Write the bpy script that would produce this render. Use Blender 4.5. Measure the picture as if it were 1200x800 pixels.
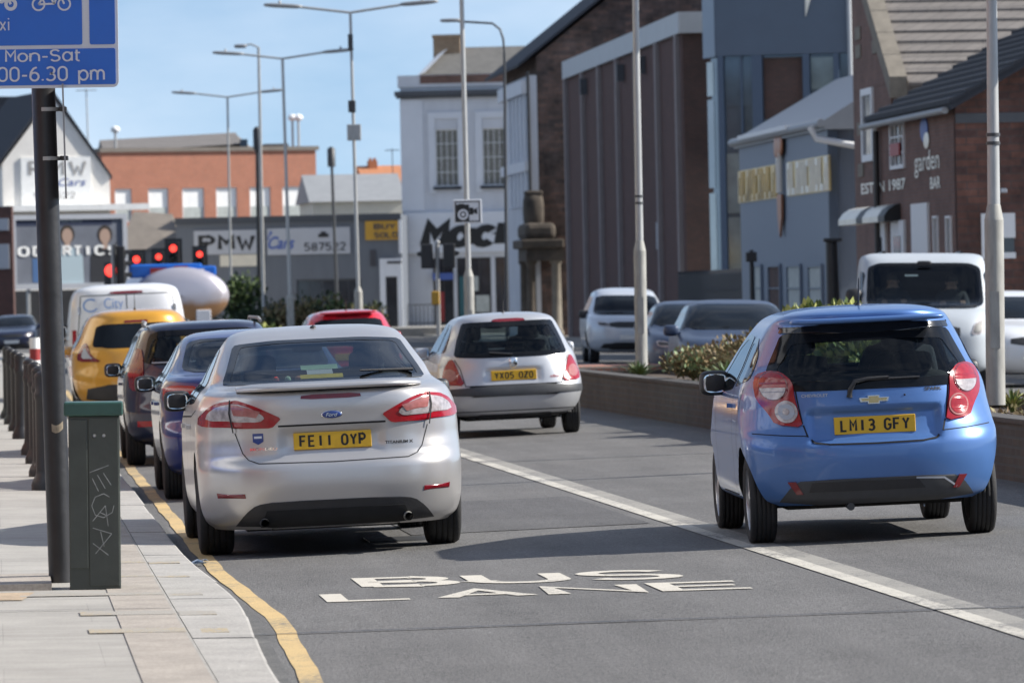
import bpy, bmesh, math, random
import numpy as np
from mathutils import Vector, Matrix
random.seed(7)
for o in list(bpy.data.objects): bpy.data.objects.remove(o)
S = bpy.context.scene
COL = S.collection
R_ = math.radians
# ------------------------------------------------------------------ camera
F = 6667.0; H = 1.66; Y0 = 346.0; ROLL = .022; A = .0904      # focal length in photo pixels (200 mm), eye height, horizon row, roll, road heading
_p = math.atan((400 - Y0) / F)
cf = Vector((0, math.cos(_p), -math.sin(_p))); _r0 = Vector((1, 0, 0)); _u0 = Vector((0, math.sin(_p), math.cos(_p)))
cr = math.cos(ROLL) * _r0 - math.sin(ROLL) * _u0; cu = math.sin(ROLL) * _r0 + math.cos(ROLL) * _u0
cam = bpy.data.cameras.new('camera'); camo = bpy.data.objects.new('camera', cam); COL.objects.link(camo)
camo.matrix_world = Matrix(((cr.x, cu.x, -cf.x, 0), (cr.y, cu.y, -cf.y, 0), (cr.z, cu.z, -cf.z, H), (0, 0, 0, 1)))
cam.sensor_width = 36; cam.lens = F / 1200 * 36; cam.clip_start = .5; cam.clip_end = 6000
cam.dof.use_dof = True; cam.dof.focus_distance = 37.0; cam.dof.aperture_fstop = 7.5
S.camera = camo
# ------------------------------------------------------------------ sky, sun, exposure
SUN_EL, SUN_AZ = R_(34), R_(3.0)      # height of the sun; it stands to the right, a little ahead of the camera
world = bpy.data.worlds.new('World'); S.world = world; world.use_nodes = True
nt = world.node_tree; nt.nodes.clear()
wo = nt.nodes.new('ShaderNodeOutputWorld'); bg = nt.nodes.new('ShaderNodeBackground'); sky = nt.nodes.new('ShaderNodeTexSky')
sky.sky_type = 'NISHITA'; sky.sun_disc = False; sky.sun_elevation = SUN_EL; sky.sun_rotation = math.pi / 2 - SUN_AZ
sky.air_density = 1.0; sky.dust_density = .25; sky.ozone_density = 2.0; sky.altitude = 300
tcw = nt.nodes.new('ShaderNodeTexCoord')
mp = nt.nodes.new('ShaderNodeMapping'); mp.inputs['Scale'].default_value = (7, 7, 20)
nz = nt.nodes.new('ShaderNodeTexNoise'); nz.inputs['Scale'].default_value = 1.0; nz.inputs['Detail'].default_value = 7; nz.inputs['Roughness'].default_value = .55
rp = nt.nodes.new('ShaderNodeValToRGB'); rp.color_ramp.elements[0].position = .36; rp.color_ramp.elements[1].position = .80
rp.color_ramp.elements[1].color = (.55, .55, .55, 1)
mx = nt.nodes.new('ShaderNodeMixRGB'); mx.inputs['Color2'].default_value = (7.6, 7.9, 8.4, 1)
lift = nt.nodes.new('ShaderNodeVectorMath'); lift.operation = 'ADD'; lift.inputs[1].default_value = (0, 0, .13)
nt.links.new(tcw.outputs['Generated'], mp.inputs['Vector']); nt.links.new(mp.outputs[0], nz.inputs['Vector'])
nt.links.new(tcw.outputs['Generated'], lift.inputs[0]); nt.links.new(lift.outputs[0], sky.inputs['Vector'])
nt.links.new(nz.outputs['Fac'], rp.inputs[0]); nt.links.new(rp.outputs[0], mx.inputs['Fac'])
nt.links.new(sky.outputs[0], mx.inputs['Color1']); nt.links.new(mx.outputs[0], bg.inputs['Color'])
bg.inputs['Strength'].default_value = .092
nt.links.new(bg.outputs[0], wo.inputs['Surface'])
sun = bpy.data.lights.new('sun', 'SUN'); sun.energy = 4.4; sun.angle = R_(.53); sun.color = (1, .95, .87)
suno = bpy.data.objects.new('sun', sun); COL.objects.link(suno)
sd = Vector((math.cos(SUN_EL) * math.cos(SUN_AZ), math.cos(SUN_EL) * math.sin(SUN_AZ), math.sin(SUN_EL)))
suno.rotation_euler = sd.to_track_quat('Z', 'Y').to_euler()
S.view_settings.view_transform = 'Standard'; S.view_settings.look = 'None'; S.view_settings.gamma = 1; S.view_settings.exposure = 0.82
S.view_settings.use_curve_mapping = False
S.render.engine = 'CYCLES'; S.cycles.max_bounces = 10; S.cycles.transparent_max_bounces = 16
# ------------------------------------------------------------------ where things are
def ray(px, py): return cf + cr * ((px - 600) / F) - cu * ((py - 400) / F)
def P(px, py, d):                       # the point at depth d seen at a photo pixel
    v = ray(px, py); return Vector((v.x * d / v.y, d, H + v.z * d / v.y))
def lat(x, y): return x * math.cos(A) + y * math.sin(A)
def W(l, s, z=0.0):                     # road coordinates: l metres across the road, s metres along it
    return Vector((l * math.cos(A) - s * math.sin(A), l * math.sin(A) + s * math.cos(A), z))
def zr(l):                              # cambered road surface
    return .025 * (l - 3.9) if l < 9 else max(.1275 - .022 * (l - 9), -.12)
def zp(l): return .055 + .01 * (1 - l)  # left pavement
def atl(px, l, py=220):                 # distance along the road at which a photo column meets the line l metres across
    t = (px + (400 - py) * ROLL - 600) / F; return l * (math.cos(A) - t * math.sin(A)) / (math.sin(A) + t * math.cos(A))
def atd(px, l): return l * math.sin(A) + atl(px, l) * math.cos(A)      # the same as a depth from the camera
# ------------------------------------------------------------------ materials
def sock(n, k): return n.inputs[k]
def mk(name, col, rough=.6, metal=0., coat=0., var=0., vs=6., bump=0., bs=40., spec=.5, emit=None, es=1., stretch=None, speck=0., trans=0.):
    m = bpy.data.materials.new(name); m.use_nodes = True; t = m.node_tree; b = t.nodes['Principled BSDF']
    b.inputs['Base Color'].default_value = (*col, 1); b.inputs['Roughness'].default_value = rough; b.inputs['Metallic'].default_value = metal
    b.inputs['Coat Weight'].default_value = coat; b.inputs['Coat Roughness'].default_value = .06; b.inputs['Specular IOR Level'].default_value = spec
    if trans: b.inputs['Transmission Weight'].default_value = trans
    if emit: b.inputs['Emission Color'].default_value = (*emit, 1); b.inputs['Emission Strength'].default_value = es
    tc = t.nodes.new('ShaderNodeTexCoord'); vec = tc.outputs['Object']
    if stretch:
        mpn = t.nodes.new('ShaderNodeMapping'); mpn.inputs['Scale'].default_value = stretch; t.links.new(vec, mpn.inputs[0]); vec = mpn.outputs[0]
    if var:
        n = t.nodes.new('ShaderNodeTexNoise'); n.inputs['Scale'].default_value = vs; n.inputs['Detail'].default_value = 6; n.inputs['Roughness'].default_value = .6
        t.links.new(vec, n.inputs['Vector'])
        r = t.nodes.new('ShaderNodeMapRange'); r.inputs[1].default_value = .25; r.inputs[2].default_value = .75
        r.inputs[3].default_value = 1 - var; r.inputs[4].default_value = 1 + var
        t.links.new(n.outputs['Fac'], r.inputs[0])
        fac = r.outputs[0]
        if speck:
            n3 = t.nodes.new('ShaderNodeTexNoise'); n3.inputs['Scale'].default_value = 55; n3.inputs['Detail'].default_value = 3; t.links.new(tc.outputs['Object'], n3.inputs['Vector'])
            r3 = t.nodes.new('ShaderNodeMapRange'); r3.inputs[1].default_value = .3; r3.inputs[2].default_value = .7; r3.inputs[3].default_value = 1 - speck; r3.inputs[4].default_value = 1 + speck
            t.links.new(n3.outputs['Fac'], r3.inputs[0]); mu = t.nodes.new('ShaderNodeMath'); mu.operation = 'MULTIPLY'
            t.links.new(fac, mu.inputs[0]); t.links.new(r3.outputs[0], mu.inputs[1]); fac = mu.outputs[0]
        x = t.nodes.new('ShaderNodeVectorMath'); x.operation = 'SCALE'; x.inputs[0].default_value = col
        t.links.new(fac, x.inputs['Scale']); t.links.new(x.outputs[0], b.inputs['Base Color'])
        rr = t.nodes.new('ShaderNodeMapRange'); rr.inputs[3].default_value = max(rough - .06, .02); rr.inputs[4].default_value = min(rough + .06, 1)
        t.links.new(n.outputs['Fac'], rr.inputs[0]); t.links.new(rr.outputs[0], b.inputs['Roughness'])
    if bump:
        n2 = t.nodes.new('ShaderNodeTexNoise'); n2.inputs['Scale'].default_value = bs; n2.inputs['Detail'].default_value = 5; t.links.new(tc.outputs['Object'], n2.inputs['Vector'])
        bp = t.nodes.new('ShaderNodeBump'); bp.inputs['Strength'].default_value = bump; bp.inputs['Distance'].default_value = .02
        t.links.new(n2.outputs['Fac'], bp.inputs['Height']); t.links.new(bp.outputs[0], b.inputs['Normal'])
    return m
def mk_worn(name, col, under, wear=.5, rough=.75, fs=30.):       # road paint scrubbed off in places down to the tarmac
    m = mk(name, col, rough, bump=.3, bs=80); t = m.node_tree; b = t.nodes['Principled BSDF']; tc = t.nodes.new('ShaderNodeTexCoord')
    n1 = t.nodes.new('ShaderNodeTexNoise'); n1.inputs['Scale'].default_value = fs; n1.inputs['Detail'].default_value = 9; n1.inputs['Roughness'].default_value = .75
    n2 = t.nodes.new('ShaderNodeTexNoise'); n2.inputs['Scale'].default_value = 1.1; n2.inputs['Detail'].default_value = 4
    ad = t.nodes.new('ShaderNodeMath'); ad.operation = 'MULTIPLY_ADD'; ad.inputs[1].default_value = .55
    for n in (n1, n2): t.links.new(tc.outputs['Object'], n.inputs['Vector'])
    t.links.new(n2.outputs['Fac'], ad.inputs[0]); t.links.new(n1.outputs['Fac'], ad.inputs[2])
    r = t.nodes.new('ShaderNodeMapRange'); r.inputs[1].default_value = 1.02 - wear * .42; r.inputs[2].default_value = 1.16 - wear * .42; t.links.new(ad.outputs[0], r.inputs[0])
    n3 = t.nodes.new('ShaderNodeTexNoise'); n3.inputs['Scale'].default_value = 4; n3.inputs['Detail'].default_value = 6; t.links.new(tc.outputs['Object'], n3.inputs['Vector'])
    dk = t.nodes.new('ShaderNodeMixRGB'); dk.inputs[1].default_value = (*[c * .78 for c in col], 1); dk.inputs[2].default_value = (*col, 1); t.links.new(n3.outputs['Fac'], dk.inputs[0])
    x = t.nodes.new('ShaderNodeMixRGB'); x.inputs[2].default_value = (*under, 1); t.links.new(dk.outputs[0], x.inputs[1]); t.links.new(r.outputs[0], x.inputs[0]); t.links.new(x.outputs[0], b.inputs['Base Color'])
    return m
def mk_asphalt(name, col):                                        # tarmac with chippings, rubbed wheel tracks and dark drips down each lane
    m = mk(name, col, .82, bump=.55, bs=75, spec=.35); t = m.node_tree; b = t.nodes['Principled BSDF']; tc = t.nodes.new('ShaderNodeTexCoord')
    def noise(sc, det, st=None, ro=.6):
        n = t.nodes.new('ShaderNodeTexNoise'); n.inputs['Scale'].default_value = sc; n.inputs['Detail'].default_value = det; n.inputs['Roughness'].default_value = ro; v = tc.outputs['Object']
        if st: q = t.nodes.new('ShaderNodeMapping'); q.inputs['Scale'].default_value = st; t.links.new(v, q.inputs[0]); v = q.outputs[0]
        t.links.new(v, n.inputs['Vector']); return n.outputs['Fac']
    def rng(s, a, b_, c, d): r = t.nodes.new('ShaderNodeMapRange'); r.inputs[1].default_value = a; r.inputs[2].default_value = b_; r.inputs[3].default_value = c; r.inputs[4].default_value = d; t.links.new(s, r.inputs[0]); return r.outputs[0]
    def mul(a, b_): q = t.nodes.new('ShaderNodeMath'); q.operation = 'MULTIPLY'; t.links.new(a, q.inputs[0]); t.links.new(b_, q.inputs[1]); return q.outputs[0]
    f = mul(rng(noise(48, 4, None, .75), .32, .68, .52, 1.55), rng(noise(1.3, 7, (1.8, .14, 1), .65), .28, .72, .82, 1.16))
    f = mul(f, rng(noise(.5, 6, None, .7), .3, .7, .86, 1.12)); f = mul(f, rng(noise(130, 2), .35, .65, .72, 1.30))
    f = mul(f, rng(noise(2.2, 8, (1, .35, 1), .8), .60, .70, 1., .80))
    x = t.nodes.new('ShaderNodeVectorMath'); x.operation = 'SCALE'; x.inputs[0].default_value = col; t.links.new(f, x.inputs['Scale']); t.links.new(x.outputs[0], b.inputs['Base Color']); return m
def mk_brick(name, c1, c2, mortar, bw=.225, bh=.075, var=.3, rough=.85, msize=.012, offs=.5, flat=False, speck=0.):
    m = bpy.data.materials.new(name); m.use_nodes = True; t = m.node_tree; b = t.nodes['Principled BSDF']; b.inputs['Roughness'].default_value = rough
    tc = t.nodes.new('ShaderNodeTexCoord'); sp = t.nodes.new('ShaderNodeSeparateXYZ'); t.links.new(tc.outputs['Object'], sp.inputs[0])
    cb = t.nodes.new('ShaderNodeCombineXYZ')
    if flat: t.links.new(sp.outputs[0], cb.inputs[0]); t.links.new(sp.outputs[1], cb.inputs[1])
    else:
        ad = t.nodes.new('ShaderNodeMath'); ad.operation = 'ADD'; t.links.new(sp.outputs[0], ad.inputs[0]); t.links.new(sp.outputs[1], ad.inputs[1])
        t.links.new(ad.outputs[0], cb.inputs[0]); t.links.new(sp.outputs[2], cb.inputs[1])
    br = t.nodes.new('ShaderNodeTexBrick'); br.inputs['Scale'].default_value = 1; br.inputs['Brick Width'].default_value = bw; br.inputs['Row Height'].default_value = bh
    br.inputs['Mortar Size'].default_value = msize; br.offset = offs; br.inputs['Bias'].default_value = -.1
    br.inputs['Color1'].default_value = (*c1, 1); br.inputs['Color2'].default_value = (*c2, 1); br.inputs['Mortar'].default_value = (*mortar, 1)
    t.links.new(cb.outputs[0], br.inputs['Vector'])
    n = t.nodes.new('ShaderNodeTexNoise'); n.inputs['Scale'].default_value = 1.1; n.inputs['Detail'].default_value = 8; n.inputs['Roughness'].default_value = .75; t.links.new(tc.outputs['Object'], n.inputs['Vector'])
    r = t.nodes.new('ShaderNodeMapRange'); r.inputs[1].default_value = .3; r.inputs[2].default_value = .7; r.inputs[3].default_value = 1 - var; r.inputs[4].default_value = 1 + var
    t.links.new(n.outputs['Fac'], r.inputs[0])
    fac = r.outputs[0]
    if speck:
        for sc_n, st_, am in ((70, None, speck), (2.2, (.35, 2.6, 1), speck * .8), (.7, None, speck * .7)):
            n3 = t.nodes.new('ShaderNodeTexNoise'); n3.inputs['Scale'].default_value = sc_n; n3.inputs['Detail'].default_value = 6; n3.inputs['Roughness'].default_value = .7; v_ = tc.outputs['Object']
            if st_: q = t.nodes.new('ShaderNodeMapping'); q.inputs['Scale'].default_value = st_; t.links.new(v_, q.inputs[0]); v_ = q.outputs[0]
            t.links.new(v_, n3.inputs['Vector']); r3 = t.nodes.new('ShaderNodeMapRange'); r3.inputs[1].default_value = .3; r3.inputs[2].default_value = .7; r3.inputs[3].default_value = 1 - am; r3.inputs[4].default_value = 1 + am; t.links.new(n3.outputs['Fac'], r3.inputs[0])
            mu = t.nodes.new('ShaderNodeMath'); mu.operation = 'MULTIPLY'; t.links.new(fac, mu.inputs[0]); t.links.new(r3.outputs[0], mu.inputs[1]); fac = mu.outputs[0]
    x = t.nodes.new('ShaderNodeVectorMath'); x.operation = 'SCALE'; t.links.new(br.outputs['Color'], x.inputs[0]); t.links.new(fac, x.inputs['Scale'])
    t.links.new(x.outputs[0], b.inputs['Base Color'])
    bp = t.nodes.new('ShaderNodeBump'); bp.inputs['Strength'].default_value = .5; bp.inputs['Distance'].default_value = .01; bp.invert = True
    t.links.new(br.outputs['Fac'], bp.inputs['Height']); t.links.new(bp.outputs[0], b.inputs['Normal'])
    return m
def mk_glass(name, tint=.4, col=(.75, .85, .85), rough=.02):
    m = bpy.data.materials.new(name); m.use_nodes = True; t = m.node_tree; t.nodes.clear()
    o = t.nodes.new('ShaderNodeOutputMaterial'); tr = t.nodes.new('ShaderNodeBsdfTransparent'); gl = t.nodes.new('ShaderNodeBsdfGlossy'); mi = t.nodes.new('ShaderNodeMixShader'); fr = t.nodes.new('ShaderNodeLayerWeight'); pw = t.nodes.new('ShaderNodeMath'); ml = t.nodes.new('ShaderNodeMath')
    tr.inputs['Color'].default_value = (col[0] * tint, col[1] * tint, col[2] * tint, 1); gl.inputs['Color'].default_value = (.72, .75, .79, 1); gl.inputs['Roughness'].default_value = rough; fr.inputs['Blend'].default_value = .5; pw.operation = 'POWER'; pw.inputs[1].default_value = 4.5; ml.operation = 'MULTIPLY_ADD'; ml.inputs[1].default_value = .95; ml.inputs[2].default_value = .035
    t.links.new(fr.outputs['Facing'], pw.inputs[0]); t.links.new(pw.outputs[0], ml.inputs[0]); t.links.new(ml.outputs[0], mi.inputs[0]); t.links.new(tr.outputs[0], mi.inputs[1]); t.links.new(gl.outputs[0], mi.inputs[2]); t.links.new(mi.outputs[0], o.inputs[0])
    return m
M = dict(
    asphalt=mk_asphalt('asphalt', (.130, .127, .124)),
    asphalt_patch=mk_asphalt('asphalt_patch', (.100, .098, .098)),
    ground=mk('ground', (.12, .118, .112), .9, var=.2, vs=.2),
    seam=mk('tar_seam', (.02, .02, .022), .5, var=.4, vs=4),
    white_paint=mk_worn('white_road_paint', (.62, .58, .50), (.17, .165, .155), .42),
    worn_paint=mk_worn('worn_road_paint', (.58, .55, .48), (.15, .145, .14), .62),
    old_paint=mk('worn_road_paint', (.58, .56, .51), .75, var=.34, vs=4, bump=.3, bs=80, speck=.3),
    yellow_paint=mk_worn('yellow_road_paint', (.60, .43, .20), (.22, .19, .14), .60),
    kerb=mk('kerb_stone', (.35, .335, .31), .85, var=.18, vs=3, bump=.25, bs=50, speck=.16),
    gutter=mk('gutter', (.105, .103, .10), .85, var=.3, vs=3, bump=.4, bs=60, speck=.25),
    black_metal=mk('black_painted_metal', (.022, .022, .024), .42, var=.3, vs=8, bump=.08, bs=30),
    dark_metal=mk('dark_metal', (.05, .052, .056), .5, var=.2, vs=8),
    galv=mk('galvanised_steel', (.40, .405, .40), .5, metal=.35, var=.16, vs=5, stretch=(4, 4, .6)),
    galv_base=mk('weathered_steel', (.33, .325, .30), .65, metal=.1, var=.25, vs=5, stretch=(3, 3, .8)),
    grey_metal=mk('grey_metal', (.28, .285, .29), .5, metal=.2, var=.15, vs=5),
    green_box=mk('green_cabinet_paint', (.050, .058, .050), .5, var=.22, vs=5, bump=.06, bs=25),
    green_lid=mk('green_lid_paint', (.028, .082, .066), .4, var=.2, vs=8),
    scratch=mk('scratched_paint', (.30, .31, .30), .7, var=.5, vs=30),
    sign_blue=mk('sign_blue', (.014, .135, .56), .35, var=.07, vs=3),
    sign_white=mk('sign_white', (.64, .65, .68), .45, var=.05, vs=5),
    rust=mk('rust_patch', (.30, .25, .18), .8, var=.4, vs=30),
    tyre=mk('tyre_rubber', (.022, .022, .023), .8, var=.25, vs=20, bump=.2, bs=90),
    rim=mk('alloy', (.45, .45, .46), .35, metal=.8, var=.1, vs=10),
    rim_dark=mk('wheel_dark', (.02, .02, .02), .7),
    black_plastic=mk('black_plastic', (.024, .024, .026), .5, var=.2, vs=14, bump=.1, bs=60),
    grey_plastic=mk('grey_plastic', (.05, .052, .056), .5, var=.15, vs=14),
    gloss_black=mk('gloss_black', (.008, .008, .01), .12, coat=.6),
    frit=mk('black_glass_edge', (.007, .008, .010), .08, spec=.22),
    dark_glass=mk('dark_window_glass', (.012, .016, .022), .08, spec=.07, var=.3, vs=2),
    underside=mk('underbody', (.012, .012, .012), .9, var=.4, vs=8),
    gap=mk('gap_and_shade_line', (.006, .006, .007), .8),  # panel gaps, and the painted shade lines on the silver car
    chrome=mk('chrome', (.75, .76, .78), .12, metal=1),
    mirror=mk('mirror_glass', (.75, .78, .8), .03, metal=1),
    red_lens=mk('red_lens', (.30, .006, .012), .15, coat=.35, var=.25, vs=25),
    dark_red=mk('dark_red_lens', (.17, .006, .012), .15, coat=.8, var=.2, vs=25),
    clear_lens=mk('clear_lens', (.40, .36, .36), .2, coat=.4, metal=.2, var=.45, vs=22),
    amber_lens=mk('pink_lens', (.36, .13, .12), .2, coat=.4, var=.25, vs=30),
    plate_yellow=mk('plate_yellow', (.72, .42, .02), .4, var=.06, vs=10),
    plate_white=mk('plate_white', (.7, .7, .68), .4),
    ink=mk('black_ink', (.012, .012, .013), .5),
    seat=mk('seat_fabric', (.022, .022, .025), .85, var=.2, vs=12),
    seat_grey=mk('seat_grey', (.07, .072, .08), .85, var=.2, vs=12),
    headlining=mk('headlining', (.10, .10, .10), .9),
    sticker_green=mk('sticker_green', (.45, .62, .45), .5, var=.2, vs=20), sticker_yellow=mk('sticker_yellow', (.75, .55, .05), .5, var=.25, vs=20),
    blue_badge=mk('blue_badge', (.02, .05, .22), .3, coat=.5),
    gold=mk('gold_emblem', (.62, .50, .26), .3, metal=.8),
    silver_paint=mk('silver_paint', (.53, .515, .505), .33, metal=.62, coat=.45, var=.03, vs=1.2),
    silver_old=mk('silver_paint_older', (.50, .51, .53), .38, metal=.5, coat=.5, var=.06, vs=2.5),
    sky_blue_paint=mk('light_blue_metallic_paint', (.075, .175, .42), .38, metal=.35, coat=.6, var=.07, vs=2),
    deep_blue=mk('deep_blue_paint', (.012, .026, .16), .3, metal=.35, coat=.9, var=.05, vs=2),
    navy=mk('navy_paint', (.012, .018, .05), .3, metal=.3, coat=.9, var=.05, vs=2),
    yellow_car=mk('amber_paint', (.60, .29, .02), .3, metal=.15, coat=.9, var=.06, vs=2),
    red_car=mk('red_paint', (.52, .014, .032), .3, coat=.9, var=.05, vs=2),
    white_car=mk('white_paint', (.68, .69, .71), .35, coat=.6, var=.05, vs=2),
    pearl=mk('pale_grey_paint', (.52, .56, .62), .35, metal=.2, coat=.7, var=.04, vs=2),
    mid_blue=mk('slate_blue_paint', (.07, .11, .19), .35, metal=.35, coat=.7),
    glass_dark=mk_glass('car_glass_tinted', .30), glass_mid=mk_glass('car_glass_light_tint', .55), glass_clear=mk_glass('car_glass_clear', .72),
)
# ------------------------------------------------------------------ mesh helpers
class MB:
    def __init__(s): s.v = []; s.f = []; s.m = []; s.sm = []
    def add(s, vs, fs, mi=0, smooth=False):
        b = len(s.v); s.v += [tuple(v) for v in vs]; s.f += [tuple(i + b for i in f) for f in fs]; s.m += [mi] * len(fs); s.sm += [smooth] * len(fs); return s
    def box(s, x0, x1, y0, y1, z0, z1, mi=0):
        v = [(x, y, z) for z in (z0, z1) for y in (y0, y1) for x in (x0, x1)]
        return s.add(v, [(0, 2, 3, 1), (4, 5, 7, 6), (0, 1, 5, 4), (2, 6, 7, 3), (0, 4, 6, 2), (1, 3, 7, 5)], mi)
    def bbox(s, x0, x1, y0, y1, z0, z1, b=.01, mi=0):   # box with chamfered edges
        bm = bmesh.new(); bmesh.ops.create_cube(bm, size=1)
        for v in bm.verts: v.co = Vector(((x0 + x1) / 2 + v.co.x * (x1 - x0), (y0 + y1) / 2 + v.co.y * (y1 - y0), (z0 + z1) / 2 + v.co.z * (z1 - z0)))
        bmesh.ops.bevel(bm, geom=bm.edges[:], offset=b, segments=2, affect='EDGES', profile=.5)
        bm.verts.index_update(); s.add([v.co for v in bm.verts], [[v.index for v in f.verts] for f in bm.faces], mi); bm.free(); return s
    def poly(s, pts, mi=0): return s.add(pts, [tuple(range(len(pts)))], mi)
    def prism(s, pts, vec, mi=0):                      # closed polygon pushed along vec
        n = len(pts); a = [Vector(p) for p in pts]; b = [p + Vector(vec) for p in a]
        return s.add(a + b, [tuple(range(n))[::-1], tuple(range(n, 2 * n))] + [(i, (i + 1) % n, n + (i + 1) % n, n + i) for i in range(n)], mi)
    def tube(s, path, r, n=10, mi=0, cap=True):
        path = [Vector(p) for p in path]; rs = r if isinstance(r, (list, tuple)) else [r] * len(path)
        vs = []; fs = []
        for i, p in enumerate(path):
            d = (path[min(i + 1, len(path) - 1)] - path[max(i - 1, 0)]).normalized()
            a = d.cross(Vector((0, 0, 1)))
            if a.length < .05: a = d.cross(Vector((1, 0, 0)))
            a.normalize(); c = d.cross(a)
            vs += [p + (a * math.cos(t) + c * math.sin(t)) * rs[i] for t in [2 * math.pi * k / n for k in range(n)]]
        for i in range(len(path) - 1):
            for k in range(n): fs.append((i * n + k, i * n + (k + 1) % n, (i + 1) * n + (k + 1) % n, (i + 1) * n + k))
        s.add(vs, fs, mi, True)
        if cap: s.add(vs[:n], [tuple(range(n))[::-1]], mi); s.add(vs[-n:], [tuple(range(n))], mi)
        return s
    def lathe(s, prof, n=24, axis='z', c=(0, 0, 0), mi=0):   # profile of (radius, height)
        vs = []; fs = []
        for (r, h) in prof:
            for k in range(n):
                t = 2 * math.pi * k / n; a, b = r * math.cos(t), r * math.sin(t)
                vs.append((c[0] + a, c[1] + b, c[2] + h) if axis == 'z' else (c[0] + h, c[1] + a, c[2] + b) if axis == 'x' else (c[0] + a, c[1] + h, c[2] + b))
        for i in range(len(prof) - 1):
            for k in range(n): fs.append((i * n + k, i * n + (k + 1) % n, (i + 1) * n + (k + 1) % n, (i + 1) * n + k))
        return s.add(vs, fs, mi, True)
    def sq(s, c, r, e1=.5, e2=.5, nu=16, nv=10, mi=0, rot=None):   # rounded block
        def p(x, e): return math.copysign(abs(x) ** e, x)
        vs = []; fs = []
        for j in range(nv + 1):
            ph = -math.pi / 2 + math.pi * j / nv
            for i in range(nu):
                th = 2 * math.pi * i / nu
                q = Vector((r[0] * p(math.cos(ph), e1) * p(math.cos(th), e2), r[1] * p(math.cos(ph), e1) * p(math.sin(th), e2), r[2] * p(math.sin(ph), e1)))
                if rot: q = rot @ q
                vs.append(q + Vector(c))
        for j in range(nv):
            for i in range(nu): fs.append((j * nu + i, j * nu + (i + 1) % nu, (j + 1) * nu + (i + 1) % nu, (j + 1) * nu + i))
        return s.add(vs, fs, mi, True)
    def mesh(s, name, mats):
        me = bpy.data.meshes.new(name); me.from_pydata(s.v, [], s.f); me.update()
        for m in (mats if isinstance(mats, (list, tuple)) else [mats]): me.materials.append(M[m] if isinstance(m, str) else m)
        me.polygons.foreach_set('material_index', s.m); me.polygons.foreach_set('use_smooth', s.sm)
        return me
    def build(s, name, mats, parent=None, loc=None, rot=None, label=None):
        return ob(name, s.mesh(name, mats), parent, loc, rot, label)
def ob(name, me, parent=None, loc=None, rot=None, label=None):
    o = bpy.data.objects.new(name, me); COL.objects.link(o)
    if parent: o.parent = parent
    if loc is not None: o.location = loc
    if rot is not None: o.rotation_euler = rot
    if label: o['label'] = label
    return o
def thing(name, label, cat, loc=(0, 0, 0), rz=0, group=None, rot=None):
    o = bpy.data.objects.new(name, None); COL.objects.link(o); o.location = loc; o.rotation_euler = rot or (0, 0, rz)
    return tag(o, label, cat, group)
def tag(o, label, cat, group=None):
    o['label'] = label; o['category'] = cat
    if group: o['group'] = group
    return o
def struct(o): o['kind'] = 'structure'; return o
_fc = {}
def glyphs(body, bold=0., shear=0., space=1.):         # flat lettering as vertices in the unit of its own height
    k = (body, bold, shear, space)
    if k in _fc: return _fc[k]
    c = bpy.data.curves.new('lettering', 'FONT'); c.body = body; c.size = 1; c.offset = bold; c.shear = shear; c.resolution_u = 4; c.fill_mode = 'FRONT'; c.space_character = space
    o = bpy.data.objects.new('lettering', c); COL.objects.link(o); bpy.context.view_layer.update()
    me = bpy.data.meshes.new_from_object(o.evaluated_get(bpy.context.evaluated_depsgraph_get()))
    v = [(p.co.x, p.co.y) for p in me.vertices]; f = [tuple(q.vertices) for q in me.polygons]
    bpy.data.objects.remove(o); bpy.data.meshes.remove(me)
    x0 = min(p[0] for p in v); x1 = max(p[0] for p in v); y0 = min(p[1] for p in v); y1 = max(p[1] for p in v)
    _fc[k] = ([((x - x0) / (x1 - x0), (y - y0) / (y1 - y0)) for x, y in v], f, (x1 - x0) / (y1 - y0)); return _fc[k]
def text(name, body, mat, parent, fn, bold=.02, shear=0., space=1.):   # fn maps (0..1, 0..1) to a point
    v, f, r = glyphs(body, bold, shear, space); mb = MB(); mb.add([fn(a, b) for a, b in v], f); return mb.build(name, mat, parent)
def arc(cx, cy, rx, ry, a0, a1, n=10): return [(cx + rx * math.cos(R_(a0 + (a1 - a0) * i / n)), cy + ry * math.sin(R_(a0 + (a1 - a0) * i / n))) for i in range(n + 1)]
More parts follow.
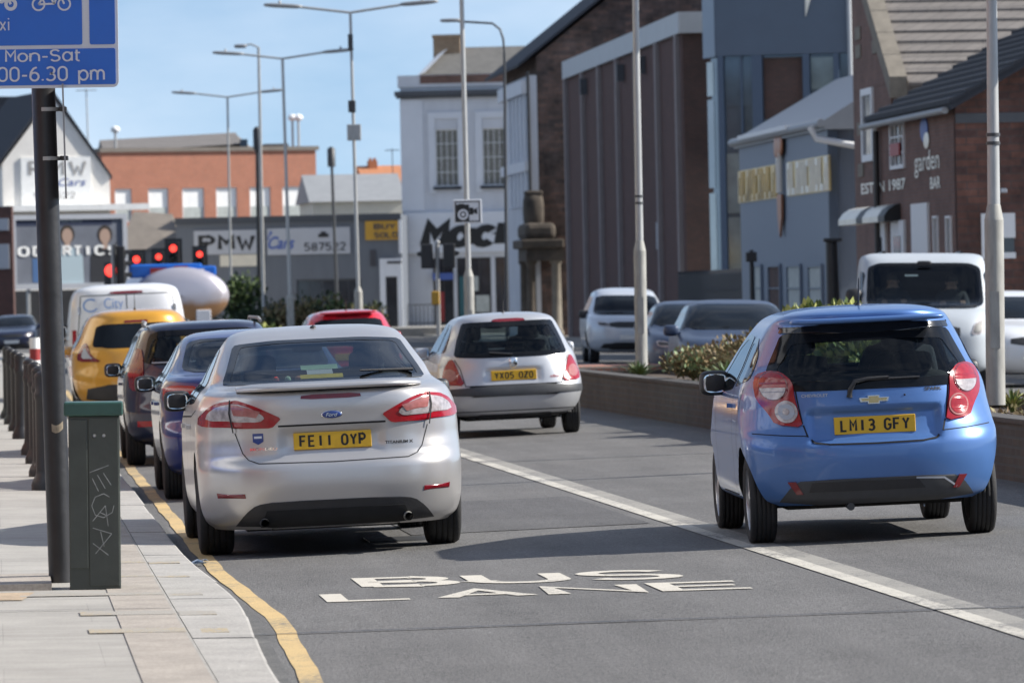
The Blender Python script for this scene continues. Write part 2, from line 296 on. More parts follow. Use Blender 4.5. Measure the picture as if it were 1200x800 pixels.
STROKES = {   # block capitals drawn as strokes in a 0.6 x 1 box
    'A': [[(0, 0), (.3, 1), (.6, 0)], [(.12, .30), (.48, .30)]], 'B': [[(0, 0), (0, 1), (.36, 1)] + arc(.36, .76, .2, .24, 90, -90) + [(.36, .52), (0, .52)], [(.36, .52)] + arc(.37, .26, .23, .26, 90, -90) + [(.37, 0), (0, 0)]],
    'C': [arc(.31, .70, .30, .30, 25, 180) + arc(.31, .30, .30, .30, 180, 335)], 'D': [[(0, 0), (0, 1), (.28, 1)] + arc(.28, .68, .32, .32, 90, 0) + arc(.28, .32, .32, .32, 0, -90) + [(0, 0)]],
    'E': [[(.58, 1), (0, 1), (0, 0), (.58, 0)], [(0, .5), (.52, .5)]], 'F': [[(.58, 1), (0, 1), (0, 0)], [(0, .52), (.5, .52)]], 'G': [arc(.31, .70, .30, .30, 20, 180) + arc(.31, .30, .30, .30, 180, 360) + [(.61, .46), (.34, .46)]],
    'H': [[(0, 0), (0, 1)], [(.6, 0), (.6, 1)], [(0, .5), (.6, .5)]], 'I': [[(.3, 0), (.3, 1)]], 'L': [[(0, 1), (0, 0), (.55, 0)]], 'M': [[(0, 0), (0, 1), (.3, .46), (.6, 1), (.6, 0)]], 'N': [[(0, 0), (0, 1), (.6, 0), (.6, 1)]],
    'O': [arc(.3, .70, .30, .30, 0, 180) + arc(.3, .30, .30, .30, 180, 360) + [(.6, .70)]], 'P': [[(0, 0), (0, 1), (.34, 1)] + arc(.34, .73, .25, .27, 90, -90) + [(.34, .46), (0, .46)]], 'R': [[(0, 0), (0, 1), (.34, 1)] + arc(.34, .74, .25, .26, 90, -90) + [(.34, .48), (0, .48)], [(.30, .48), (.6, 0)]],
    'S': [arc(.3, .745, .28, .255, 25, 270) + arc(.3, .255, .29, .255, 90, -155)], 'T': [[(.3, 0), (.3, 1)], [(0, 1), (.6, 1)]], 'U': [[(0, 1), (0, .3)] + arc(.3, .3, .3, .3, 180, 360) + [(.6, 1)]], 'W': [[(-.05, 1), (.14, 0), (.3, .62), (.46, 0), (.65, 1)]],
    'X': [[(0, 0), (.6, 1)], [(0, 1), (.6, 0)]], 'Y': [[(0, 1), (.3, .48), (.6, 1)], [(.3, .48), (.3, 0)]], 'Z': [[(0, 1), (.6, 1), (0, 0), (.6, 0)]],
    '0': [arc(.3, .70, .28, .30, 0, 180) + arc(.3, .30, .28, .30, 180, 360) + [(.58, .70)]], '1': [[(.3, 0), (.3, 1)]], '2': [arc(.3, .72, .28, .28, 165, -30) + [(0, 0), (.6, 0)]], '3': [arc(.28, .75, .27, .25, 150, -85) + arc(.28, .26, .30, .26, 85, -150)],
    '5': [[(.55, 1), (.06, 1), (.03, .56)] + arc(.28, .31, .29, .31, 130, -145)], '7': [[(0, 1), (.6, 1), (.2, 0)]], '8': [arc(.3, .75, .25, .25, -90, 270), arc(.3, .25, .29, .25, 90, 450)],
    '6': [arc(.3, .30, .28, .30, 90, 450, 14), [(.02, .30), (.06, .62), (.24, .90), (.46, 1)]], 'o': [arc(.3, .36, .29, .36, 90, 450, 14)], 'n': [[(0, .72), (0, 0)], [(0, .40)] + arc(.29, .40, .29, .32, 180, 0) + [(.58, 0)]], 't': [[(.12, .98), (.12, .14)] + arc(.26, .14, .14, .14, 180, 290), [(0, .72), (.34, .72)]],
    'p': [[(0, .72), (0, -.30)], arc(.3, .36, .28, .36, 160, -160, 14)], 'm': [[(0, .72), (0, 0)], [(0, .44)] + arc(.22, .44, .22, .28, 180, 0) + [(.44, 0)], [(.44, .44)] + arc(.66, .44, .21, .28, 180, 0) + [(.87, 0)]], 'x': [[(0, 0), (.52, .72)], [(0, .72), (.52, 0)]], 'i': [[(.3, 0), (.3, .72)], [(.3, .90), (.3, 1.02)]], '.': [[(.3, 0), (.3, .10)]], '-': [[(.13, .38), (.47, .38)]], '4': [[(.44, 0), (.44, 1), (0, .3), (.6, .3)]], '9': [arc(.3, .70, .28, .30, 0, 360, 14), [(.58, .7), (.54, .35), (.3, .08), (.12, 0)]],
    'a': [arc(.3, .39, .28, .39, 20, 340, 14), [(.6, .80), (.6, 0)]], 'c': [arc(.3, .39, .28, .39, 40, 320, 12)], 'h': [[(0, 1.02), (0, 0)], [(0, .44)] + arc(.29, .44, .29, .34, 180, 0) + [(.58, 0)]]}
NARROW = {'1': (.12, .24), 'I': (.12, .24), 'i': (.10, .25), '.': (.10, .25), '-': (.34, .13), 't': (.34, .0), 'm': (.86, 0)}
def blocktext(name, body, mat, parent, fn, w=.17, gap=.26, space=.4, ky=1.):   # fn maps (0..1, 0..1, layer) to a point
    mb = MB(); x = 0; adv = [0 if c == ' ' else NARROW.get(c, (.6, 0))[0] for c in body]; tot = sum(adv) + gap * (len(body) - 1) + space * body.count(' ') + w; k = 0
    for c, ad in zip(body, adv):
        if c == ' ': x += space + gap; continue
        for st_ in STROKES[c]:
            n = len(st_); pts = []; ox = x + w / 2 - NARROW.get(c, (.6, 0))[1]
            for i, p in enumerate(st_):
                p = Vector(p); a = (p - Vector(st_[i - 1])).normalized() if i else None; b = (Vector(st_[i + 1]) - p).normalized() if i < n - 1 else None
                a = a or b; b = b or a; nn = Vector((-a.y - b.y, a.x + b.x))
                if nn.length < .1: nn = Vector((-a.y, a.x)) * 2
                nn.normalize(); m = min(1 / max(.35, nn.dot(Vector((-a.y, a.x)))), 1.9) * w / 2
                e = Vector((0, 0))
                for s_ in (1, -1): q = p + Vector((nn.x, nn.y * ky)) * m * s_; pts.append(fn((ox + q.x) / tot, q.y * (1 - w * ky) + w * ky / 2, k))
            mb.add(pts, [(2 * i, 2 * i + 1, 2 * i + 3, 2 * i + 2) for i in range(n - 1)]); k += 1
        x += ad + gap
    return mb.build(name, mat, parent)
def wtext(body, mat, parent, x0, x1, z0, z1, y, w=.17, gap=.26, shear=0., name='lettering'):
    return blocktext(name, body, mat, parent, lambda a, b, k: (x0 + a * (x1 - x0) + shear * b * (z1 - z0), y - .0015 * k, z0 + b * (z1 - z0)), w, gap)
def ftext(body, mat, parent, x0, x1, z0, z1, y, bold=.02, shear=0., name='lettering'):      # on a wall facing -y
    return text(name, body, mat, parent, lambda a, b: (x0 + a * (x1 - x0), y, z0 + b * (z1 - z0)), bold, shear)
# ------------------------------------------------------------------ the ground
def kb(s): return .115 * math.exp(-((s - 30.6) / 3.7) ** 2)      # the kerb and its yellow line swell out here
def sheet(name, ls, ss, zf, mat, dz=0., jit=None):      # a sheet in road coordinates
    mb = MB(); n = len(ls)
    mb.add([(l, s, zf(l) + dz) for s in ss for l in ls], [(j * n + i, j * n + i + 1, (j + 1) * n + i + 1, (j + 1) * n + i) for j in range(len(ss) - 1) for i in range(n - 1)], 0, True)
    o = mb.build(name, mat); o.rotation_euler = (0, 0, A); return struct(o)
mb = MB(); mb.add([(-3000, -300, -.30), (3000, -300, -.30), (3000, 5000, -.30), (-3000, 5000, -.30)], [(0, 1, 2, 3)]); struct(mb.build('ground', 'ground'))
LR = [1.15, 2, 3, 3.9, 5, 6, 7, 8, 8.9, 9, 10, 12, 14, 16, 18, 19, 20.2, 24, 30]
sheet('road', LR, [-60, 0, 60, 120, 180, 230, 262], zr, 'asphalt')
sheet('junction_road', [-60, -30, -10, 1.15], [196, 225, 262], lambda l: -.069, 'asphalt', -.003)
M['paving'] = mk_brick('paving_flags', (.325, .31, .282), (.315, .30, .273), (.275, .262, .24), bw=.9, bh=1.8, var=.14, msize=.0025, flat=True, speck=.14)
mb = MB()
lp = [-45, -20, -8, -3, -1, .9]; sp_ = [-60, 195]
mb.add([(l, s, zp(l)) for s in sp_ for l in lp], [(i, i + 1, 6 + i + 1, 6 + i) for i in range(5)]); mb.box(-45, .9, 194.9, 195, -.3, .05)
o = mb.build('pavement', 'paving'); o.rotation_euler = (0, 0, A); struct(o)
mb = MB()
st_ = 1.83
for s0 in np.arange(-20.3, 193, st_):
    s1 = s0 + st_ - .008; ss_ = [s0 + (s1 - s0) * i / 4 for i in range(5)]; dl = random.uniform(-.008, .008); dh = random.uniform(-.004, .003)
    pr = [(x + (kb(s) + dl if x > 1 else 0), s, z + (dh if z > 0 else 0)) for s in ss_ for x, z in ((.905, -.12), (.905, .054), (1.14, .050), (1.153, .046), (1.156, -.12))]
    mb.add(pr, [(5 * i + a, 5 * i + 5 + a, 5 * i + 5 + (a + 1) % 5, 5 * i + (a + 1) % 5) for i in range(4) for a in range(5)] + [(0, 1, 2, 3, 4), (20, 21, 22, 23, 24)])
o = mb.build('kerb', 'kerb'); o.rotation_euler = (0, 0, A); struct(o)
M['slab_edge'] = mk('paving_edge', (.335, .30, .26), .85, var=.2, vs=3, bump=.2, bs=50, speck=.15)
M['slab_buff'] = mk('buff_slab', (.40, .31, .215), .85, var=.25, vs=4, bump=.2, bs=50, speck=.2)
sheet('pavement_edge', [.585, .885], [-20, 195], zp, 'slab_edge', .004)
mb = MB(); mb.add([(-1.9, 31.05, zp(-1.9) + .005), (.11, 30.95, zp(.1) + .005), (.18, 31.75, zp(.1) + .005), (-1.9, 31.85, zp(-1.9) + .005)], [(0, 1, 2, 3)]); o = mb.build('pavement_slab', 'slab_buff'); o.rotation_euler = (0, 0, A); struct(o)
mb = MB()
def stripe(l0, l1, s, w, z=lambda l: zp(l) + .0055): mb.add([(l0, s, z(l0)), (l1, s, z(l1)), (l1, s + w, z(l1)), (l0, s + w, z(l0))], [(0, 1, 2, 3)])
for s, l0, w in ((27.7, .42, .36), (29.3, .40, .36), (31.3, .1, .26), (33.4, .5, .2), (35.2, .55, .25)):
    stripe(l0, .892, s, w); mb.box(.91, 1.10, s, s + w, .04, .0545)
M['faded_yellow'] = mk_worn('faded_yellow_paint', (.46, .36, .20), (.33, .31, .275), .92)
o = mb.build('kerb_blip_marking', 'faded_yellow'); o.rotation_euler = (0, 0, A); struct(o)
for a, b in ((-45, .88),):
    mb = MB(); stripe(a, b, 29.85, .022, lambda l: zp(l) + .0075); o = mb.build('pavement_joint', 'seam'); o.rotation_euler = (0, 0, A); struct(o)
def wavy(name, l0, l1, s_end, mat, dz):
    mb = MB(); ss = list(np.arange(-20, 60, .5)) + list(np.arange(60, s_end, 5)); wob = lambda s: .006 * math.sin(s * 1.7) + .004 * math.sin(s * 4.1)
    mb.add([(l + kb(s) * .9 + wob(s), s, zr(l) + dz) for s in ss for l in (l0, l1)], [(2 * j, 2 * j + 1, 2 * j + 3, 2 * j + 2) for j in range(len(ss) - 1)]); o = mb.build(name, mat); o.rotation_euler = (0, 0, A); struct(o)
wavy('gutter', 1.16, 1.27, 194, 'gutter', .003); wavy('yellow_line', 1.315, 1.42, 120, 'yellow_paint', .005)
mb = MB(); rs = np.arange(-20, 190, 3.0)
mb.add([(l, s, zr(l) + .005) for s in rs for l in (4.70, 4.81)], [(2 * j, 2 * j + 1, 2 * j + 3, 2 * j + 2) for j in range(len(rs) - 1)]); mb2 = MB(); mb2.add([(l, s, zr(l) + .0035) for s in rs for l in (4.79, 4.96)], [(2 * j, 2 * j + 1, 2 * j + 3, 2 * j + 2) for j in range(len(rs) - 1)])
M['ghost_paint'] = mk_worn('old_ghost_paint', (.34, .325, .29), (.16, .155, .148), .66); o = mb2.build('old_white_line', 'ghost_paint'); o.rotation_euler = (0, 0, A); struct(o)
o = mb.build('white_line', 'worn_paint'); o.rotation_euler = (0, 0, A); struct(o)
mb = MB()
def cross(l0, s0, l1, s1, w=.03, dz=.0075):
    n = 24; pts = []
    for i in range(n + 1):
        t = i / n; l = l0 + (l1 - l0) * t; s = s0 + (s1 - s0) * t + random.uniform(-.012, .012); pts += [(l, s, zr(l) + dz), (l, s + w * random.uniform(.7, 1.3), zr(l) + dz)]
    mb.add(pts, [(2 * i, 2 * i + 2, 2 * i + 3, 2 * i + 1) for i in range(n)])
cross(1.2, 29.35, 7.9, 27.6, .045); cross(4.95, 55.6, 7.9, 54.9, .06); cross(2.9, 60.5, 4.65, 60.1, .05); cross(4.9, 88.5, 7.9, 88, .1)
cross(4.58, -5, 4.60, 90, .02)
o = mb.build('road_seam', 'seam'); o.rotation_euler = (0, 0, A); struct(o)
sheet('road_patch', [2.9, 4.6], [40.2, 46], zr, 'asphalt_patch', .004)
mb = MB()
def roadtext(body, l0, l1, sb, k, h, bold):
    v, f, r = glyphs(body, bold, 0, 1.12); pts = []
    for a, b in v:
        l = l0 + a * (l1 - l0); pts.append((l, sb - k * (l - l0) + b * h, zr(l) + .006))
    mb.add(pts, f)
#roadtext('LANE', 1.83, 4.22, 32.09, .37, .95, .035); roadtext('BUS', 2.12, 3.97, 33.46, .45, 1.18, .035)
for body, l0, l1, sb, kk_, h in (('LANE', 1.83, 4.22, 32.09, .37, .95), ('BUS', 2.12, 3.97, 33.46, .45, 1.18)):
    def fr_(a, b, k): l = l0 + a * (l1 - l0); return (l, sb - kk_ * (l - l0) + b * h, zr(l) + .0042 + .0002 * k)
    o = blocktext('road_marking', body, 'white_paint', None, fr_, .17, .24); o.rotation_euler = (0, 0, A); struct(o)
# inspection cover in the lane ahead of the silver car
mb = MB(); mb.box(2.55, 3.0, 39.4, 40.1, -.05, zr(2.5) + .012); o = mb.build('drain_cover', 'dark_metal'); o.rotation_euler = (0, 0, A); struct(o)
# right-hand pavement and the raised forecourt at the end of the road
mb = MB(); mb.box(19.0, 60, 60, 262, -.25, .0); mb.box(18.86, 18.995, 60, 262, -.25, .01); o = mb.build('pavement_across', 'paving'); o.rotation_euler = (0, 0, A); struct(o)
mb = MB(); mb.box(-34, 40, 252, 300, -.25, .32); struct(mb.build('forecourt', 'paving'))
# ------------------------------------------------------------------ planter down the middle of the road
M['planter_brick'] = mk_brick('planter_brick', (.085, .062, .048), (.06, .048, .042), (.075, .07, .065), var=.35)
M['coping_brick'] = mk_brick('coping_brick', (.34, .15, .10), (.27, .12, .085), (.18, .16, .14), bw=.11, bh=.075, var=.3)
M['soil'] = mk('soil', (.075, .055, .04), .95, var=.4, vs=3, bump=.8, bs=20)
M['earth'] = M['soil']
pl = thing('planter', 'long low dark brick planter down the middle of the road', 'planter', W(8.0, 20), A)
mb = MB(); mb.box(0, .22, 0, 60.5, -.1, .56); mb.box(1.5, 1.72, 0, 60.5, -.1, .56); mb.box(.22, 1.5, 60.28, 60.5, -.1, .56); mb.build('wall', 'planter_brick', pl)
mb = MB(); mb.box(-.02, .24, 0, 60.2, .562, .60); mb.box(1.48, 1.74, 0, 60.5, .562, .60); mb.build('coping', 'planter_brick', pl)
mb = MB(); mb.box(.23, 1.49, 0, 60.27, .0, .50); mb.build('soil', 'soil', pl)
nose = thing('planter_end', 'stepped red brick end of the planter beside the grey lamp post', 'planter', W(7.72, 81), A)
mb = MB(); mb.box(0, 1.9, 0, 2.2, -.1, .30); mb.box(.12, 1.75, .1, 2.0, .302, .52); mb.build('brick_base', 'coping_brick', nose)
mb = MB(); mb.bbox(.02, 1.85, .05, 2.1, .522, .62, .03); mb.build('coping', 'coping_brick', nose)
# ------------------------------------------------------------------ walls with openings, windows
def facade(mb, x0, x1, z0, z1, ops, depth=.18, y=0., mi=0):
    xs = sorted({x0, x1, *[v for o_ in ops for v in o_[:2]]}); zs = sorted({z0, z1, *[v for o_ in ops for v in o_[2:4]]})
    for i in range(len(xs) - 1):
        for j in range(len(zs) - 1):
            cx, cz = (xs[i] + xs[i + 1]) / 2, (zs[j] + zs[j + 1]) / 2
            if any(a < cx < b and c < cz < d for a, b, c, d in ops): continue
            mb.add([(xs[i], y, zs[j]), (xs[i + 1], y, zs[j]), (xs[i + 1], y, zs[j + 1]), (xs[i], y, zs[j + 1])], [(0, 1, 2, 3)], mi)
    for a, b, c, d in ops:
        e = y + depth
        mb.add([(a, y, c), (b, y, c), (b, y, d), (a, y, d), (a, e, c), (b, e, c), (b, e, d), (a, e, d)], [(0, 4, 5, 1), (1, 5, 6, 2), (2, 6, 7, 3), (3, 7, 4, 0)], mi)
def block(mb, w, dep, z0, z1, ops=(), depth=.18, mi=0):   # four walls and a lid, openings in the front
    facade(mb, 0, w, z0, z1, list(ops), depth, 0, mi)
    mb.add([(0, 0, z0), (w, 0, z0), (w, dep, z0), (0, dep, z0), (0, 0, z1), (w, 0, z1), (w, dep, z1), (0, dep, z1)], [(1, 2, 6, 5), (2, 3, 7, 6), (3, 0, 4, 7), (4, 5, 6, 7)], mi)
def window(par, a, b, c, d, y, fm, pm, nx=2, nz=2, t=.06, name='window', bar=.035, sill=None, vent=None):
    mb = MB(); mb.box(a, a + t, y - .03, y + .04, c, d); mb.box(b - t, b, y - .03, y + .04, c, d); mb.box(a + t, b - t, y - .03, y + .04, c, c + t); mb.box(a + t, b - t, y - .03, y + .04, d - t, d)
    for i in range(1, nx): x = a + (b - a) * i / nx; mb.box(x - bar / 2, x + bar / 2, y - .02, y + .03, c + t, d - t)
    for j in range(1, nz):
        z = c + (d - c) * j / nz
        for i in range(nx):
            xa = a + (b - a) * i / nx + (bar / 2 if i else t); xb = a + (b - a) * (i + 1) / nx - (bar / 2 if i < nx - 1 else t); mb.box(xa, xb, y - .018, y + .028, z - bar / 2, z + bar / 2)
    w = mb.build(name, fm, par)
    p = MB(); p.add([(a + .01, y + .02, c + .01), (b - .01, y + .02, c + .01), (b - .01, y + .02, d - .01), (a + .01, y + .02, d - .01)], [(0, 1, 2, 3)]); p.build('pane', pm, w)
    if sill: q = MB(); q.box(a - .12, b + .12, y - .18 - .12, y - .05, c - .14, c - .004); q.build('sill', sill, w)
    return w
M.update(
    render_white=mk('white_render', (.55, .57, .61), .8, var=.10, vs=1.2, bump=.1, bs=15, stretch=(1, 1, .4)),
    white_wall=mk('white_painted_brick', (.78, .75, .70), .85, var=.10, vs=1.3, bump=.2, bs=12),
    band_white=mk('white_fascia', (.62, .645, .69), .6, var=.05, vs=1),
    frame_white=mk('white_frame', (.72, .73, .74), .5),
    red_brick=mk_brick('orange_red_brick', (.45, .165, .095), (.39, .14, .085), (.38, .22, .16), var=.14),
    old_brick=mk_brick('old_mottled_brick', (.125, .076, .06), (.048, .037, .036), (.07, .06, .055), bw=.45, bh=.16, var=.85),
    hall_brick=mk_brick('dark_brown_brick', (.135, .060, .048), (.102, .050, .042), (.045, .036, .036), var=.18),
    hall_end=mk_brick('red_brown_brick', (.115, .06, .048), (.09, .052, .045), (.06, .048, .042), var=.2),
    chapel_brick=mk_brick('chapel_brick', (.185, .092, .07), (.14, .073, .058), (.14, .105, .09), var=.3),
    annex_brick=mk_brick('annex_end_brick', (.145, .066, .048), (.065, .036, .033), (.075, .055, .05), bw=.45, bh=.15, var=.6),
    stone=mk('sandstone', (.20, .178, .145), .85, var=.25, vs=3, bump=.2, bs=14),
    dirty_stone=mk('sooty_stone', (.085, .07, .056), .9, var=.5, vs=2, bump=.3, bs=10),
    slate_light=mk_brick('grey_roof_tiles', (.185, .168, .155), (.165, .15, .14), (.10, .093, .088), bw=.33, bh=.30, var=.12, msize=.012),
    slate=mk('slate_roof', (.14, .135, .125), .7, var=.2, vs=3, bump=.2, bs=10),
    slate_dark=mk('dark_slate', (.036, .040, .050), .75, spec=.25, var=.2, vs=4),
    grey_roof=mk('grey_sheet_roof', (.27, .28, .29), .6, var=.1, vs=2),
    brown_roof=mk('brown_roof', (.19, .165, .14), .8, var=.15, vs=2),
    lead=mk('lead_trim', (.075, .08, .09), .6, var=.15, vs=3),
    grey_clad=mk('grey_unit_wall', (.115, .13, .155), .65, var=.08, vs=1.2, stretch=(3, 3, .5)),
    grey_band=mk('dark_grey_band', (.055, .062, .075), .6),
    cream=mk('cream_wall', (.66, .62, .52), .8, var=.08, vs=2),
    gym_clad=mk('blue_grey_cladding', (.165, .20, .255), .55, var=.06, vs=2, stretch=(6, 6, .3)),
    gym_roof=mk('grey_gym_roof', (.30, .32, .345), .5, var=.06, vs=2),
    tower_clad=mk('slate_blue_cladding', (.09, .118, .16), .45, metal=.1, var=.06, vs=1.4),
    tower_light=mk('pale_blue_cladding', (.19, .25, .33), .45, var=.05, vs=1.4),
    mullion=mk('blue_mullion', (.065, .095, .145), .4),
    fascia_pale=mk('pale_metal_fascia', (.42, .44, .46), .5, var=.08, vs=1.5),
    rib=mk('pale_concrete_rib', (.27, .235, .23), .8, var=.1, vs=3),
    glass_win=mk('window_glass', (.03, .035, .045), .06, spec=.8, var=.4, vs=1.5),
    glass_blue=mk('tinted_facade_glass', (.09, .125, .165), .04, metal=.45, var=.25, vs=.8),
    glass_pale=mk('pale_facade_glass', (.19, .235, .25), .05, metal=.32, var=.3, vs=1.2),
    blind=mk('white_blind', (.84, .84, .82), .7, var=.08, vs=4),
    blind_grey=mk('grey_blind', (.42, .45, .43), .7, var=.2, vs=6),
    curtain=mk('net_curtain', (.19, .19, .17), .8, var=.35, vs=5),
    sign_grey=mk('pale_grey_sign', (.40, .42, .46), .6, var=.05, vs=2),
    sign_yellow=mk('amber_sign', (.46, .26, .03), .55, var=.1, vs=3),
    ink_blue=mk('blue_ink', (.06, .11, .35), .5), ink_soft=mk('faded_ink', (.05, .05, .06), .6),
    buff_brick=mk_brick('buff_chimney_brick', (.36, .24, .14), (.30, .19, .11), (.28, .22, .16), var=.3),
    terracotta=mk('terracotta', (.45, .19, .09), .8, var=.15, vs=5),
    gold_panel=mk('amber_panel', (.50, .36, .12), .3, metal=.55, var=.7, vs=1.6, stretch=(1, 1, .7)),
    pale_panel=mk('pale_panel', (.80, .76, .66), .4, metal=.25, var=.2, vs=2), copper=mk('copper_emblem', (.36, .16, .09), .4, metal=.5, var=.3, vs=4),
    brass=mk('brass_emblem', (.70, .64, .56), .4, metal=.3), fence_dark=mk('dark_fence', (.022, .024, .03), .6), shop_teal=mk('teal_display', (.02, .10, .12), .5),
    shop_red=mk('red_display', (.30, .03, .03), .5), poster_dark=mk('poster_dark', (.17, .185, .22), .4, var=.2, vs=1), poster_navy=mk('poster_navy', (.05, .06, .10), .4),
    skin=mk('skin', (.45, .27, .20), .55), cloth_dark=mk('dark_clothing', (.025, .027, .035), .85, var=.2, vs=10), hair=mk('dark_hair', (.03, .022, .018), .7),
    poster_skin=mk('poster_skin', (.40, .28, .22), .5), poster_pale=mk('poster_pale_blue', (.40, .50, .55), .5), poster_blue=mk('poster_blue', (.07, .15, .32), .5),
)
def front(name, label, px0, d, rot=0., z=-.1):          # a building whose front faces the camera; helper maps photo columns and rows to its own axes
    o_ = P(px0 + 3, 348, d); t = thing(name, label, 'building', (o_.x, o_.y, 0), rot)
    def X(px): return (px - px0) * d / F / math.cos(rot)
    def Z(py, px=None): return P(px if px is not None else px0, py, d).z
    return t, X, Z
# ---- white bank-like shop at the end of the street
bk, X, Z = front('corner_shop', 'white two storey shop with tall sash windows and big dark letters', 471, 268, -.05)
wz0, wz1 = Z(219, 510), Z(152, 510)
w1 = (X(511), X(538)); w2 = (X(566), X(593))
zb0, zb1 = Z(297, 480), Z(250, 480)
mb = MB(); sw = [(X(505), X(529), .3, zb0 - .25), (X(533), X(573), .3, zb0 - .25), (X(578), X(616), .3, zb0 - .25)]
block(mb, X(640), 12, 0, Z(103), [(*w1, wz0, wz1), (*w2, wz0, wz1)] + sw, .22); mb.build('wall', 'render_white', bk)
mb = MB(); mb.box(-.1, X(640), -.1, .3, Z(103), Z(89)); mb.box(-.1, .25, .3, 11, Z(103), Z(89)); mb.build('parapet', 'render_white', bk)
mb = MB(); mb.box(X(495), X(603), -.14, -.10, Z(99), Z(89.5)); mb.build('brick_panel', 'chapel_brick', bk)
mb = MB(); mb.box(-.25, X(640), -.32, -.004, Z(113), Z(107.5)); mb.box(-.18, X(640), -.22, -.004, Z(116), Z(113.2)); mb.build('cornice', 'lead', bk)
mb = MB()
for a, b in (w1, w2): mb.box(a - .32, a - .004, -.07, -.004, wz0 - .3, wz1 + .5); mb.box(b + .004, b + .32, -.07, -.004, wz0 - .3, wz1 + .5); mb.box(a - .32, b + .32, -.08, -.004, wz1 + .504, wz1 + .8)
mb.box(-.02, X(497), -.06, -.004, zb1 + .1, Z(117)); mb.build('window_surround', 'band_white', bk)
for a, b in (w1, w2): window(bk, a, b, wz0, wz1, .12, 'frame_white', 'curtain', 4, 4, .05, bar=.03, sill='slate_dark')
mb = MB(); mb.box(.12, X(640), -.22, -.004, zb0, zb1); mb.build('sign_band', 'band_white', bk)
wtext('Mach', 'ink', bk, X(489), X(609), Z(293, 540), Z(256, 540), -.235, .36, .24, .22)
for i, (a, b, c, d) in enumerate(sw):
    w_ = window(bk, a, b, c, d, .12, 'dark_metal', 'glass_win', 3 if i else 2, 1, .06, name='shop_window')
    if i == 0:
        q = MB(); q.box(a, b, -.3, -.05, Z(328, 520), Z(320, 520)); q.build('canopy', 'ink_blue', bk); q = MB(); q.box(a + .15, a + .5, .06, .08, .5, 1.9); q.build('poster', 'shop_red', w_)
    if i == 1: q = MB(); q.box(a + .1, a + .75, .06, .08, .4, 2.6); q.build('poster', 'shop_teal', w_)
    if i >= 1:
        q = MB(); q.box(b - .75, b - .1, .05, .075, .9, 1.7); q.box(b - .7, b - .15, .05, .075, .45, .75); q.box(a + .8, a + 1.0, .05, .075, 1.9, 2.6); q.build('poster', 'blind_grey', w_)
mb = MB(); z1 = Z(52, 560); mb.prism([(X(493), .5, Z(88)), (X(640), .5, Z(88)), (X(625), 3.2, z1), (X(523), 3.2, z1)], (0, .1, 0)); mb.prism([(X(493), 6, Z(88)), (X(640), 6, Z(88)), (X(625), 3.2, z1), (X(523), 3.2, z1)], (0, .1, 0))
mb.poly([(X(493), .5, Z(88)), (X(523), 3.2, z1), (X(493), 6, Z(88))]); rf = mb.build('roof', 'slate', bk)
mb = MB(); mb.prism([(X(491), .3, Z(89)), (X(494), .3, Z(88)), (X(524), 3.2, Z(50, 520)), (X(519), 3.2, Z(53, 520))], (.25, -.05, .1)); mb.build('verge', 'frame_white', rf)
mb = MB(); mb.box(X(507), X(539), 2.6, 3.6, Z(92, 520), Z(42, 520)); mb.box(X(506), X(540), 2.55, 3.65, Z(42, 520), Z(38, 520)); mb.build('chimney', 'buff_brick', rf)
# ---- old brick building with a gable to the camera, white front to the road
LO = 21.7; sN, sF = 226, 241
ob_ = thing('old_building', 'tall old mottled brick building with steep gable and white ornate street front', 'building', W(LO, sN), A)
zE = P(641, 47, 225).z - .55; mb = MB()
mb.prism([(0, 0, -.1), (16, 0, -.1), (16, 0, zE), (8, 0, zE + 6.2), (0, 0, zE)], (0, sF - sN - .1, 0)); mb.build('wall', 'old_brick', ob_)
mb = MB()
for sx in (1, -1):
    cx = 8; mb.prism([(cx, -.25, zE + 6.4), (cx - sx * 8.75, -.25, zE - .42), (cx - sx * 8.75, -.25, zE - .30), (cx, -.25, zE + 6.53)], (0, sF - sN + .5, 0))
mb.build('roof', 'slate_dark', ob_)
mb = MB(); mb.box(-.30, -.004, .0, 11, -.1, zE - .75); mb.build('street_front', 'render_white', ob_)
mb = MB()
for y in (.25, 1.9, 3.6, 5.2, 7.0): mb.box(-.5, -.302, y, y + .55, 5.2, zE - 1.5)
mb.box(-.62, -.302, .0, 10.8, zE - 1.48, zE - .95); mb.box(-.55, -.302, 0, 10.8, 6.6, 7.0); mb.build('pilasters', 'band_white', ob_)
mb = MB(); mb.tube([(-.36, -.12, -.1), (-.36, -.12, zE - .6)], .06, 8); mb.build('downpipe', 'black_metal', ob_)
po = thing('stone_porch', 'sooty stone porch with columns beside the white shop front', 'porch', W(LO - .75, 224), A)
mb = MB(); mb.box(.0, 1.5, 0, 3.5, 3.0, 3.5); mb.bbox(-.2, 1.5, -.2, 3.7, 3.5, 3.85, .06); mb.bbox(-.05, 1.2, 0, 3.2, 3.85, 4.5, .2); mb.build('entablature', 'dirty_stone', po)
mb = MB(); mb.sq((.45, 1.4, 5.0), (.42, .5, .75), .6, .6); mb.bbox(.12, .8, 1.0, 1.9, 5.6, 5.8, .06); mb.build('urn', 'dirty_stone', po)
for i, (x, y) in enumerate(((.2, .3), (1.2, .3), (.2, 3.0))):
    q = MB(); q.lathe([(.26, 0), (.26, .2), (.2, .25), (.18, 2.85), (.24, 2.93), (.26, 3.0)], 14, c=(x, y, 0)); q.build('column', 'stone' if i == 1 else 'dirty_stone', po)
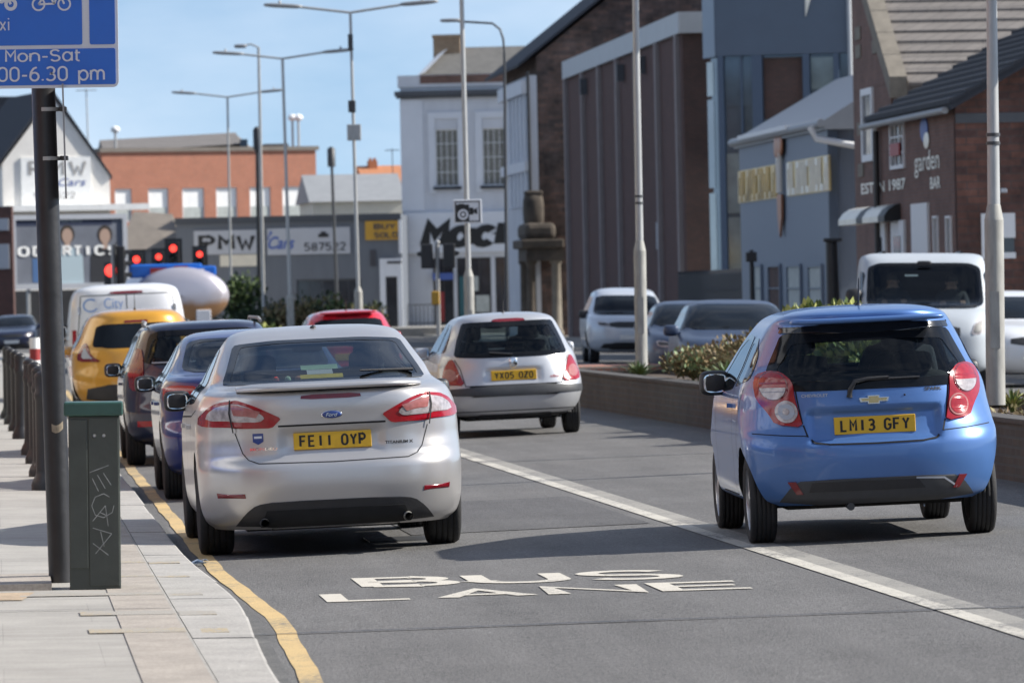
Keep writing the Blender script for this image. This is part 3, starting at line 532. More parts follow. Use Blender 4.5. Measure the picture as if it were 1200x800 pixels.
# ---- dark ribbed brick hall
LH = 22.3; sF, sN = atl(666, LH), atl(803, LH)
hl = thing('ribbed_hall', 'long dark brown brick hall with upright ribs and a pale fascia', 'building', W(LH, sF), A - math.pi / 2)
LEN = sF - sN; zt = 10.62
mb = MB(); facade(mb, 0, LEN, -.1, zt - .1, []); mb.add([(0, 0, -.1), (LEN, 0, -.1), (LEN, 14, -.1), (0, 14, -.1), (0, 0, zt - .1), (LEN, 0, zt - .1), (LEN, 14, zt - .1), (0, 14, zt - .1)], [(2, 3, 7, 6), (3, 0, 4, 7), (4, 5, 6, 7)]); mb.build('wall', 'hall_brick', hl)
mb = MB(); mb.add([(LEN + .004, 0, -.1), (LEN + .004, 14, -.1), (LEN + .004, 14, zt - .1), (LEN + .004, 0, zt - .1)], [(0, 1, 2, 3)]); mb.build('end_wall', 'hall_end', hl)
mb = MB(); mb.box(-.1, LEN + .25, -.14, -.004, zt - .62, zt + .06); mb.box(LEN + .008, LEN + .25, 0, 14, zt - .62, zt + .06); mb.build('fascia', 'fascia_pale', hl)
for px in (668, 688, 707.5, 729, 751, 776, 800):
    x = sF - atl(px, LH); q = MB(); q.box(x - .35, x + .05, -.16, -.004, -.1, zt - .63); q.build('rib', 'rib', hl)
for px in (735, 691, 760): x = sF - atl(px, LH); q = MB(); q.box(x - .3, x, -.28, -.01, zt - 1.5, zt - .9); q.build('floodlight', 'lead', hl)
q = MB(); x = sF - atl(773, LH); q.box(x - .3, x + .2, -.12, -.01, 3.1, 4.0); q.build('notice', 'sign_grey', hl)
# ---- slate-blue clad tower block with glazing
d0 = 172.; LT = lat(P(824, 60, d0).x, d0)
tw = thing('glazed_tower', 'slate blue clad block with tall glazing above the low shed', 'building', (P(838, 60, d0).x, d0, 0), -.16)
def TX(px): return (px - 838) * d0 / F / math.cos(.16)
zc = P(840, 66, d0).z; wT = TX(1010)
ca = (-.50, 2.6)   # the narrow left facet runs back
mb = MB(); mb.prism([(0, 0, zc), (wT, 0, zc), (wT, 9, zc), (ca[0] * 1.0, 9, zc), (ca[0], 1.2, zc)], (0, 0, 9)); mb.build('cladding', 'tower_clad', tw)
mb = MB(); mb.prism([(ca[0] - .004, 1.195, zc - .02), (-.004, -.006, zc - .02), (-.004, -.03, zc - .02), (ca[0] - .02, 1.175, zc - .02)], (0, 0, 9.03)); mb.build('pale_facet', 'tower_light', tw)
mb = MB(); mb.prism([(.22, .28, -.1), (wT, .28, -.1), (wT, 8.8, -.1), (ca[0] + .2, 8.8, -.1), (ca[0] + .2, 1.35, -.1)], (0, 0, zc + .1)); mb.build('glazing', 'glass_blue', tw)
for a, b in ((840, 847), (880, 892), (939, 947), (866, 868.5), (975, 981)):
    q = MB(); q.box(TX(a), TX(b), .0 if b - a > 5 else .12, .275, -.1, zc - .005); q.build('mullion', 'mullion', tw)
for (a, b, p0, p1, m) in ((848, 870, 255, 320, 'glass_pale'), (848, 870, 180, 250, 'glass_pale'), (848, 879, 70, 125, 'glass_blue'), (893, 938, 68, 140, 'hall_end'), (948, 974, 68, 105, 'glass_pale')):
    q = MB(); q.box(TX(a), TX(b), .2, .27, P(a, p1, d0).z, P(a, p0, d0).z); q.build('glass_panel', m, tw)
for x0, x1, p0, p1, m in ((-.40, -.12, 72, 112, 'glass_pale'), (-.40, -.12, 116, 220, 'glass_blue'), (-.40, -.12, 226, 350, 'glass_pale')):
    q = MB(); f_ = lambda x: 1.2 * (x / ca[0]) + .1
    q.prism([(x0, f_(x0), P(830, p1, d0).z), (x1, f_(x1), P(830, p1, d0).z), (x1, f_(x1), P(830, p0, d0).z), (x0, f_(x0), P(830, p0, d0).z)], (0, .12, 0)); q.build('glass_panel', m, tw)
q = MB(); q.tube([(TX(995), -.1, P(995, 90, d0).z), (TX(994), -.1, zc + 8)], .07, 8); q.build('downpipe', 'fascia_pale', tw)
q = MB(); q.prism([(TX(944), -.004, zc + 1.1), (TX(944), -.004, zc + 4.5), (TX(985), -.004, zc + 4.5)], (0, -.05, 0)); q.build('pale_panel', 'pale_panel', tw)
# ---- low blue-grey shed with emblem strip
LG = 20.75; sF, sN = atl(867, LG), atl(971, LG); LEN = sF - sN
gy = thing('clad_shed', 'low blue-grey clad shed with amber strip and hanging dagger emblem', 'building', W(LG, sF), A - math.pi / 2)
zg = P(965, 139, atd(971, LG)).z; mb = MB(); block(mb, LEN, 6, -.1, zg, [], .1); mb.build('wall', 'gym_clad', gy)
mb = MB(); e = .12
mb.add([(-.25, -e, zg - .05), (LEN + .3, -e, zg - .05), (LEN + .3, 2.4, zg + 1.5), (LEN + .3, 6.2, zg - .05), (-.25, 6.2, zg - .05), (2.5, 2.4, zg + 1.5),
        (-.25, -e, zg - .28), (LEN + .3, -e, zg - .28), (LEN + .3, 6.2, zg - .28), (-.25, 6.2, zg - .28)],
       [(0, 1, 2, 5), (2, 3, 4, 5), (0, 5, 4), (1, 7, 8, 3, 2), (0, 6, 7, 1), (6, 9, 8, 7), (3, 8, 9, 4), (4, 9, 6, 0)]); mb.build('roof', 'gym_roof', gy)
mb = MB(); mb.tube([(-.25, -e - .06, zg - .12), (LEN + .3, -e - .08, zg - .12)], .11, 8); mb.build('gutter', 'gym_roof', gy)
def GX(px): return sF - atl(px, LG)
def GZ(px, py): return P(px, py, atd(px, LG)).z
for a, b, k in ((867, 912, 0), (924, 974, 0)):
    mb = MB()
    n = 9; xs_ = GX(a); xe_ = GX(b); za_, zb_ = GZ(920, 231), GZ(920, 191); mb.box(xs_, xe_, -.03, -.004, za_, zb_, 0)
    for i in range(n):
        xa, xb = xs_ + (xe_ - xs_) * (i + .16) / n, xs_ + (xe_ - xs_) * (i + .84) / n; m_ = 0 if a < 900 else 1; sw_ = (xb - xa) * .30
        mb.box(xa, xa + sw_, -.07, -.031, za_ + .03, zb_ - .03, m_)
        if i % 3 != 1: mb.box(xb - sw_, xb, -.07, -.031, za_ + .03, zb_ - .03, m_)
        if i % 2 == 0: mb.box(xa + sw_, xb - sw_ if i % 3 != 1 else xb, -.066, -.031, zb_ - .2, zb_ - .03, m_)
        if i % 3 != 2: mb.box(xa + sw_, xb - sw_ if i % 3 != 1 else xb, -.066, -.031, za_ + .03, za_ + .2, m_)
    mb.build('emblem_strip', ['gold_panel', 'pale_panel'], gy)
mb = MB(); xe = GX(917); mb.sq((xe - .12, -.1, GZ(917, 172)), (.55, .06, .33), .8, .8, mi=1); mb.sq((xe + .5, -.1, GZ(917, 170)), (.35, .06, .3), .8, .8, mi=1)
mb.box(xe - .22, xe + .02, -.14, -.07, GZ(917, 226), GZ(917, 170)); mb.box(xe + .25, xe + .42, -.14, -.07, GZ(917, 226), GZ(917, 170))
mb.prism([(xe - .35, -.12, GZ(917, 228)), (xe + .5, -.12, GZ(917, 228)), (xe + .45, -.12, GZ(917, 255)), (xe + .08, -.12, GZ(917, 278)), (xe - .25, -.12, GZ(917, 255))], (0, .06, 0), 1); mb.build('dagger_emblem', ['brass', 'copper'], gy)
q = MB(); q.box(GX(880), GX(937), -.35, -.2, GZ(908, 158), GZ(908, 153)); q.build('strip_light', 'frame_white', gy)
for a, b, m in ((883, 892, 'blind_grey'), (900, 914, 'hall_end'), (922, 938, 'blind_grey'), (947, 963, 'blind_grey')):
    window(gy, GX(a), GX(b), GZ(a, 366), GZ(a, 310), -.05, 'gym_clad', m, 1, 2, .07)
q = MB(); q.tube([(LEN + .1, -.45, zg - .2), (LEN + .1, -.3, zg - .5), (LEN + .6, 2.6, zg - 1.1)], .09, 8); q.build('downpipe', 'frame_white', gy)
q = MB(); q.box(LEN + .01, LEN + .16, -.03, .22, -.1, zg - .3); q.build('corner_post', 'tower_clad', gy)
# ---- chapel with tiled roof, lower annex in front
LC = 20.35; sc0, sc1 = atl(1046, LC), atl(1002, LC)
ch = thing('brick_chapel', 'brick chapel with stone coping and a grey tiled roof', 'building', W(LC, sc1), A - math.pi / 2)
cl = sc1 - sc0; zc0 = P(1045, 98, atd(1046, LC)).z; kk = .62
mb = MB(); wo_ = (sc1 - atl(1013, LC), sc1 - atl(1026, LC), P(1015, 192, 135).z, P(1015, 108, 135).z)
facade(mb, 0, cl, -.1, zc0, [wo_], .03); mb.add([(0, 0, zc0), (cl, 0, zc0), (0, 0, zc0 + cl * kk)], [(0, 1, 2)])
mb.add([(cl, 0, -.1), (cl, 16, -.1), (cl, 16, zc0), (cl, 0, zc0), (0, 0, -.1), (0, 16, -.1), (0, 16, zc0 + cl * kk), (0, 0, zc0 + cl * kk)], [(0, 1, 2, 3), (4, 7, 6, 5), (1, 5, 6, 2)]); mb.build('wall', 'chapel_brick', ch)
mb = MB(); mb.prism([(cl + .35, .25, zc0 - .22), (cl + .35, 16, zc0 - .22), (-.2, 16, zc0 + .0 + (cl + .2) * kk), (-.2, .25, zc0 + (cl + .2) * kk)], (.04, 0, .16))
M['tile_course'] = M['slate_light']; rf = mb.build('roof', 'slate_light', ch)
mb = MB(); nrow = 15; n_ = Vector((kk, 0, 1)).normalized()
for i in range(nrow):
    t0 = i / nrow; x = cl + .35 - t0 * (cl + .5); z = zc0 - .22 + .165 + (cl + .35 - x) * kk
    mb.prism([(x + .05, .35, z - .02), (x + .05, .35, z + .055), (x - .42, .35, z + .42 * kk + .012), (x - .42, .35, z + .42 * kk - .02)], (0, 15.6, 0))
mb.build('tile_courses', 'slate_light', rf)
mb = MB()
for i in range(7):
    x1 = cl + .5 - i * (cl + .5) / 7; x0 = x1 - (cl + .5) / 7 + .02; z1 = zc0 - .25 + (cl + .35 - x1) * kk; z0 = zc0 - .25 + (cl + .35 - x0) * kk
    mb.prism([(x1, -.10, z1), (x0, -.10, z0), (x0, -.10, z0 + .48), (x1, -.10, z1 + .48)], (0, .40, 0))
mb.build('coping', 'stone', ch)
mb = MB(); 
for zz in (P(1010, 37, 135).z, P(1010, 58, 135).z, P(1010, 148, 135).z, P(1010, 196, 135).z):
    for xa, xb in ((wo_[0] - .8, wo_[0] - .03), (wo_[1] + .03, wo_[1] + .8)): mb = MB(); mb.box(xa, xb, -.03, -.004, zz - .25, zz + .05); mb.build('stone_block', 'stone', ch)
window(ch, *wo_, -.03, 'frame_white', 'glass_win', 1, 2, .16)
LA = 19.4; sF, sN = atl(1028, LA), atl(1121, LA); al = sF - sN; AXd = lambda px: sF - atl(px, LA)
def AZ(px, py): return P(px, py, atd(px, LA)).z
an = thing('brick_annex', 'low brick annex with shop signs, white door and dark tiled roof', 'building', W(LA, sF), A - math.pi / 2)
za = AZ(1080, 133)
ops = [(AXd(1045.5), AXd(1061.5), AZ(1053, 198), AZ(1053, 142)), (AXd(1070), AXd(1088), .1, AZ(1079, 240)), (AXd(1094), AXd(1099), 1.0, AZ(1096, 253)), (AXd(1109), AXd(1114.5), 1.0, AZ(1111, 253)), (AXd(1031), AXd(1038), .1, AZ(1034, 262)), (AXd(1046), AXd(1060), .1, AZ(1053, 260))]
mb = MB(); facade(mb, 0, al, -.1, za, ops, .03); mb.add([(0, 0, -.1), (0, 9, -.1), (0, 9, za), (0, 0, za), (al, 9, -.1), (al, 9, za)], [(0, 3, 2, 1), (1, 2, 5, 4)]); mb.build('wall', 'chapel_brick', an)
mb = MB(); ga = 6.2; mb.prism([(al, 0, -.1), (al, 2 * ga, -.1), (al, 2 * ga, za), (al, ga, za + 3.4), (al, 0, za)], (-.25, 0, 0)); mb.build('end_wall', 'annex_brick', an)
mb = MB(); sl = 3.4 / ga; ov = .16
for sy in (1, -1):
    y0 = -ov if sy > 0 else 2 * ga + ov; mb.prism([(-.5, y0, za - ov * sl), (al + .45, y0, za - ov * sl), (al + .45, ga, za + 3.4), (-.5, ga, za + 3.4)], (0, 0, .16))
for i in range(19):
    t0 = i / 19; y = -ov + t0 * (ga + ov); z = za - ov * sl + (y + ov) * sl + .16
    mb.prism([(-.5, y - .04, z - .03), (-.5, y - .04, z + .07), (-.5, y + .31, z + .31 * sl + .015), (-.5, y + .31, z + .31 * sl - .03)], (al + .98, 0, 0))
mb.build('roof', 'slate_dark', an)
mb = MB(); mb.tube([(-.5, -ov - .08, za - ov * sl), (al + .2, -ov - .08, za - ov * sl)], .07, 8); mb.build('gutter', 'grey_metal', an)
M['sill_white'] = M['frame_white']
window(an, *ops[0], -.02, 'frame_white', 'glass_win', 3, 3, .08); window(an, *ops[2], -.02, 'frame_white', 'glass_win', 1, 1, .05); window(an, *ops[3], -.02, 'frame_white', 'glass_win', 1, 1, .05)
q = MB(); q.box(ops[0][0] + .3, ops[0][1] - .3, -.09, -.052, ops[0][2] + .28, ops[0][2] + .55); q.build('red_emblem', 'shop_red', an)
for o4, m in ((ops[1], 'frame_white'), (ops[4], 'frame_white'), (ops[5], 'frame_white')):
    q = MB(); q.box(o4[0] - .05, o4[1] + .05, -.06, .02, o4[2], o4[3] + .03); dd = q.build('door', m, an)
    if o4 is not ops[1]: q = MB(); q.box(o4[0] + .35, o4[1] - .35, -.075, -.062, o4[2] + .4, o4[3] - .3); q.build('pane', 'glass_win', dd)
    else: q = MB(); q.box(o4[1] - .25, o4[1] - .18, -.12, -.062, o4[2] + 1.0, o4[2] + 1.15); q.build('handle', 'dark_metal', dd)
for a, b in ((1000, 1021), (1026, 1047)):
    q = MB(); xa, xb = AXd(a), AXd(b)
    for i in range(5): pass
    prof = [(0, 0), (-.12, -.03), (-.26, -.12), (-.36, -.26), (-.36, -.38), (0, -.38)]
    q.prism([(xa, y - .004, AZ(1030, 241) + z) for y, z in prof], (xb - xa, 0, 0)); q.build('awning', 'pale_panel', an)
    q = MB(); q.prism([(xb + .01, y - .006, AZ(1030, 241) + z) for y, z in prof], (.9, 0, 0)); q.build('awning_end', 'ink', an)
ftext('EST IN 1987', 'pale_panel', an, AXd(1010), AXd(1062), AZ(1035, 225), AZ(1035, 212), -.02, .02)
ftext('garden', 'pale_panel', an, AXd(1073), AXd(1102), AZ(1088, 207), AZ(1088, 176), -.02, .0)
ftext('BAR', 'pale_panel', an, AXd(1091), AXd(1103), AZ(1097, 221), AZ(1097, 207), -.02, .02)
q = MB(); q.sq((AXd(1085), -.02, AZ(1085, 152)), (.5, .015, .26), .9, .9, mi=0); q.sq((AXd(1085) + .3, -.025, AZ(1085, 165)), (.35, .015, .18), .9, .9, mi=1); q.build('bird_emblem', ['ink_blue', 'pale_panel'], an)
q = MB(); q.tube([(AXd(1032.5), -.1, 0), (AXd(1032.5), -.1, za - .2)], .07, 8); q.build('downpipe', 'black_metal', an)
ew = [(1148, 1191, 250, 300)]
# window and lamp in the annex end wall, which faces the camera
q = MB(); yy = lambda px: (P(px, 280, atd(1121, LA)).x - W(LA, sN).x) / math.cos(A)
y0, y1, z0, z1 = yy(1150), yy(1190), P(1165, 303, atd(1121, LA)).z, P(1165, 250, atd(1121, LA)).z
q.box(al + .005, al + .06, y0, y0 + .2, z0, z1); q.box(al + .005, al + .06, y1 - .25, y1, z1 - .5, z1); q.box(al + .005, al + .06, y0 + .2, y1 - .25, z1 - .14, z1); q.box(al + .005, al + .06, y0 + .2, y1, z0, z0 + .12); wq = q.build('window', 'frame_white', an)
q = MB(); q.box(al + .004, al + .03, y0 + .2, y1 - .02, z0 + .12, z1 - .14); q.build('pane', 'glass_win', wq)
q = MB(); q.box(al + .005, al + .04, 0, 2 * ga, za - .35, za - .15); q.build('lead_band', 'lead', an)
q = MB(); q.bbox(al + .005, al + .2, yy(1172), yy(1180), P(1176, 226, atd(1121, LA)).z, P(1176, 221, atd(1121, LA)).z, .02); q.build('wall_lamp', 'sign_grey', an)
# ---- grey car workshop unit with sign boards
un, X, Z = front('workshop_unit', 'long low grey workshop with pale sign boards and an amber sign', 205, 263, -.04)
zt = Z(257); mb = MB()
ops = [(X(345), X(421), Z(357, 380), Z(327, 380)), (X(450), X(463), .3, Z(325, 455))]
block(mb, X(469), 12, -.1, zt, ops, .15); mb.build('wall', 'grey_clad', un)
mb = MB(); mb.box(-.05, X(469), -.12, -.004, zt - .25, zt + .05); mb.build('roof_edge', 'grey_band', un)
q = MB(); q.box(X(226), X(302), -.10, -.004, Z(298, 265), Z(270, 265)); sg = q.build('sign_board', 'sign_grey', un)
wtext('PMW', 'ink', sg, X(231), X(297), Z(294, 265), Z(275, 265), -.115, .21, .3)
q = MB(); q.box(X(312), X(409), -.10, -.004, Z(298, 360), Z(267, 360)); sg = q.build('sign_board', 'sign_grey', un)
ftext('Cars', 'ink_blue', sg, X(313), X(344), Z(292, 330), Z(277, 330), -.115, .02, .35); ftext('?', 'ink_blue', sg, X(312), X(318), Z(281, 315), Z(271, 315), -.115, .02, .3)
wtext('587522', 'ink', sg, X(355), X(404), Z(294, 380), Z(284, 380), -.115, .16)
q = MB(); q.box(X(372), X(384), -.12, -.102, Z(278, 380), Z(274, 380)); q.box(X(375), X(381), -.12, -.102, Z(274, 380), Z(271.5, 380)); q.build('telephone_symbol', 'ink', sg)
q = MB(); q.box(X(427), X(468), -.12, -.004, Z(281, 450), Z(259, 450)); sg = q.build('amber_sign', 'sign_yellow', un)
wtext('BUY', 'ink_soft', sg, X(437), X(463), Z(269, 450), Z(262, 450), -.135, .2); wtext('SOLD', 'ink_soft', sg, X(437), X(468) - .1, Z(279, 450), Z(272, 450), -.135, .2)
window(un, *ops[0], .1, 'grey_band', 'glass_win', 5, 1, .08)
q = MB(); q.box(ops[1][0], ops[1][1], .05, .12, ops[1][2], ops[1][3]); q.build('door', 'glass_win', un)
q = MB(); q.box(X(443), X(449.6), -.2, -.01, .2, Z(303, 455)); q.box(X(463.4), X(469), -.2, -.01, .2, Z(303, 455)); q.box(X(449.7), X(463.3), -.2, -.01, Z(324, 455), Z(303, 455)); dp = q.build('door_surround', 'band_white', un)
q = MB(); q.box(X(452), X(469), -.23, -.205, Z(309, 460), Z(306, 460)); q.build('lettering_strip', 'ink_soft', dp)
q = MB(); q.box(X(432), X(439), -.05, -.01, Z(312, 435), Z(293, 435)); q.build('notice', 'ink_soft', un)
q = MB(); q.box(X(466), X(469.5), -.16, -.01, Z(297, 467), zt - .26); q.build('corner_strip', 'band_white', un)
q = MB(); q.box(X(256), X(308), -.06, -.004, Z(312, 280), Z(298.5, 280)); q.build('white_panel', 'cream', un)
# ---- taller shed with grey roof and cream wall behind it
sh, X, Z = front('cream_shed', 'cream walled shed with a plain grey roof behind the workshop', 366, 285, .12)
mb = MB(); mb.box(0, X(473), 0, 8, -.1, Z(236)); mb.build('wall', 'cream', sh)
mb = MB(); mb.prism([(-.2, -.3, Z(237)), (-.2, 4, Z(203)), (-.2, 8.3, Z(237))], (X(473) + .3, 0, 0)); mb.build('roof', 'grey_roof', sh)
hs, X, Z = front('red_roofed_house', 'small red roofed house showing only its roof and chimney', 430, 320, .15)
mb = MB(); mb.box(0, X(480), 0, 6, -.1, Z(211)); mb.build('wall', 'cream', hs)
mb = MB(); mb.prism([(-.2, -.3, Z(214)), (-.2, 3, Z(193)), (-.2, 6.3, Z(214))], (X(482), 0, 0)); rf = mb.build('roof', 'terracotta', hs)
mb = MB(); mb.box(X(439), X(449), 2.4, 3.2, Z(205), Z(187, 440)); mb.box(X(440), X(443), 2.6, 2.9, Z(187, 440), Z(184, 440)); mb.box(X(445), X(448), 2.6, 2.9, Z(187, 440), Z(184, 440)); mb.build('chimney', 'terracotta', rf)
# ---- orange-red brick block
rb, X, Z = front('brick_block', 'two storey orange red brick block with a row of blinded windows', 120, 305, .42)
zt = Z(176, 240); zw0, zw1 = Z(258, 240), Z(219, 240); mb = MB()
wn = [(134, 153), (172, 195), (211, 236), (250, 274), (289, 313), (327, 352)]; ops = [(X(a), X(b), zw0, zw1) for a, b in wn]
block(mb, X(367), 10, -.1, zt, ops, .2); mb.build('wall', 'red_brick', rb)
mb = MB(); mb.box(-.15, X(367) + .15, -.12, 10.1, zt, zt + .22); mb.build('coping', 'brown_roof', rb)
for a, b, c, d in ops:
    w_ = window(rb, a, b, c, d, .10, 'frame_white', 'blind', 1, 1, .07); q = MB(); q.box(a + .08, b - .08, .078, .098, c + .1, c + (d - c) * .42); q.build('blind', 'blind_grey', w_)
gs, X, Z = front('grey_roofed_hall', 'low pitched grey roof rising behind the orange brick block', 128, 330, .1)
mb = MB(); mb.box(0, X(300), 0, 14, -.1, Z(176)); mb.box(X(310), X(338), 0, 8, -.1, Z(168, 320)); mb.build('wall', 'brown_roof', gs)
mb = MB(); mb.prism([(-.3, -.4, Z(178)), (-.3, 7, Z(160)), (-.3, 14.4, Z(178))], (X(284) + .3, 0, .3)); mb.prism([(X(284), -.4, Z(178, 284)), (X(284), 7, Z(152, 284)), (X(284), 14.4, Z(178, 284))], (X(304) - X(284), 0, -.9)); mb.build('roof', 'slate_light', gs)
q = MB(); q.box(X(281), X(290), -.4, .3, Z(173, 285), Z(163, 285)); q.build('skylight', 'glass_blue', gs)
# ---- white painted gable, dark roof beyond, shop canopy
wg, X, Z = front('white_gable_house', 'white painted brick gable with a sign board and a white canopy', 3, 250, .30)
za = Z(113, 62); mb = MB(); mb.prism([(0, 0, -.1), (X(126), 0, -.1), (X(126), 0, Z(206, 126)), (X(62), 0, za), (0, 0, Z(192, 3))], (0, 9, 0)); mb.build('wall', 'white_wall', wg)
mb = MB()
mb.prism([(X(62), -.12, za + .12), (X(128), -.12, Z(209, 126)), (X(128), -.12, Z(205, 126)), (X(62), -.12, za + .32)], (0, 9.2, 0)); mb.prism([(X(62), -.12, za + .12), (X(62), -.12, za + .32), (-.2, -.12, Z(190, 3)), (-.2, -.12, Z(194, 3))], (0, 9.2, 0)); mb.build('roof', 'slate_dark', wg)
q = MB(); q.box(X(24), X(104), -.08, -.004, Z(246, 60), Z(184, 60)); sg = q.build('sign_board', 'blind', wg)
M['ink_pale'] = mk('weathered_ink', (.34, .33, .32), .6)
wtext('PMW', 'ink_pale', sg, X(32), X(98), Z(206, 60), Z(188, 60), -.095, .16, .4); ftext('Cars', 'ink_blue', sg, X(66), X(98), Z(218, 60), Z(209, 60), -.095, .0, .3); wtext('587522', 'ink_pale', sg, X(38), X(86), Z(233, 60), Z(225, 60), -.095, .14)
q = MB(); q.box(X(3), X(164), -1.2, -.004, Z(247, 80), Z(240, 80)); q.build('canopy', 'blind', wg)
dr, X, Z = front('dark_roofed_hall', 'tall dark slate roof rising left of the white gable', -90, 274, .1)
mb = MB(); mb.prism([(0, 0, -.1), (X(9), 0, -.1), (X(9), 0, Z(190, 0)), (X(50), 0, Z(113, 40)), (0, 0, Z(113, -90))], (0, .4, 0)); mb.box(0, X(9), .41, 8, -.1, Z(195, 0)); mb.build('roof', 'slate_dark', dr)
br, X, Z = front('brown_roofed_house', 'brown roofed low house between the billboard and the workshop', 144, 268, .0)
mb = MB(); mb.box(X(138), X(206), .2, 7, -.1, Z(292, 170)); mb.build('wall', 'grey_clad', br)
mb = MB(); mb.prism([(X(138), 0, Z(292, 170)), (X(208), 0, Z(292, 170)), (X(196), 3.5, Z(250, 170)), (X(150), 3.5, Z(246, 170))], (0, .12, 0)); mb.prism([(X(208), 0, Z(292, 170)), (X(208), 7, Z(292, 170)), (X(196), 3.5, Z(250, 170))], (-.1, 0, .0)); mb.build('roof', 'brown_roof', br)
sf, X, Z = front('brick_shop_side', 'narrow dark shop front at the far left edge', -60, 232, 0)
mb = MB(); mb.box(0, X(13), 0, .8, -.1, Z(242, 0)); mb.build('wall', 'hall_brick', sf)
q = MB(); q.box(X(-4), X(9), -.1, -.004, Z(315, 5), Z(286, 5)); q.build('notice', 'sign_grey', sf)
q = MB(); q.box(X(-4), X(9), -.1, -.004, Z(270, 5), Z(256, 5)); q.build('lit_sign', 'sign_grey', sf)
hd, X, Z = front('boundary_wall', 'dark boundary wall below the billboard', -60, 243, 0)
tag(hd, 'dark boundary wall running below the billboard', 'wall')
mb = MB(); mb.box(0, X(210), .3, .7, -.1, Z(340, 60)); mb.build('wall', 'brown_roof', hd)
# ---- billboard
o_ = P(15, 348, 238); bb = thing('billboard', 'framed billboard with a poster of two smiling people and white letters', 'billboard', (o_.x, o_.y, 0), .42)
k = 238 / F / math.cos(.42); X = lambda px: (px - 15) * k
Z = lambda py, px=80: P(px, py, 238).z
zb, zt = Z(338), Z(251)
mb = MB(); mb.box(0, X(147), 0, .25, zb, zb + .22); mb.box(0, X(147), 0, .25, zt - .2, zt); mb.box(0, .2, 0, .25, zb + .22, zt - .2); mb.box(X(147) - .2, X(147), 0, .25, zb + .22, zt - .2); mb.build('frame', 'sign_grey', bb)
mb = MB(); mb.box(.2, X(147) - .2, .10, .24, zb + .22, zt - .2); po_ = mb.build('poster', 'poster_dark', bb)
def flat(mb, pts, y, mi=0): mb.add([(X(x), y, Z(z)) for x, z in pts], [tuple(range(len(pts)))], mi)
def disc(mb, x, z, rx, rz, y, mi=0, n=18): flat(mb, [(x + rx * math.cos(2 * math.pi * i / n), z - rz * math.sin(2 * math.pi * i / n)) for i in range(n)], y, mi)
mb = MB(); flat(mb, [(20, 264), (130, 264), (130, 258), (20, 258)], .09); mb.build('headline_band', 'poster_navy', po_)
ftext('REAL PEOPLE', 'blind_grey', po_, X(72), X(96), Z(260), Z(256.5), .085, .03)
for (cx, cz, m) in ((79, 276, 'poster_pale'), (122, 277, 'cloth_dark')):
    mb = MB(); flat(mb, [(cx - 18, 332), (cx + 18, 332), (cx + 17, 300), (cx + 7, 289), (cx - 7, 289), (cx - 17, 300)], .088); mb.build('figure_clothes', m, po_)
    mb = MB(); disc(mb, cx, cz - 2, 8.5, 11, .086); mb.build('figure_hair', 'hair', po_); mb = MB(); disc(mb, cx, cz, 6, 9, .084); flat(mb, [(cx - 3, 292), (cx + 3, 292), (cx + 3, 282), (cx - 3, 282)], .0845); mb.build('figure_face', 'poster_skin', po_)
mb = MB(); flat(mb, [(39, 330), (50, 330), (50, 302), (39, 302)], .087); mb.build('blue_patch', 'poster_blue', po_)
for t_, x0, x1 in (('O', 22, 36), ('D', 39, 51), ('A', 59, 71), ('R', 73, 84), ('T', 85, 96), ('I', 99, 105), ('C', 109, 122), ('S', 124, 137)): wtext(t_, 'blind', po_, X(x0), X(x1), Z(300), Z(287), .06, .24)
mb = MB(); mb.box(X(33), X(36), .1, .3, -.1, zb); mb.box(X(110), X(113), .1, .3, -.1, zb); mb.build('leg', 'galv', bb)
# ------------------------------------------------------------------ street lamps in the planter
def strut_pole(t, base, top, r0, r1, flare, mat='galv'):      # column with a thicker base section
    b = Vector(base); d = Vector(top) - b; L = d.length; zf = 1.75 if flare else 0
    at = lambda z: b + d * (z / d.z) - t.location
    if flare:
        q = MB(); q.tube([at(0), at(zf - .12)], r0, 16, cap=False); q.tube([at(zf - .12), at(zf), at(zf + .02)], [r0, r1 * 1.1, r1], 16, cap=True); q.build('base', 'galv_base', t)
        q = MB(); q.box(-r0 * .5, r0 * .5, -r0 - .004, -r0 + .03, .5, 1.0); q.build('access_door', 'galv_base', t)
    q = MB(); q.tube([at(zf), at(d.z)], [r1, r1 * .8], 14); return q.build('column', mat, t)
LAMPS = [(1167, 474, 1161.5, -60, 50.2, .6, .085, .056, 'grey street lamp column standing in the planter behind the light blue car'),
         (752, 433, 744, -40, 78, .6, .085, .054, 'grey street lamp column in the planter with a brushy shrub at its foot'),
         (551, 400, 540, -40, 106, .4, .095, .052, 'grey street lamp column carrying the speed camera sign'),
         (421.5, 400, 410.5, 15, 139, .2, .10, .046, 'double armed street lamp with a small box halfway up its column'),
         (341.5, 400, 331, 69, 172, .1, .115, .055, 'double armed street lamp rising above the orange brick block, brightest column'),
         (272, 400, 266.5, 114, 216, .1, .12, .05, 'farthest and shortest double armed street lamp, in front of the orange brick block')]
lamp_at = {}
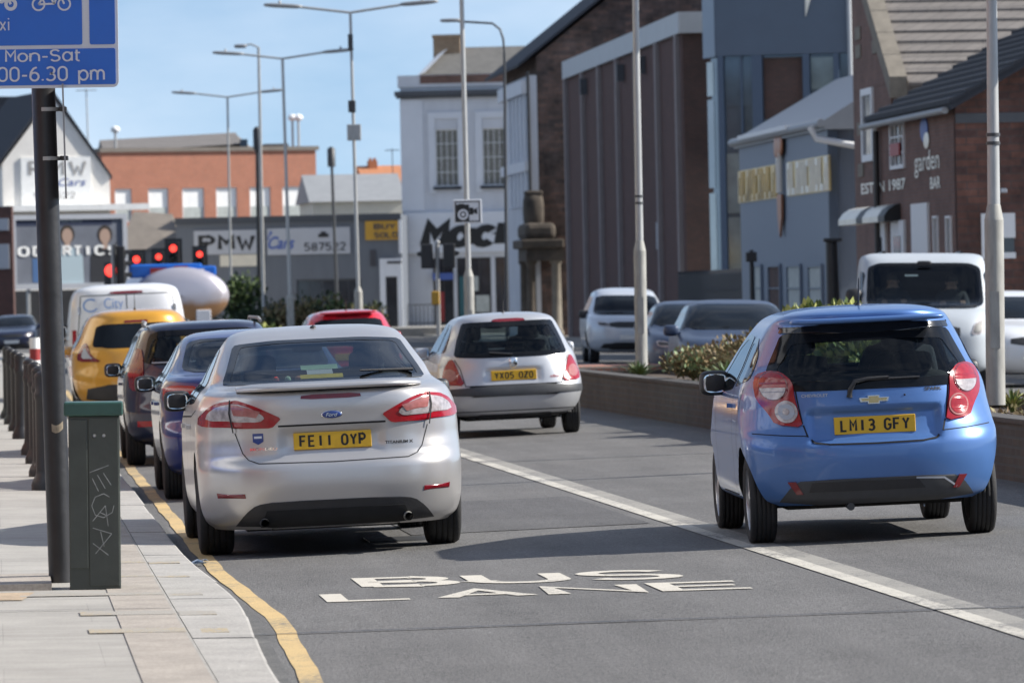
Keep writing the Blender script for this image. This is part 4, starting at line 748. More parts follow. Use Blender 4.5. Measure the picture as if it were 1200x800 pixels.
for i, (bx, by, tx, ty, d, z0, r0, r1, lab) in enumerate(LAMPS):
    top = P(tx, ty, d); bt = P(bx, by, d); k = (top.z - z0) / (top.z - bt.z); b = top + (bt - top) * k
    t = thing('street_lamp', lab, 'street lamp', b, 0, 'street lamps along the planter'); lamp_at[i] = (t, b, top)
    strut_pole(t, b, top, r0, r1, True); tp = top - b
    for s in (-1, 1):
        L = 2.05 if s > 0 else 2.0; h = .32
        q = MB(); q.tube([tp, tp + Vector((s * L * .6, 0, .16))], .032, 8); ar = q.build('arm', 'galv', t)
        q = MB(); q.sq((tp.x + s * L * .82, tp.y, tp.z + .17 + .03), (.48, .11, .055), .6, .6, rot=Matrix.Rotation(-s * .07, 3, 'Y')); q.lathe([(.03, 0), (.035, .1), (.001, .12)], 8, c=(tp.x + s * L * .86, tp.y, tp.z + .22)); q.build('lantern', 'grey_metal', ar)
    if i == 3:
        at = lambda py: b + (top - b) * ((py - by) / (ty - by)) - b
        p_ = P(415, 150, d) - b; q = MB(); q.bbox(p_.x - .17, p_.x + .17, -.22, -.06, P(415, 165, d).z - b.z, P(415, 146, d).z - b.z, .02); q.build('panel_box', 'galv', t)
        q = MB(); q.bbox(p_.x - .13, p_.x + .05, -.2, .02, P(413, 132, d).z - b.z, P(413, 118, d).z - b.z, .02); q.build('camera_box', 'dark_metal', t)
        q = MB(); z_ = P(412, 50, d).z - b.z; q.box(p_.x - .10, p_.x + .02, -.14, -.05, z_ - .2, z_ + .2); q.build('sensor_box', 'dark_metal', t)
    if i in (0, 1):
        for py in ((158, 168) if i == 0 else (230, 238)):
            p_ = P(tx + (bx - tx) * (py - ty) / (by - ty), py, d) - b; q = MB(); q.lathe([(r1 + .006, -.015), (r1 + .006, .015)], 14, c=p_); q.build('clamp_band', 'dark_metal', t)
# speed camera sign clamped to the third column
t, b, top = lamp_at[2]; d = 106
c0 = P(548, 248, d) - Vector((0, .16, 0)); sc_ = d / F
cs = thing('camera_sign', 'square white speed camera sign with a black camera, clamped on a lamp column', 'traffic sign', c0, 0)
w_, h_ = 16.5 * sc_, 14 * sc_
q = MB(); q.bbox(-w_, w_, -.02, .02, -h_, h_, .012); q.build('plate', 'sign_white', cs)
q = MB(); e = .03
q.box(-w_ + e, w_ - e, -.026, -.0205, h_ - .05, h_ - .03); q.box(-w_ + e, w_ - e, -.026, -.0205, -h_ + .03, -h_ + .05); q.box(-w_ + e, -w_ + .05, -.026, -.0205, -h_ + .05, h_ - .05); q.box(w_ - .05, w_ - e, -.026, -.0205, -h_ + .05, h_ - .05); q.build('border', 'ink', cs)
q = MB(); q.box(-.21, .03, -.027, -.0205, -.17, .13); q.box(-.16, -.06, -.027, -.0205, .12, .145); q.box(.034, .11, -.027, -.0205, -.06, .07); q.prism([(.114, -.027, -.02), (.18, -.027, -.06), (.18, -.027, .07), (.114, -.027, .03)], (0, .0065, 0)); q.build('camera_symbol', 'ink', cs)
q = MB(); n = 20
q.add([(-.085 + r * math.cos(2 * math.pi * i / n), -.0285, -.055 + r * math.sin(2 * math.pi * i / n)) for r in (.10, .06) for i in range(n)], [(i, (i + 1) % n, n + (i + 1) % n, n + i) for i in range(n)]); q.add([(-.085 + .035 * math.cos(2 * math.pi * i / n), -.0285, -.055 + .035 * math.sin(2 * math.pi * i / n)) for i in range(n)], [tuple(range(n))]); q.build('lens_rings', 'sign_white', cs)
q = MB(); q.box(-.10, .10, .02, .20, -.05, .05); q.build('bracket', 'dark_metal', cs)
# other tall poles
def plain_pole(name, lab, cat, bx, by, tx, ty, d, r0, mat, parts=()):
    top = P(tx, ty, d); bt = P(bx, by, d); b = top + (bt - top) * ((top.z + .05) / (top.z - bt.z)); t = thing(name, lab, cat, b)
    q = MB(); q.tube([(0, 0, 0), top - b], [r0, r0 * .8], 12); q.build('column', mat, t); return t, top - b
t, tp = plain_pole('single_lamp', 'single armed pale lamp column between two double lamps', 'street lamp', 309, 360, 303, 56, 195, .06, 'galv')
q = MB(); q.tube([tp, tp + Vector((-.25, 0, .12)), tp + Vector((-.42, 0, .1))], .03, 8); ar = q.build('arm', 'galv', t); q = MB(); q.sq((tp.x - .62, 0, tp.z + .06), (.22, .1, .07), .6, .6); q.build('lantern', 'grey_metal', ar)
t, tp = plain_pole('hooked_lamp', 'tall dark lamp column with a long hooked arm before the white shop', 'street lamp', 594, 372, 591, 62, 150, .045, 'dark_metal')
q = MB(); q.tube([tp, tp + Vector((-.02, 0, .35)), tp + Vector((-.1, 0, .62)), tp + Vector((-.3, 0, .78)), tp + Vector((-1.2, 0, .85))], .03, 8); ar = q.build('arm', 'dark_metal', t); q = MB(); q.sq((tp.x - 1.4, 0, tp.z + .88), (.28, .1, .05), .6, .6); q.build('lantern', 'grey_metal', ar)
t, tp = plain_pole('flue_pipe', 'thin black pole with a swollen top in front of the brick block', 'pole', 304, 352, 301, 152, 225, .09, 'black_metal')
q = MB(); q.lathe([(.16, -.8), (.16, 0), (.05, .12)], 10, c=tp); q.build('cap', 'black_metal', t)
t, tp = plain_pole('roof_flue', 'short dark flue pipe standing before the cream shed', 'pole', 391, 250, 388, 172, 255, .08, 'dark_metal')
q = MB(); q.lathe([(.18, -.9), (.18, -.1), (.05, .0)], 10, c=tp); q.build('cap', 'dark_metal', t)
for nx, (px, py, lab) in enumerate(((135, 152, 'white globe lamp on a short pole left of the brick block'), (342.5, 138, 'left one of two white globe lamps over the brick block roof'), (349.5, 138, 'right one of two white globe lamps over the brick block roof'))):
    p_ = P(px, py, 322); t = thing('globe_lamp', lab, 'lamp', (p_.x, p_.y, 0), 0, 'globe lamps over the roofs')
    q = MB(); q.tube([(0, 0, 0), (0, 0, p_.z - .2)], .07, 8); q.build('pole', 'galv', t); q = MB(); q.sq((0, 0, p_.z), (.26, .26, .2), 1, 1); q.build('globe', 'blind', t)
t, tp = plain_pole('aerial_pole', 'thin faint aerial mast above the white gable', 'pole', 103, 160, 101, 104, 330, .05, 'galv')
q = MB(); q.tube([tp + Vector((-.6, 0, -.1)), tp + Vector((.6, 0, -.1))], .03, 6); q.build('aerial', 'galv', t)
t, tp = plain_pole('aerial_pole', 'thin rooftop aerial mast beside the white shop', 'pole', 460, 195, 459.5, 174, 318, .03, 'dark_metal')
q = MB(); q.tube([tp + Vector((-.4, 0, -.1)), tp + Vector((.4, 0, -.1))], .025, 6); q.build('aerial', 'dark_metal', t)
# ------------------------------------------------------------------ traffic lights
M['lamp_red'] = mk('lit_red_lamp', (.6, .02, .02), .4, emit=(1, .05, .035), es=1.8)
M['lamp_off'] = mk('unlit_lamp', (.02, .03, .025), .2)
def signal(px, pr, d, lab, lit=True, rz=0., k=1., pole=True):   # pr: row of the red lamp
    p_ = P(px, pr, d); t = thing('traffic_light', lab, 'traffic light', (p_.x, p_.y, 0), rz, 'traffic lights at the junction')
    z = p_.z; q = MB(); q.bbox(-.2 * k, .2 * k, -.05, .15, z - .82 * k, z + .22 * k, .03); hd_ = q.build('housing', 'black_plastic', t)
    q = MB(); q.box(-.28 * k, .28 * k, .152, .165, z - .92 * k, z + .32 * k); q.build('backing_board', 'black_plastic', t)
    for i in range(3):
        zz = z - .3 * i * k; m = 'lamp_red' if (i == 0 and lit) else 'lamp_off'
        q = MB(); q.lathe([(.115 * k, -.055), (.10 * k, -.075), (.001, -.09)], 16, 'y', (0, 0, zz)); q.build('lamp', m, hd_)
        q = MB(); nn = 12; q.add([(.125 * k * math.cos(a), y, zz + .125 * k * math.sin(a)) for y in (-.05, -.22) for a in [math.pi * j / (nn - 1) for j in range(nn)]], [(j, j + 1, nn + j + 1, nn + j) for j in range(nn - 1)]); q.build('hood', 'black_plastic', hd_)
    if pole: q = MB(); q.tube([(0, .24, -.05), (0, .24, z + .25)], .06, 10); q.build('pole', 'grey_metal', t)
    return t
signal(144, 298, 142, 'black traffic light seen from behind in front of the billboard', False, 1.6, .95)
SG = [(160, 304, 205, 'red traffic light nearest the billboard, lower one', 1.1), (186, 301, 215, 'red traffic light over the tanker cab, small', 1.0), (203, 291, 212, 'red traffic light highest above the tanker', 1.15), (234, 298, 214, 'red traffic light at the right end of the tanker', 1.0)]
for px, pr, d, lab, k in SG: signal(px, pr, d, lab, True, 0, k)
p_ = P(130, 317, 175); t = thing('traffic_light', 'large blurred red traffic light beside the billboard', 'traffic light', (p_.x, p_.y, 0), 0, 'traffic lights at the junction')
q = MB(); q.bbox(-.22, .22, .0, .2, p_.z - .85, p_.z + .25, .03); hd_ = q.build('housing', 'black_plastic', t); q = MB(); q.lathe([(.19, -.005), (.15, -.03), (.001, -.05)], 16, 'y', (0, 0, p_.z)); q.build('lamp', 'lamp_red', hd_)
q = MB(); q.tube([(0, .26, -.05), (0, .26, p_.z + .2)], .06, 10); q.build('pole', 'grey_metal', t)
# signal post seen from the side in front of the white shop
b = P(514, 388, 150); b.z = -.05; t = thing('traffic_light', 'pale signal post with black heads and an amber push button box', 'traffic light', b, 0, 'traffic lights at the junction')
tp = P(512, 284, 150) - b; q = MB(); q.tube([(0, 0, 0), tp], .06, 10); q.lathe([(.08, -.02), (.08, .02), (.01, .06)], 10, c=tp); q.build('pole', 'galv', t)
for s, x0 in ((-1, -12), (1, 14)):
    z1, z0 = P(512, 290, 150).z - b.z, P(512, 310, 150).z - b.z; cx = tp.x + x0 * 150 / F
    q = MB(); q.bbox(cx - .16, cx + .16, -.2, .2, z0 - .1, z1 + .1, .03); q.build('housing', 'black_plastic', t)
    q = MB(); q.prism([(cx, -.18, z1 - .05), (cx + s * .12 + s * .14, -.16, z1 - .12), (cx + s * .26, -.16, z1 - .2), (cx, -.18, z1 - .3)], (0, .36, 0)); q.build('hood', 'black_plastic', t)
q = MB(); z0, z1 = P(510, 357, 150).z - b.z, P(510, 341, 150).z - b.z; q.bbox(-.17, .05, -.2, -.05, z0, z1, .03); q.build('push_button_box', 'sign_yellow', t)
# ------------------------------------------------------------------ near pole with bus lane sign, cabinet, bollards
bp_ = W(.34, 32.95, zp(.34)); tpz = P(46, -30, bp_.y); tpv = Vector((tpz.x, tpz.y + 0, tpz.z)) - bp_
po_ = thing('sign_post', 'black sign post with grey shine and a worn patch on the pavement', 'post', bp_, 0)
q = MB(); q.tube([(0, 0, 0), tpv], .0685, 24); q.build('pole', 'black_metal', po_)
def on_pole(py): return P(54 + (72.5 - 54) * (py - 105) / 577, py, bp_.y) - bp_
q = MB(); c_ = on_pole(400); c_.y -= .003; d_ = Vector((0, 0, 0))
n = 10; a0, a1 = R_(238), R_(282)
q.add([(on_pole(py).x + .0705 * math.cos(a), .0705 * math.sin(a), on_pole(py).z) for py in (286, 402) for a in [a0 + (R_(252) - a0) * i / 4 for i in range(5)]], [(i, i + 1, 6 + i, 5 + i) for i in range(4)])
q.add([(on_pole(py).x + .071 * math.cos(a), .071 * math.sin(a), on_pole(py + 4 * math.sin(a * 3)).z) for py in (494, 503) for a in [R_(230) + R_(75) * i / 8 for i in range(9)]], [(i, i + 1, 10 + i, 9 + i) for i in range(8)]); q.build('rust_mark', 'rust', po_)
# big blue sign
z0 = P(70, 104, bp_.y).z; xr_ = P(140, 60, bp_.y).x; kx = bp_.y / F
sg = thing('bus_lane_sign', 'large blue and white bus lane sign with hours, at the top of the post', 'traffic sign', (bp_.x, bp_.y - .12, z0), 0, rot=(0, ROLL * .35, 0))
w = 1.16; xr = xr_ - bp_.x; xl = xr - w; hgt = 1.0
def rrect(x0, x1, z0, z1, r, n=6):
    return [(cx + r * math.cos(a), cz + r * math.sin(a)) for cx, cz, s in ((x1 - r, z1 - r, 0), (x0 + r, z1 - r, 90), (x0 + r, z0 + r, 180), (x1 - r, z0 + r, 270)) for a in [R_(s + 90 * i / n) for i in range(n + 1)]]
q = MB(); q.prism([(x, 0, z) for x, z in rrect(xl, xr, 0, hgt, .035)], (0, .012, 0)); q.build('plate', 'sign_white', sg)
q = MB(); bl = lambda a, b, c, d: q.prism([(x, -.004, z) for x, z in rrect(a, b, c, d, .012)], (0, .0035, 0))
zl = P(70, 56, bp_.y).z - z0; zl2 = P(70, 50, bp_.y).z - z0; e = .017
xv0, xv1 = P(97.5, 30, bp_.y).x - bp_.x, P(106, 30, bp_.y).x - bp_.x
bl(xl + e, xr - e, e, zl - .012); bl(xv1, xr - e, zl + .010, hgt - e); bl(xl + e, xv0, zl + .010, hgt - e); q.build('blue_panels', 'sign_blue', sg)
def st(body, px0, px1, py0, py1, bold=.004):
    x0, x1 = P(px0, py1, bp_.y).x - bp_.x, P(px1, py1, bp_.y).x - bp_.x; a, b = P(px0, py1, bp_.y).z - z0, P(px0, py0, bp_.y).z - z0
    wtext(body, 'sign_white', sg, x0, x1, a, b, -.006, .135, .20)
st('Mon-Sat', 8, 97, 60, 75); st('7.00-6.30 pm', -20, 125, 80.5, 98.5); st('taxi', -14, 13.5, 23, 39)
def ringm(q, cx, cz, r0, r1, y=-.007, n=22): q.add([(cx + r * math.cos(2 * math.pi * i / n), y, cz + r * math.sin(2 * math.pi * i / n)) for r in (r0, r1) for i in range(n)], [(i, (i + 1) % n, n + (i + 1) % n, n + i) for i in range(n)])
def bar2(q, a, b, w, y=-.0075):
    a = Vector((a[0], 0, a[1])); b = Vector((b[0], 0, b[1])); d = (b - a).normalized(); nn = Vector((-d.z, 0, d.x)) * w / 2; q.add([(p.x, y, p.z) for p in (a - nn, b - nn, b + nn, a + nn)], [(0, 1, 2, 3)])
pxm = lambda px: P(px, 5, bp_.y).x - bp_.x; pzm = lambda py: P(60, py, bp_.y).z - z0
q = MB(); rr = 8 * kx
for px in (46.5, 76.5): ringm(q, pxm(px), pzm(6.5), rr, rr * .74)
for a, b in (((46.5, 6.5), (56, -8)), ((56, -8), (70, -8)), ((70, -8), (76.5, 6.5)), ((56, -8), (65, 6)), ((65, 6), (70, -8)), ((46.5, 6.5), (65, 6)), ((70, -8), (69, -15)), ((69, -15), (75, -15)), ((56, -8), (54, -14)), ((50, -14), (58, -14))): bar2(q, (pxm(a[0]), pzm(a[1])), (pxm(b[0]), pzm(b[1])), 2.3 * kx)
q.build('bicycle_symbol', 'sign_white', sg)
q = MB()
for px in (14, -18): ringm(q, pxm(px), pzm(6), rr * .95, rr * .45)
q.add([(pxm(a), -.0078, pzm(b)) for a, b in ((-16, 2), (4, 5), (12, 0), (8, -6), (-2, -9), (-16, -6))], [(0, 1, 2, 3, 4, 5)]); bar2(q, (pxm(14), pzm(6)), (pxm(6), pzm(-14)), 3 * kx); q.build('motorcycle_symbol', 'sign_white', sg)
q = MB(); xx = on_pole(60).x
for zz in (.12, .62): q.box(xx - .16, xx + .16, .013, .045, zz - .02, zz + .02)
q.build('rail', 'grey_metal', sg)
# sign plate turned edge-on, clamped to the post
ed = thing('edge_on_sign', 'thin grey sign plate turned edge on, clamped to the black post', 'traffic sign', bp_, 0)
pa, pb = P(73.5, 100, bp_.y) - bp_, P(77.5, 232, bp_.y) - bp_
q = MB(); q.prism([(pa.x + .012, -.22, pa.z), (pa.x + .022, -.22, pa.z), (pb.x + .022, -.22, pb.z), (pb.x + .012, -.22, pb.z)], (-.0345, .44, 0)); q.build('plate', 'grey_metal', ed)
for py in (128.5, 186):
    c_ = on_pole(py); q = MB(); q.lathe([(.0725, -.011), (.0725, .011)], 24, c=c_); q.build('clamp_band', 'galv', ed)
    q = MB(); q.bbox(c_.x + .07, c_.x + .115, -.03, .03, c_.z - .012, c_.z + .014, .004); q.build('clamp_block', 'black_metal', ed)
# green control cabinet
cb = W(.525, 32.05, zp(.55)); kc = cb.y / F
ca_ = thing('control_cabinet', 'dark green metal control cabinet with scratched graffiti on the pavement', 'cabinet', cb, 0, rot=(0, .012, R_(4.0)))
w2 = 30.0 * kc; hb = P(118, 478, cb.y).z - cb.z; hc = P(118, 487, cb.y).z - cb.z
q = MB(); q.bbox(-w2, w2, 0, .32, 0, hc, .006); bd = q.build('body', 'green_box', ca_)
q = MB(); q.bbox(-w2 - .025, w2 + .02, -.025, .345, hc, hb + .035, .01); q.build('lid', 'green_lid', ca_)
q = MB(); q.bbox(-w2 + .005, -w2 + .105, -.008, .004, .12, hc - .02, .003); q.build('side_panel', 'green_box', ca_)
q = MB(); q.bbox(-w2 + .112, w2 - .008, -.006, .004, .02, hc - .01, .003); dr_ = q.build('door', 'green_box', ca_)
q = MB()
cz = lambda py: P(118, py, cb.y).z - cb.z
cx = lambda px: (px - 117.5) * kc
for px in (118, 129): q = MB(); q.lathe([(.010, -.012), (.010, -.006), (.001, -.013)][::-1], 10, 'y', (cx(px), 0, cz(510))); q.build('bolt', 'galv', dr_)
q = MB()
G_ = [((112, 553), (134, 545)), ((115, 560), (122, 575)), ((121, 556), (130, 572)), ((128, 554), (137, 568)), ((135, 582), (128, 578)), ((128, 578), (118, 582)), ((118, 582), (114, 592)), ((114, 592), (118, 603)), ((118, 603), (128, 606)), ((128, 606), (138, 600)), ((138, 600), (140, 592)), ((130, 592), (115, 610)), ((130, 592), (133, 616)), ((124, 600), (132, 604)), ((115, 618), (137, 625)), ((137, 625), (118, 648)), ((115, 636), (133, 650)), ((124, 622), (128, 640))]
for a, b in G_: bar2(q, (cx(a[0]), cz(a[1])), (cx(b[0]), cz(b[1])), .0045, -.0085)
q.build('scratched_graffiti', 'scratch', dr_)
mb = MB(); mb.box(-1.6, .28, 32.05, 33.3, zp(0) - .02, zp(-.6) + .03); o = mb.build('concrete_plinth', 'slab_edge'); o.rotation_euler = (0, 0, A); struct(o)
# bollards
bl_ = thing('bollard', '', 'bollard', W(.39, 49.53, zp(.39)), 0, 'black bollards along the kerb')
q = MB(); q.lathe([(.115, 0), (.115, .05), (.10, .09), (.078, .13), (.07, .17), (.066, .78), (.075, .80), (.075, .84), (.064, .86), (.066, .97)], 18); q.build('shaft', 'black_metal', bl_)
q = MB(); q.lathe([(.066, .972), (.072, .985), (.06, 1.01), (.03, 1.03), (.001, 1.035)], 18); q.build('cap', 'black_metal', bl_)
BL = [(.39, 49.53, 'nearest black bollard, half hidden behind the black sign post'), (.39, 53.5, 'second black bollard from the sign post'), (.38, 57.9, 'third black bollard from the sign post'), (.35, 61.3, 'fourth black bollard from the sign post, before the gap in the row'), (.28, 68.8, 'first black bollard beyond the gap in the row'), (.24, 73.1, 'second black bollard beyond the gap in the row'), (.19, 77.4, 'third black bollard beyond the gap in the row'), (.15, 81.7, 'fourth black bollard beyond the gap in the row')]
def dup(root, loc=None, label=None):
    r = root.copy(); COL.objects.link(r)
    if loc is not None: r.location = loc
    if label: r['label'] = label
    for ch in list(root.children):
        c = ch.copy(); COL.objects.link(c); c.parent = r
        for g in list(ch.children): d = g.copy(); COL.objects.link(d); d.parent = c
    return r
for i, (l, s, lab) in enumerate(BL):
    if i == 0: bl_['label'] = lab
    else: dup(bl_, W(l, s, zp(l)), lab)
mk_ = thing('marker_post', 'short red and white striped marker post behind the bollards', 'marker post', P(41, 420, 100), 0)
mk_.location.z = zp(0); q = MB(); z_ = P(41, 400, 100).z; q.tube([(0, 0, 0), (0, 0, z_)], .09, 12); q.build('post', 'blind', mk_)
for a in (.30, .62): q = MB(); q.lathe([(.094, z_ * a), (.094, z_ * a + .2)], 12); q.build('red_band', 'shop_red', mk_)
# palisade fence before the hall, panel fence and gate beside the annex
lf = 21.4; sA, sB = atl(792, lf), atl(868, lf); t = thing('palisade_fence', 'dark steel palisade fence between the ribbed hall and the shed', 'fence', W(lf, sA), A - math.pi / 2)
q = MB(); L = sA - sB; zf = P(830, 322, atd(830, lf)).z
n = int(L / .19)
for i in range(n): x = L * i / n; q.box(x, x + .10, 0, .02, 0, zf + (.0 if i % 2 else .02)); q.prism([(x, 0, zf + .02), (x + .10, 0, zf + .02), (x + .05, 0, zf + .14)], (0, .02, 0))
q.build('pales', 'fence_dark', t); q = MB(); q.box(0, L, .021, .06, .4, .46); q.box(0, L, .021, .06, zf - .5, zf - .44); q.build('rail', 'fence_dark', t)
t, tp = plain_pole('gate_post', 'slim dark post in front of the clad shed', 'post', 882, 372, 880.5, 293, 146, .07, 'black_metal')
q = MB(); q.bbox(-.14, .14, -.14, .14, tp.z - .3, tp.z - .05, .02); q.build('collar', 'black_metal', t)
t, tp = plain_pole('gate_post', 'broad dark post at the corner of the clad shed', 'post', 976, 345, 974, 279, 124, .16, 'black_metal')
q = MB(); q.bbox(-.2, .2, -.2, .2, tp.z - .08, tp.z, .02); q.build('cap', 'black_metal', t)
q0 = W(20.2, 104, 0); t = thing('panel_fence', 'dark close boarded fence at the right edge beside the annex', 'fence', W(20.2, 108), A - math.pi / 2)
q = MB(); 
for i in range(60): q.box(i * .2, i * .2 + .19, 0, .03, 0, 1.75 + .03 * (i % 3))
q.build('boards', 'fence_dark', t); q = MB(); q.box(0, 12, .031, .08, .4, .5); q.box(0, 12, .031, .08, 1.4, 1.5); q.build('rail', 'fence_dark', t)
t = thing('guard_rail', 'low grey pedestrian guard rail in front of the white shop', 'railing', P(478, 372, 262), 0); t.location.z = .32
q = MB(); L = 38 * 262 / F
for x in np.linspace(0, L, 9): q.tube([(x, 0, 0), (x, 0, .95)], .02, 6)
q.build('bars', 'dark_metal', t); q = MB(); q.tube([(0, 0, 1), (L, 0, 1)], .03, 6); q.tube([(0, 0, .15), (L, 0, .15)], .03, 6); q.build('rail', 'dark_metal', t)
# ------------------------------------------------------------------ plants
def leafmat(n, c): return mk(n, c, .6, var=.45, vs=7, spec=.3)
M.update(leaf_green=leafmat('leaf_green', (.10, .145, .045)), leaf_olive=leafmat('leaf_olive', (.20, .172, .08)), leaf_brown=leafmat('leaf_brown', (.23, .17, .09)), leaf_pale=leafmat('leaf_pale', (.19, .26, .14)), leaf_yellow=leafmat('leaf_yellow', (.42, .44, .15)), leaf_dark=leafmat('leaf_dark', (.025, .045, .018)), twig=mk('twig', (.07, .05, .035), .9))
def shrub(name, lab, cat, loc, rx, ry, h, n, mats, leaf=.05, group=None, up=.4, seed=1):
    rnd = random.Random(seed); t = thing(name, lab, cat, loc, rnd.uniform(0, 6), group)
    q = MB(); lobes = [(rnd.uniform(-.55, .55) * rx, rnd.uniform(-.55, .55) * ry, h * rnd.uniform(.45, .72), rnd.uniform(.35, .6)) for _ in range(9)]
    for i in range(n):
        lx, ly, lz, lr = rnd.choice(lobes)
        d = Vector((rnd.gauss(0, 1), rnd.gauss(0, 1), rnd.gauss(0, 1))).normalized() * (rnd.random() ** .4)
        p = Vector((lx + d.x * rx * lr, ly + d.y * ry * lr, max(.03, lz + d.z * h * .5 * lr * 1.2)))
        ax = (Vector((d.x, d.y, d.z + up)) + Vector((rnd.gauss(0, .5), rnd.gauss(0, .5), rnd.gauss(0, .4)))).normalized(); sd_ = ax.cross(Vector((rnd.gauss(0, 1), rnd.gauss(0, 1), rnd.gauss(0, 1)))).normalized()
        L = leaf * rnd.uniform(.7, 1.5); w = L * .28
        q.add([p, p + ax * L * .5 + sd_ * w, p + ax * L, p + ax * L * .5 - sd_ * w], [(0, 1, 2, 3)], rnd.choice(range(len(mats))))
    q.build('foliage', mats, t); q = MB()
    for i in range(9): a = rnd.uniform(0, 6.28); q.tube([(0, 0, 0), (math.cos(a) * rx * .3, math.sin(a) * ry * .3, h * .4), (math.cos(a) * rx * .6, math.sin(a) * ry * .6, h * .75)], [.015, .01, .004], 5)
    q.build('stems', 'twig', t); return t
def blades(name, lab, cat, loc, h, spread, n, mats, w=.03, seed=1, group=None):
    rnd = random.Random(seed); t = thing(name, lab, cat, loc, 0, group); q = MB()
    for i in range(n):
        a = rnd.uniform(0, 6.28); le = rnd.uniform(.05, 1) * spread; hh = h * rnd.uniform(.6, 1.05); sd_ = Vector((-math.sin(a), math.cos(a), 0)); pts = []
        for k in range(6):
            u_ = k / 5; p = Vector((math.cos(a) * le * u_ ** 1.7, math.sin(a) * le * u_ ** 1.7, hh * (u_ - .25 * u_ ** 3 * le / spread))); ww = w * (1 - u_) ** .6 * rnd.uniform(.8, 1.1); pts += [p - sd_ * ww, p + sd_ * ww]
        q.add(pts, [(2 * k, 2 * k + 1, 2 * k + 3, 2 * k + 2) for k in range(5)], rnd.choice(range(len(mats))))
    q.build('leaves', mats, t); return t
G1 = 'shrubs in the planter'
labs = ['brown heather like shrub at the near end of the brushy row', 'olive brown shrub in the middle of the brushy row', 'tall brownish shrub in the brushy row, behind the grey-green clumps', 'olive shrub nearest the foot of the lamp column', 'thin brown shrub between olive shrubs']
for i, (l, s, rx, h, ms) in enumerate([(8.95, 61.5, .5, .55, ['leaf_brown', 'leaf_olive', 'leaf_brown']), (9.1, 64, .5, .70, ['leaf_olive', 'leaf_brown', 'leaf_olive']), (9.15, 67.2, .5, .62, ['leaf_brown', 'leaf_brown', 'leaf_olive']), (9.1, 71.5, .5, .42, ['leaf_olive', 'leaf_brown']), (8.7, 69.2, .5, .5, ['leaf_brown', 'leaf_olive', 'leaf_pale'])]):
    shrub('shrub', labs[i], 'shrub', W(l, s, .45), rx, .8, h * 1.15, 5200, ms, .06, G1, .9, i + 3)
labs = ['grey-green leafy clump at the planter edge, nearest', 'grey-green leafy clump beside the brown shrubs, second', 'small pale green clump by the lamp foot']
for i, (l, s, h) in enumerate([(8.38, 60.5, .42), (8.4, 65.2, .40), (8.42, 74.5, .30)]): blades('leafy_clump', labs[i], 'plant', W(l, s, .48), h, .42, 90, ['leaf_pale', 'leaf_green'], .028, i + 20, 'leafy clumps in the planter')
shrub('leafy_shrub', 'tall yellow-green leafy shrub showing above the light blue car roof', 'shrub', W(9.0, 62.2, .45), .55, .55, 1.08, 2200, ['leaf_yellow', 'leaf_green', 'leaf_yellow'], .085, None, 1.6, 31)
shrub('shrub', 'leafy green shrub seen through the light blue car windows', 'shrub', W(8.95, 58.4, .45), .62, .9, .80, 2600, ['leaf_green', 'leaf_pale', 'leaf_yellow'], .10, G1, .6, 41)
blades('leafy_clump', 'green grassy clump right of the near lamp column', 'plant', W(9.15, 50.9, .48), .26, .3, 60, ['leaf_green', 'leaf_yellow'], .02, 33, 'leafy clumps in the planter')
for i, (l, s, lab) in enumerate([(8.8, 47.2, 'low twiggy brown ground plant at the right edge of the planter'), (9.2, 53.2, 'low twiggy brown ground plant behind the near lamp column')]): shrub('shrub', lab, 'shrub', W(l, s, .45), .6, .8, .18, 500, ['leaf_brown', 'leaf_olive'], .05, G1, .2, 50 + i)
# bushes at the far end
FB = [(285, 372, 205, .75, 2.2, ['leaf_dark', 'leaf_green'], 'dark upright bush left of the bright lamp column'), (300, 378, 200, 1.3, 1.3, ['leaf_dark'], 'low dark bush beside the tanker'), (347, 384, 176, 1.35, 1.42, ['leaf_olive', 'leaf_dark', 'leaf_brown'], 'rounded olive bush left of the red car roof'), (385, 380, 178, 1.6, 1.5, ['leaf_olive', 'leaf_green', 'leaf_dark'], 'wide olive bush behind the red car roof'), (415, 382, 182, 1.1, 1.25, ['leaf_olive', 'leaf_dark'], 'small dull bush between the red car and the lamp base'), (305, 388, 168, .8, .75, ['leaf_green', 'leaf_yellow'], 'bright green low bush beyond the blue car')]
for i, (px, py, d, rx, h, ms, lab) in enumerate(FB): p_ = P(px, py, d); p_.z = -.05; shrub('bush', lab, 'bush', p_, rx, 1.0, h * 1.25, 1800, ms, .16, 'bushes at the far junction', .4, 70 + i)

g_ = W(1.27, 37.3, zr(1.27)); lt_ = thing('wrapper', 'small crumpled pale blue wrapper lying in the gutter by the yellow line', 'litter', g_, .4)
q = MB(); rnd = random.Random(4); pts = [(rnd.uniform(-.09, .09), rnd.uniform(-.09, .09), rnd.uniform(.004, .05)) for _ in range(14)]
q.add(pts, [(i, (i + 3) % 14, (i + 7) % 14) for i in range(14)]); M['wrapper'] = mk('wrapper', (.42, .52, .66), .5); q.build('paper', 'wrapper', lt_)

for i, (l, s, h, lab) in enumerate([(8.7, 62.8, .62, 'dry olive grass tuft at the near end of the brown shrubs'), (8.75, 66, .66, 'dry olive grass tuft between the brown shrubs'), (8.8, 69.5, .58, 'dry olive grass tuft near the lamp column foot')]): blades('tufted_plant', lab, 'grass tuft', W(l, s, .48), h, .5, 170, ['leaf_brown', 'leaf_olive', 'leaf_olive'], .010, 90 + i, 'dry grass tufts in the planter')
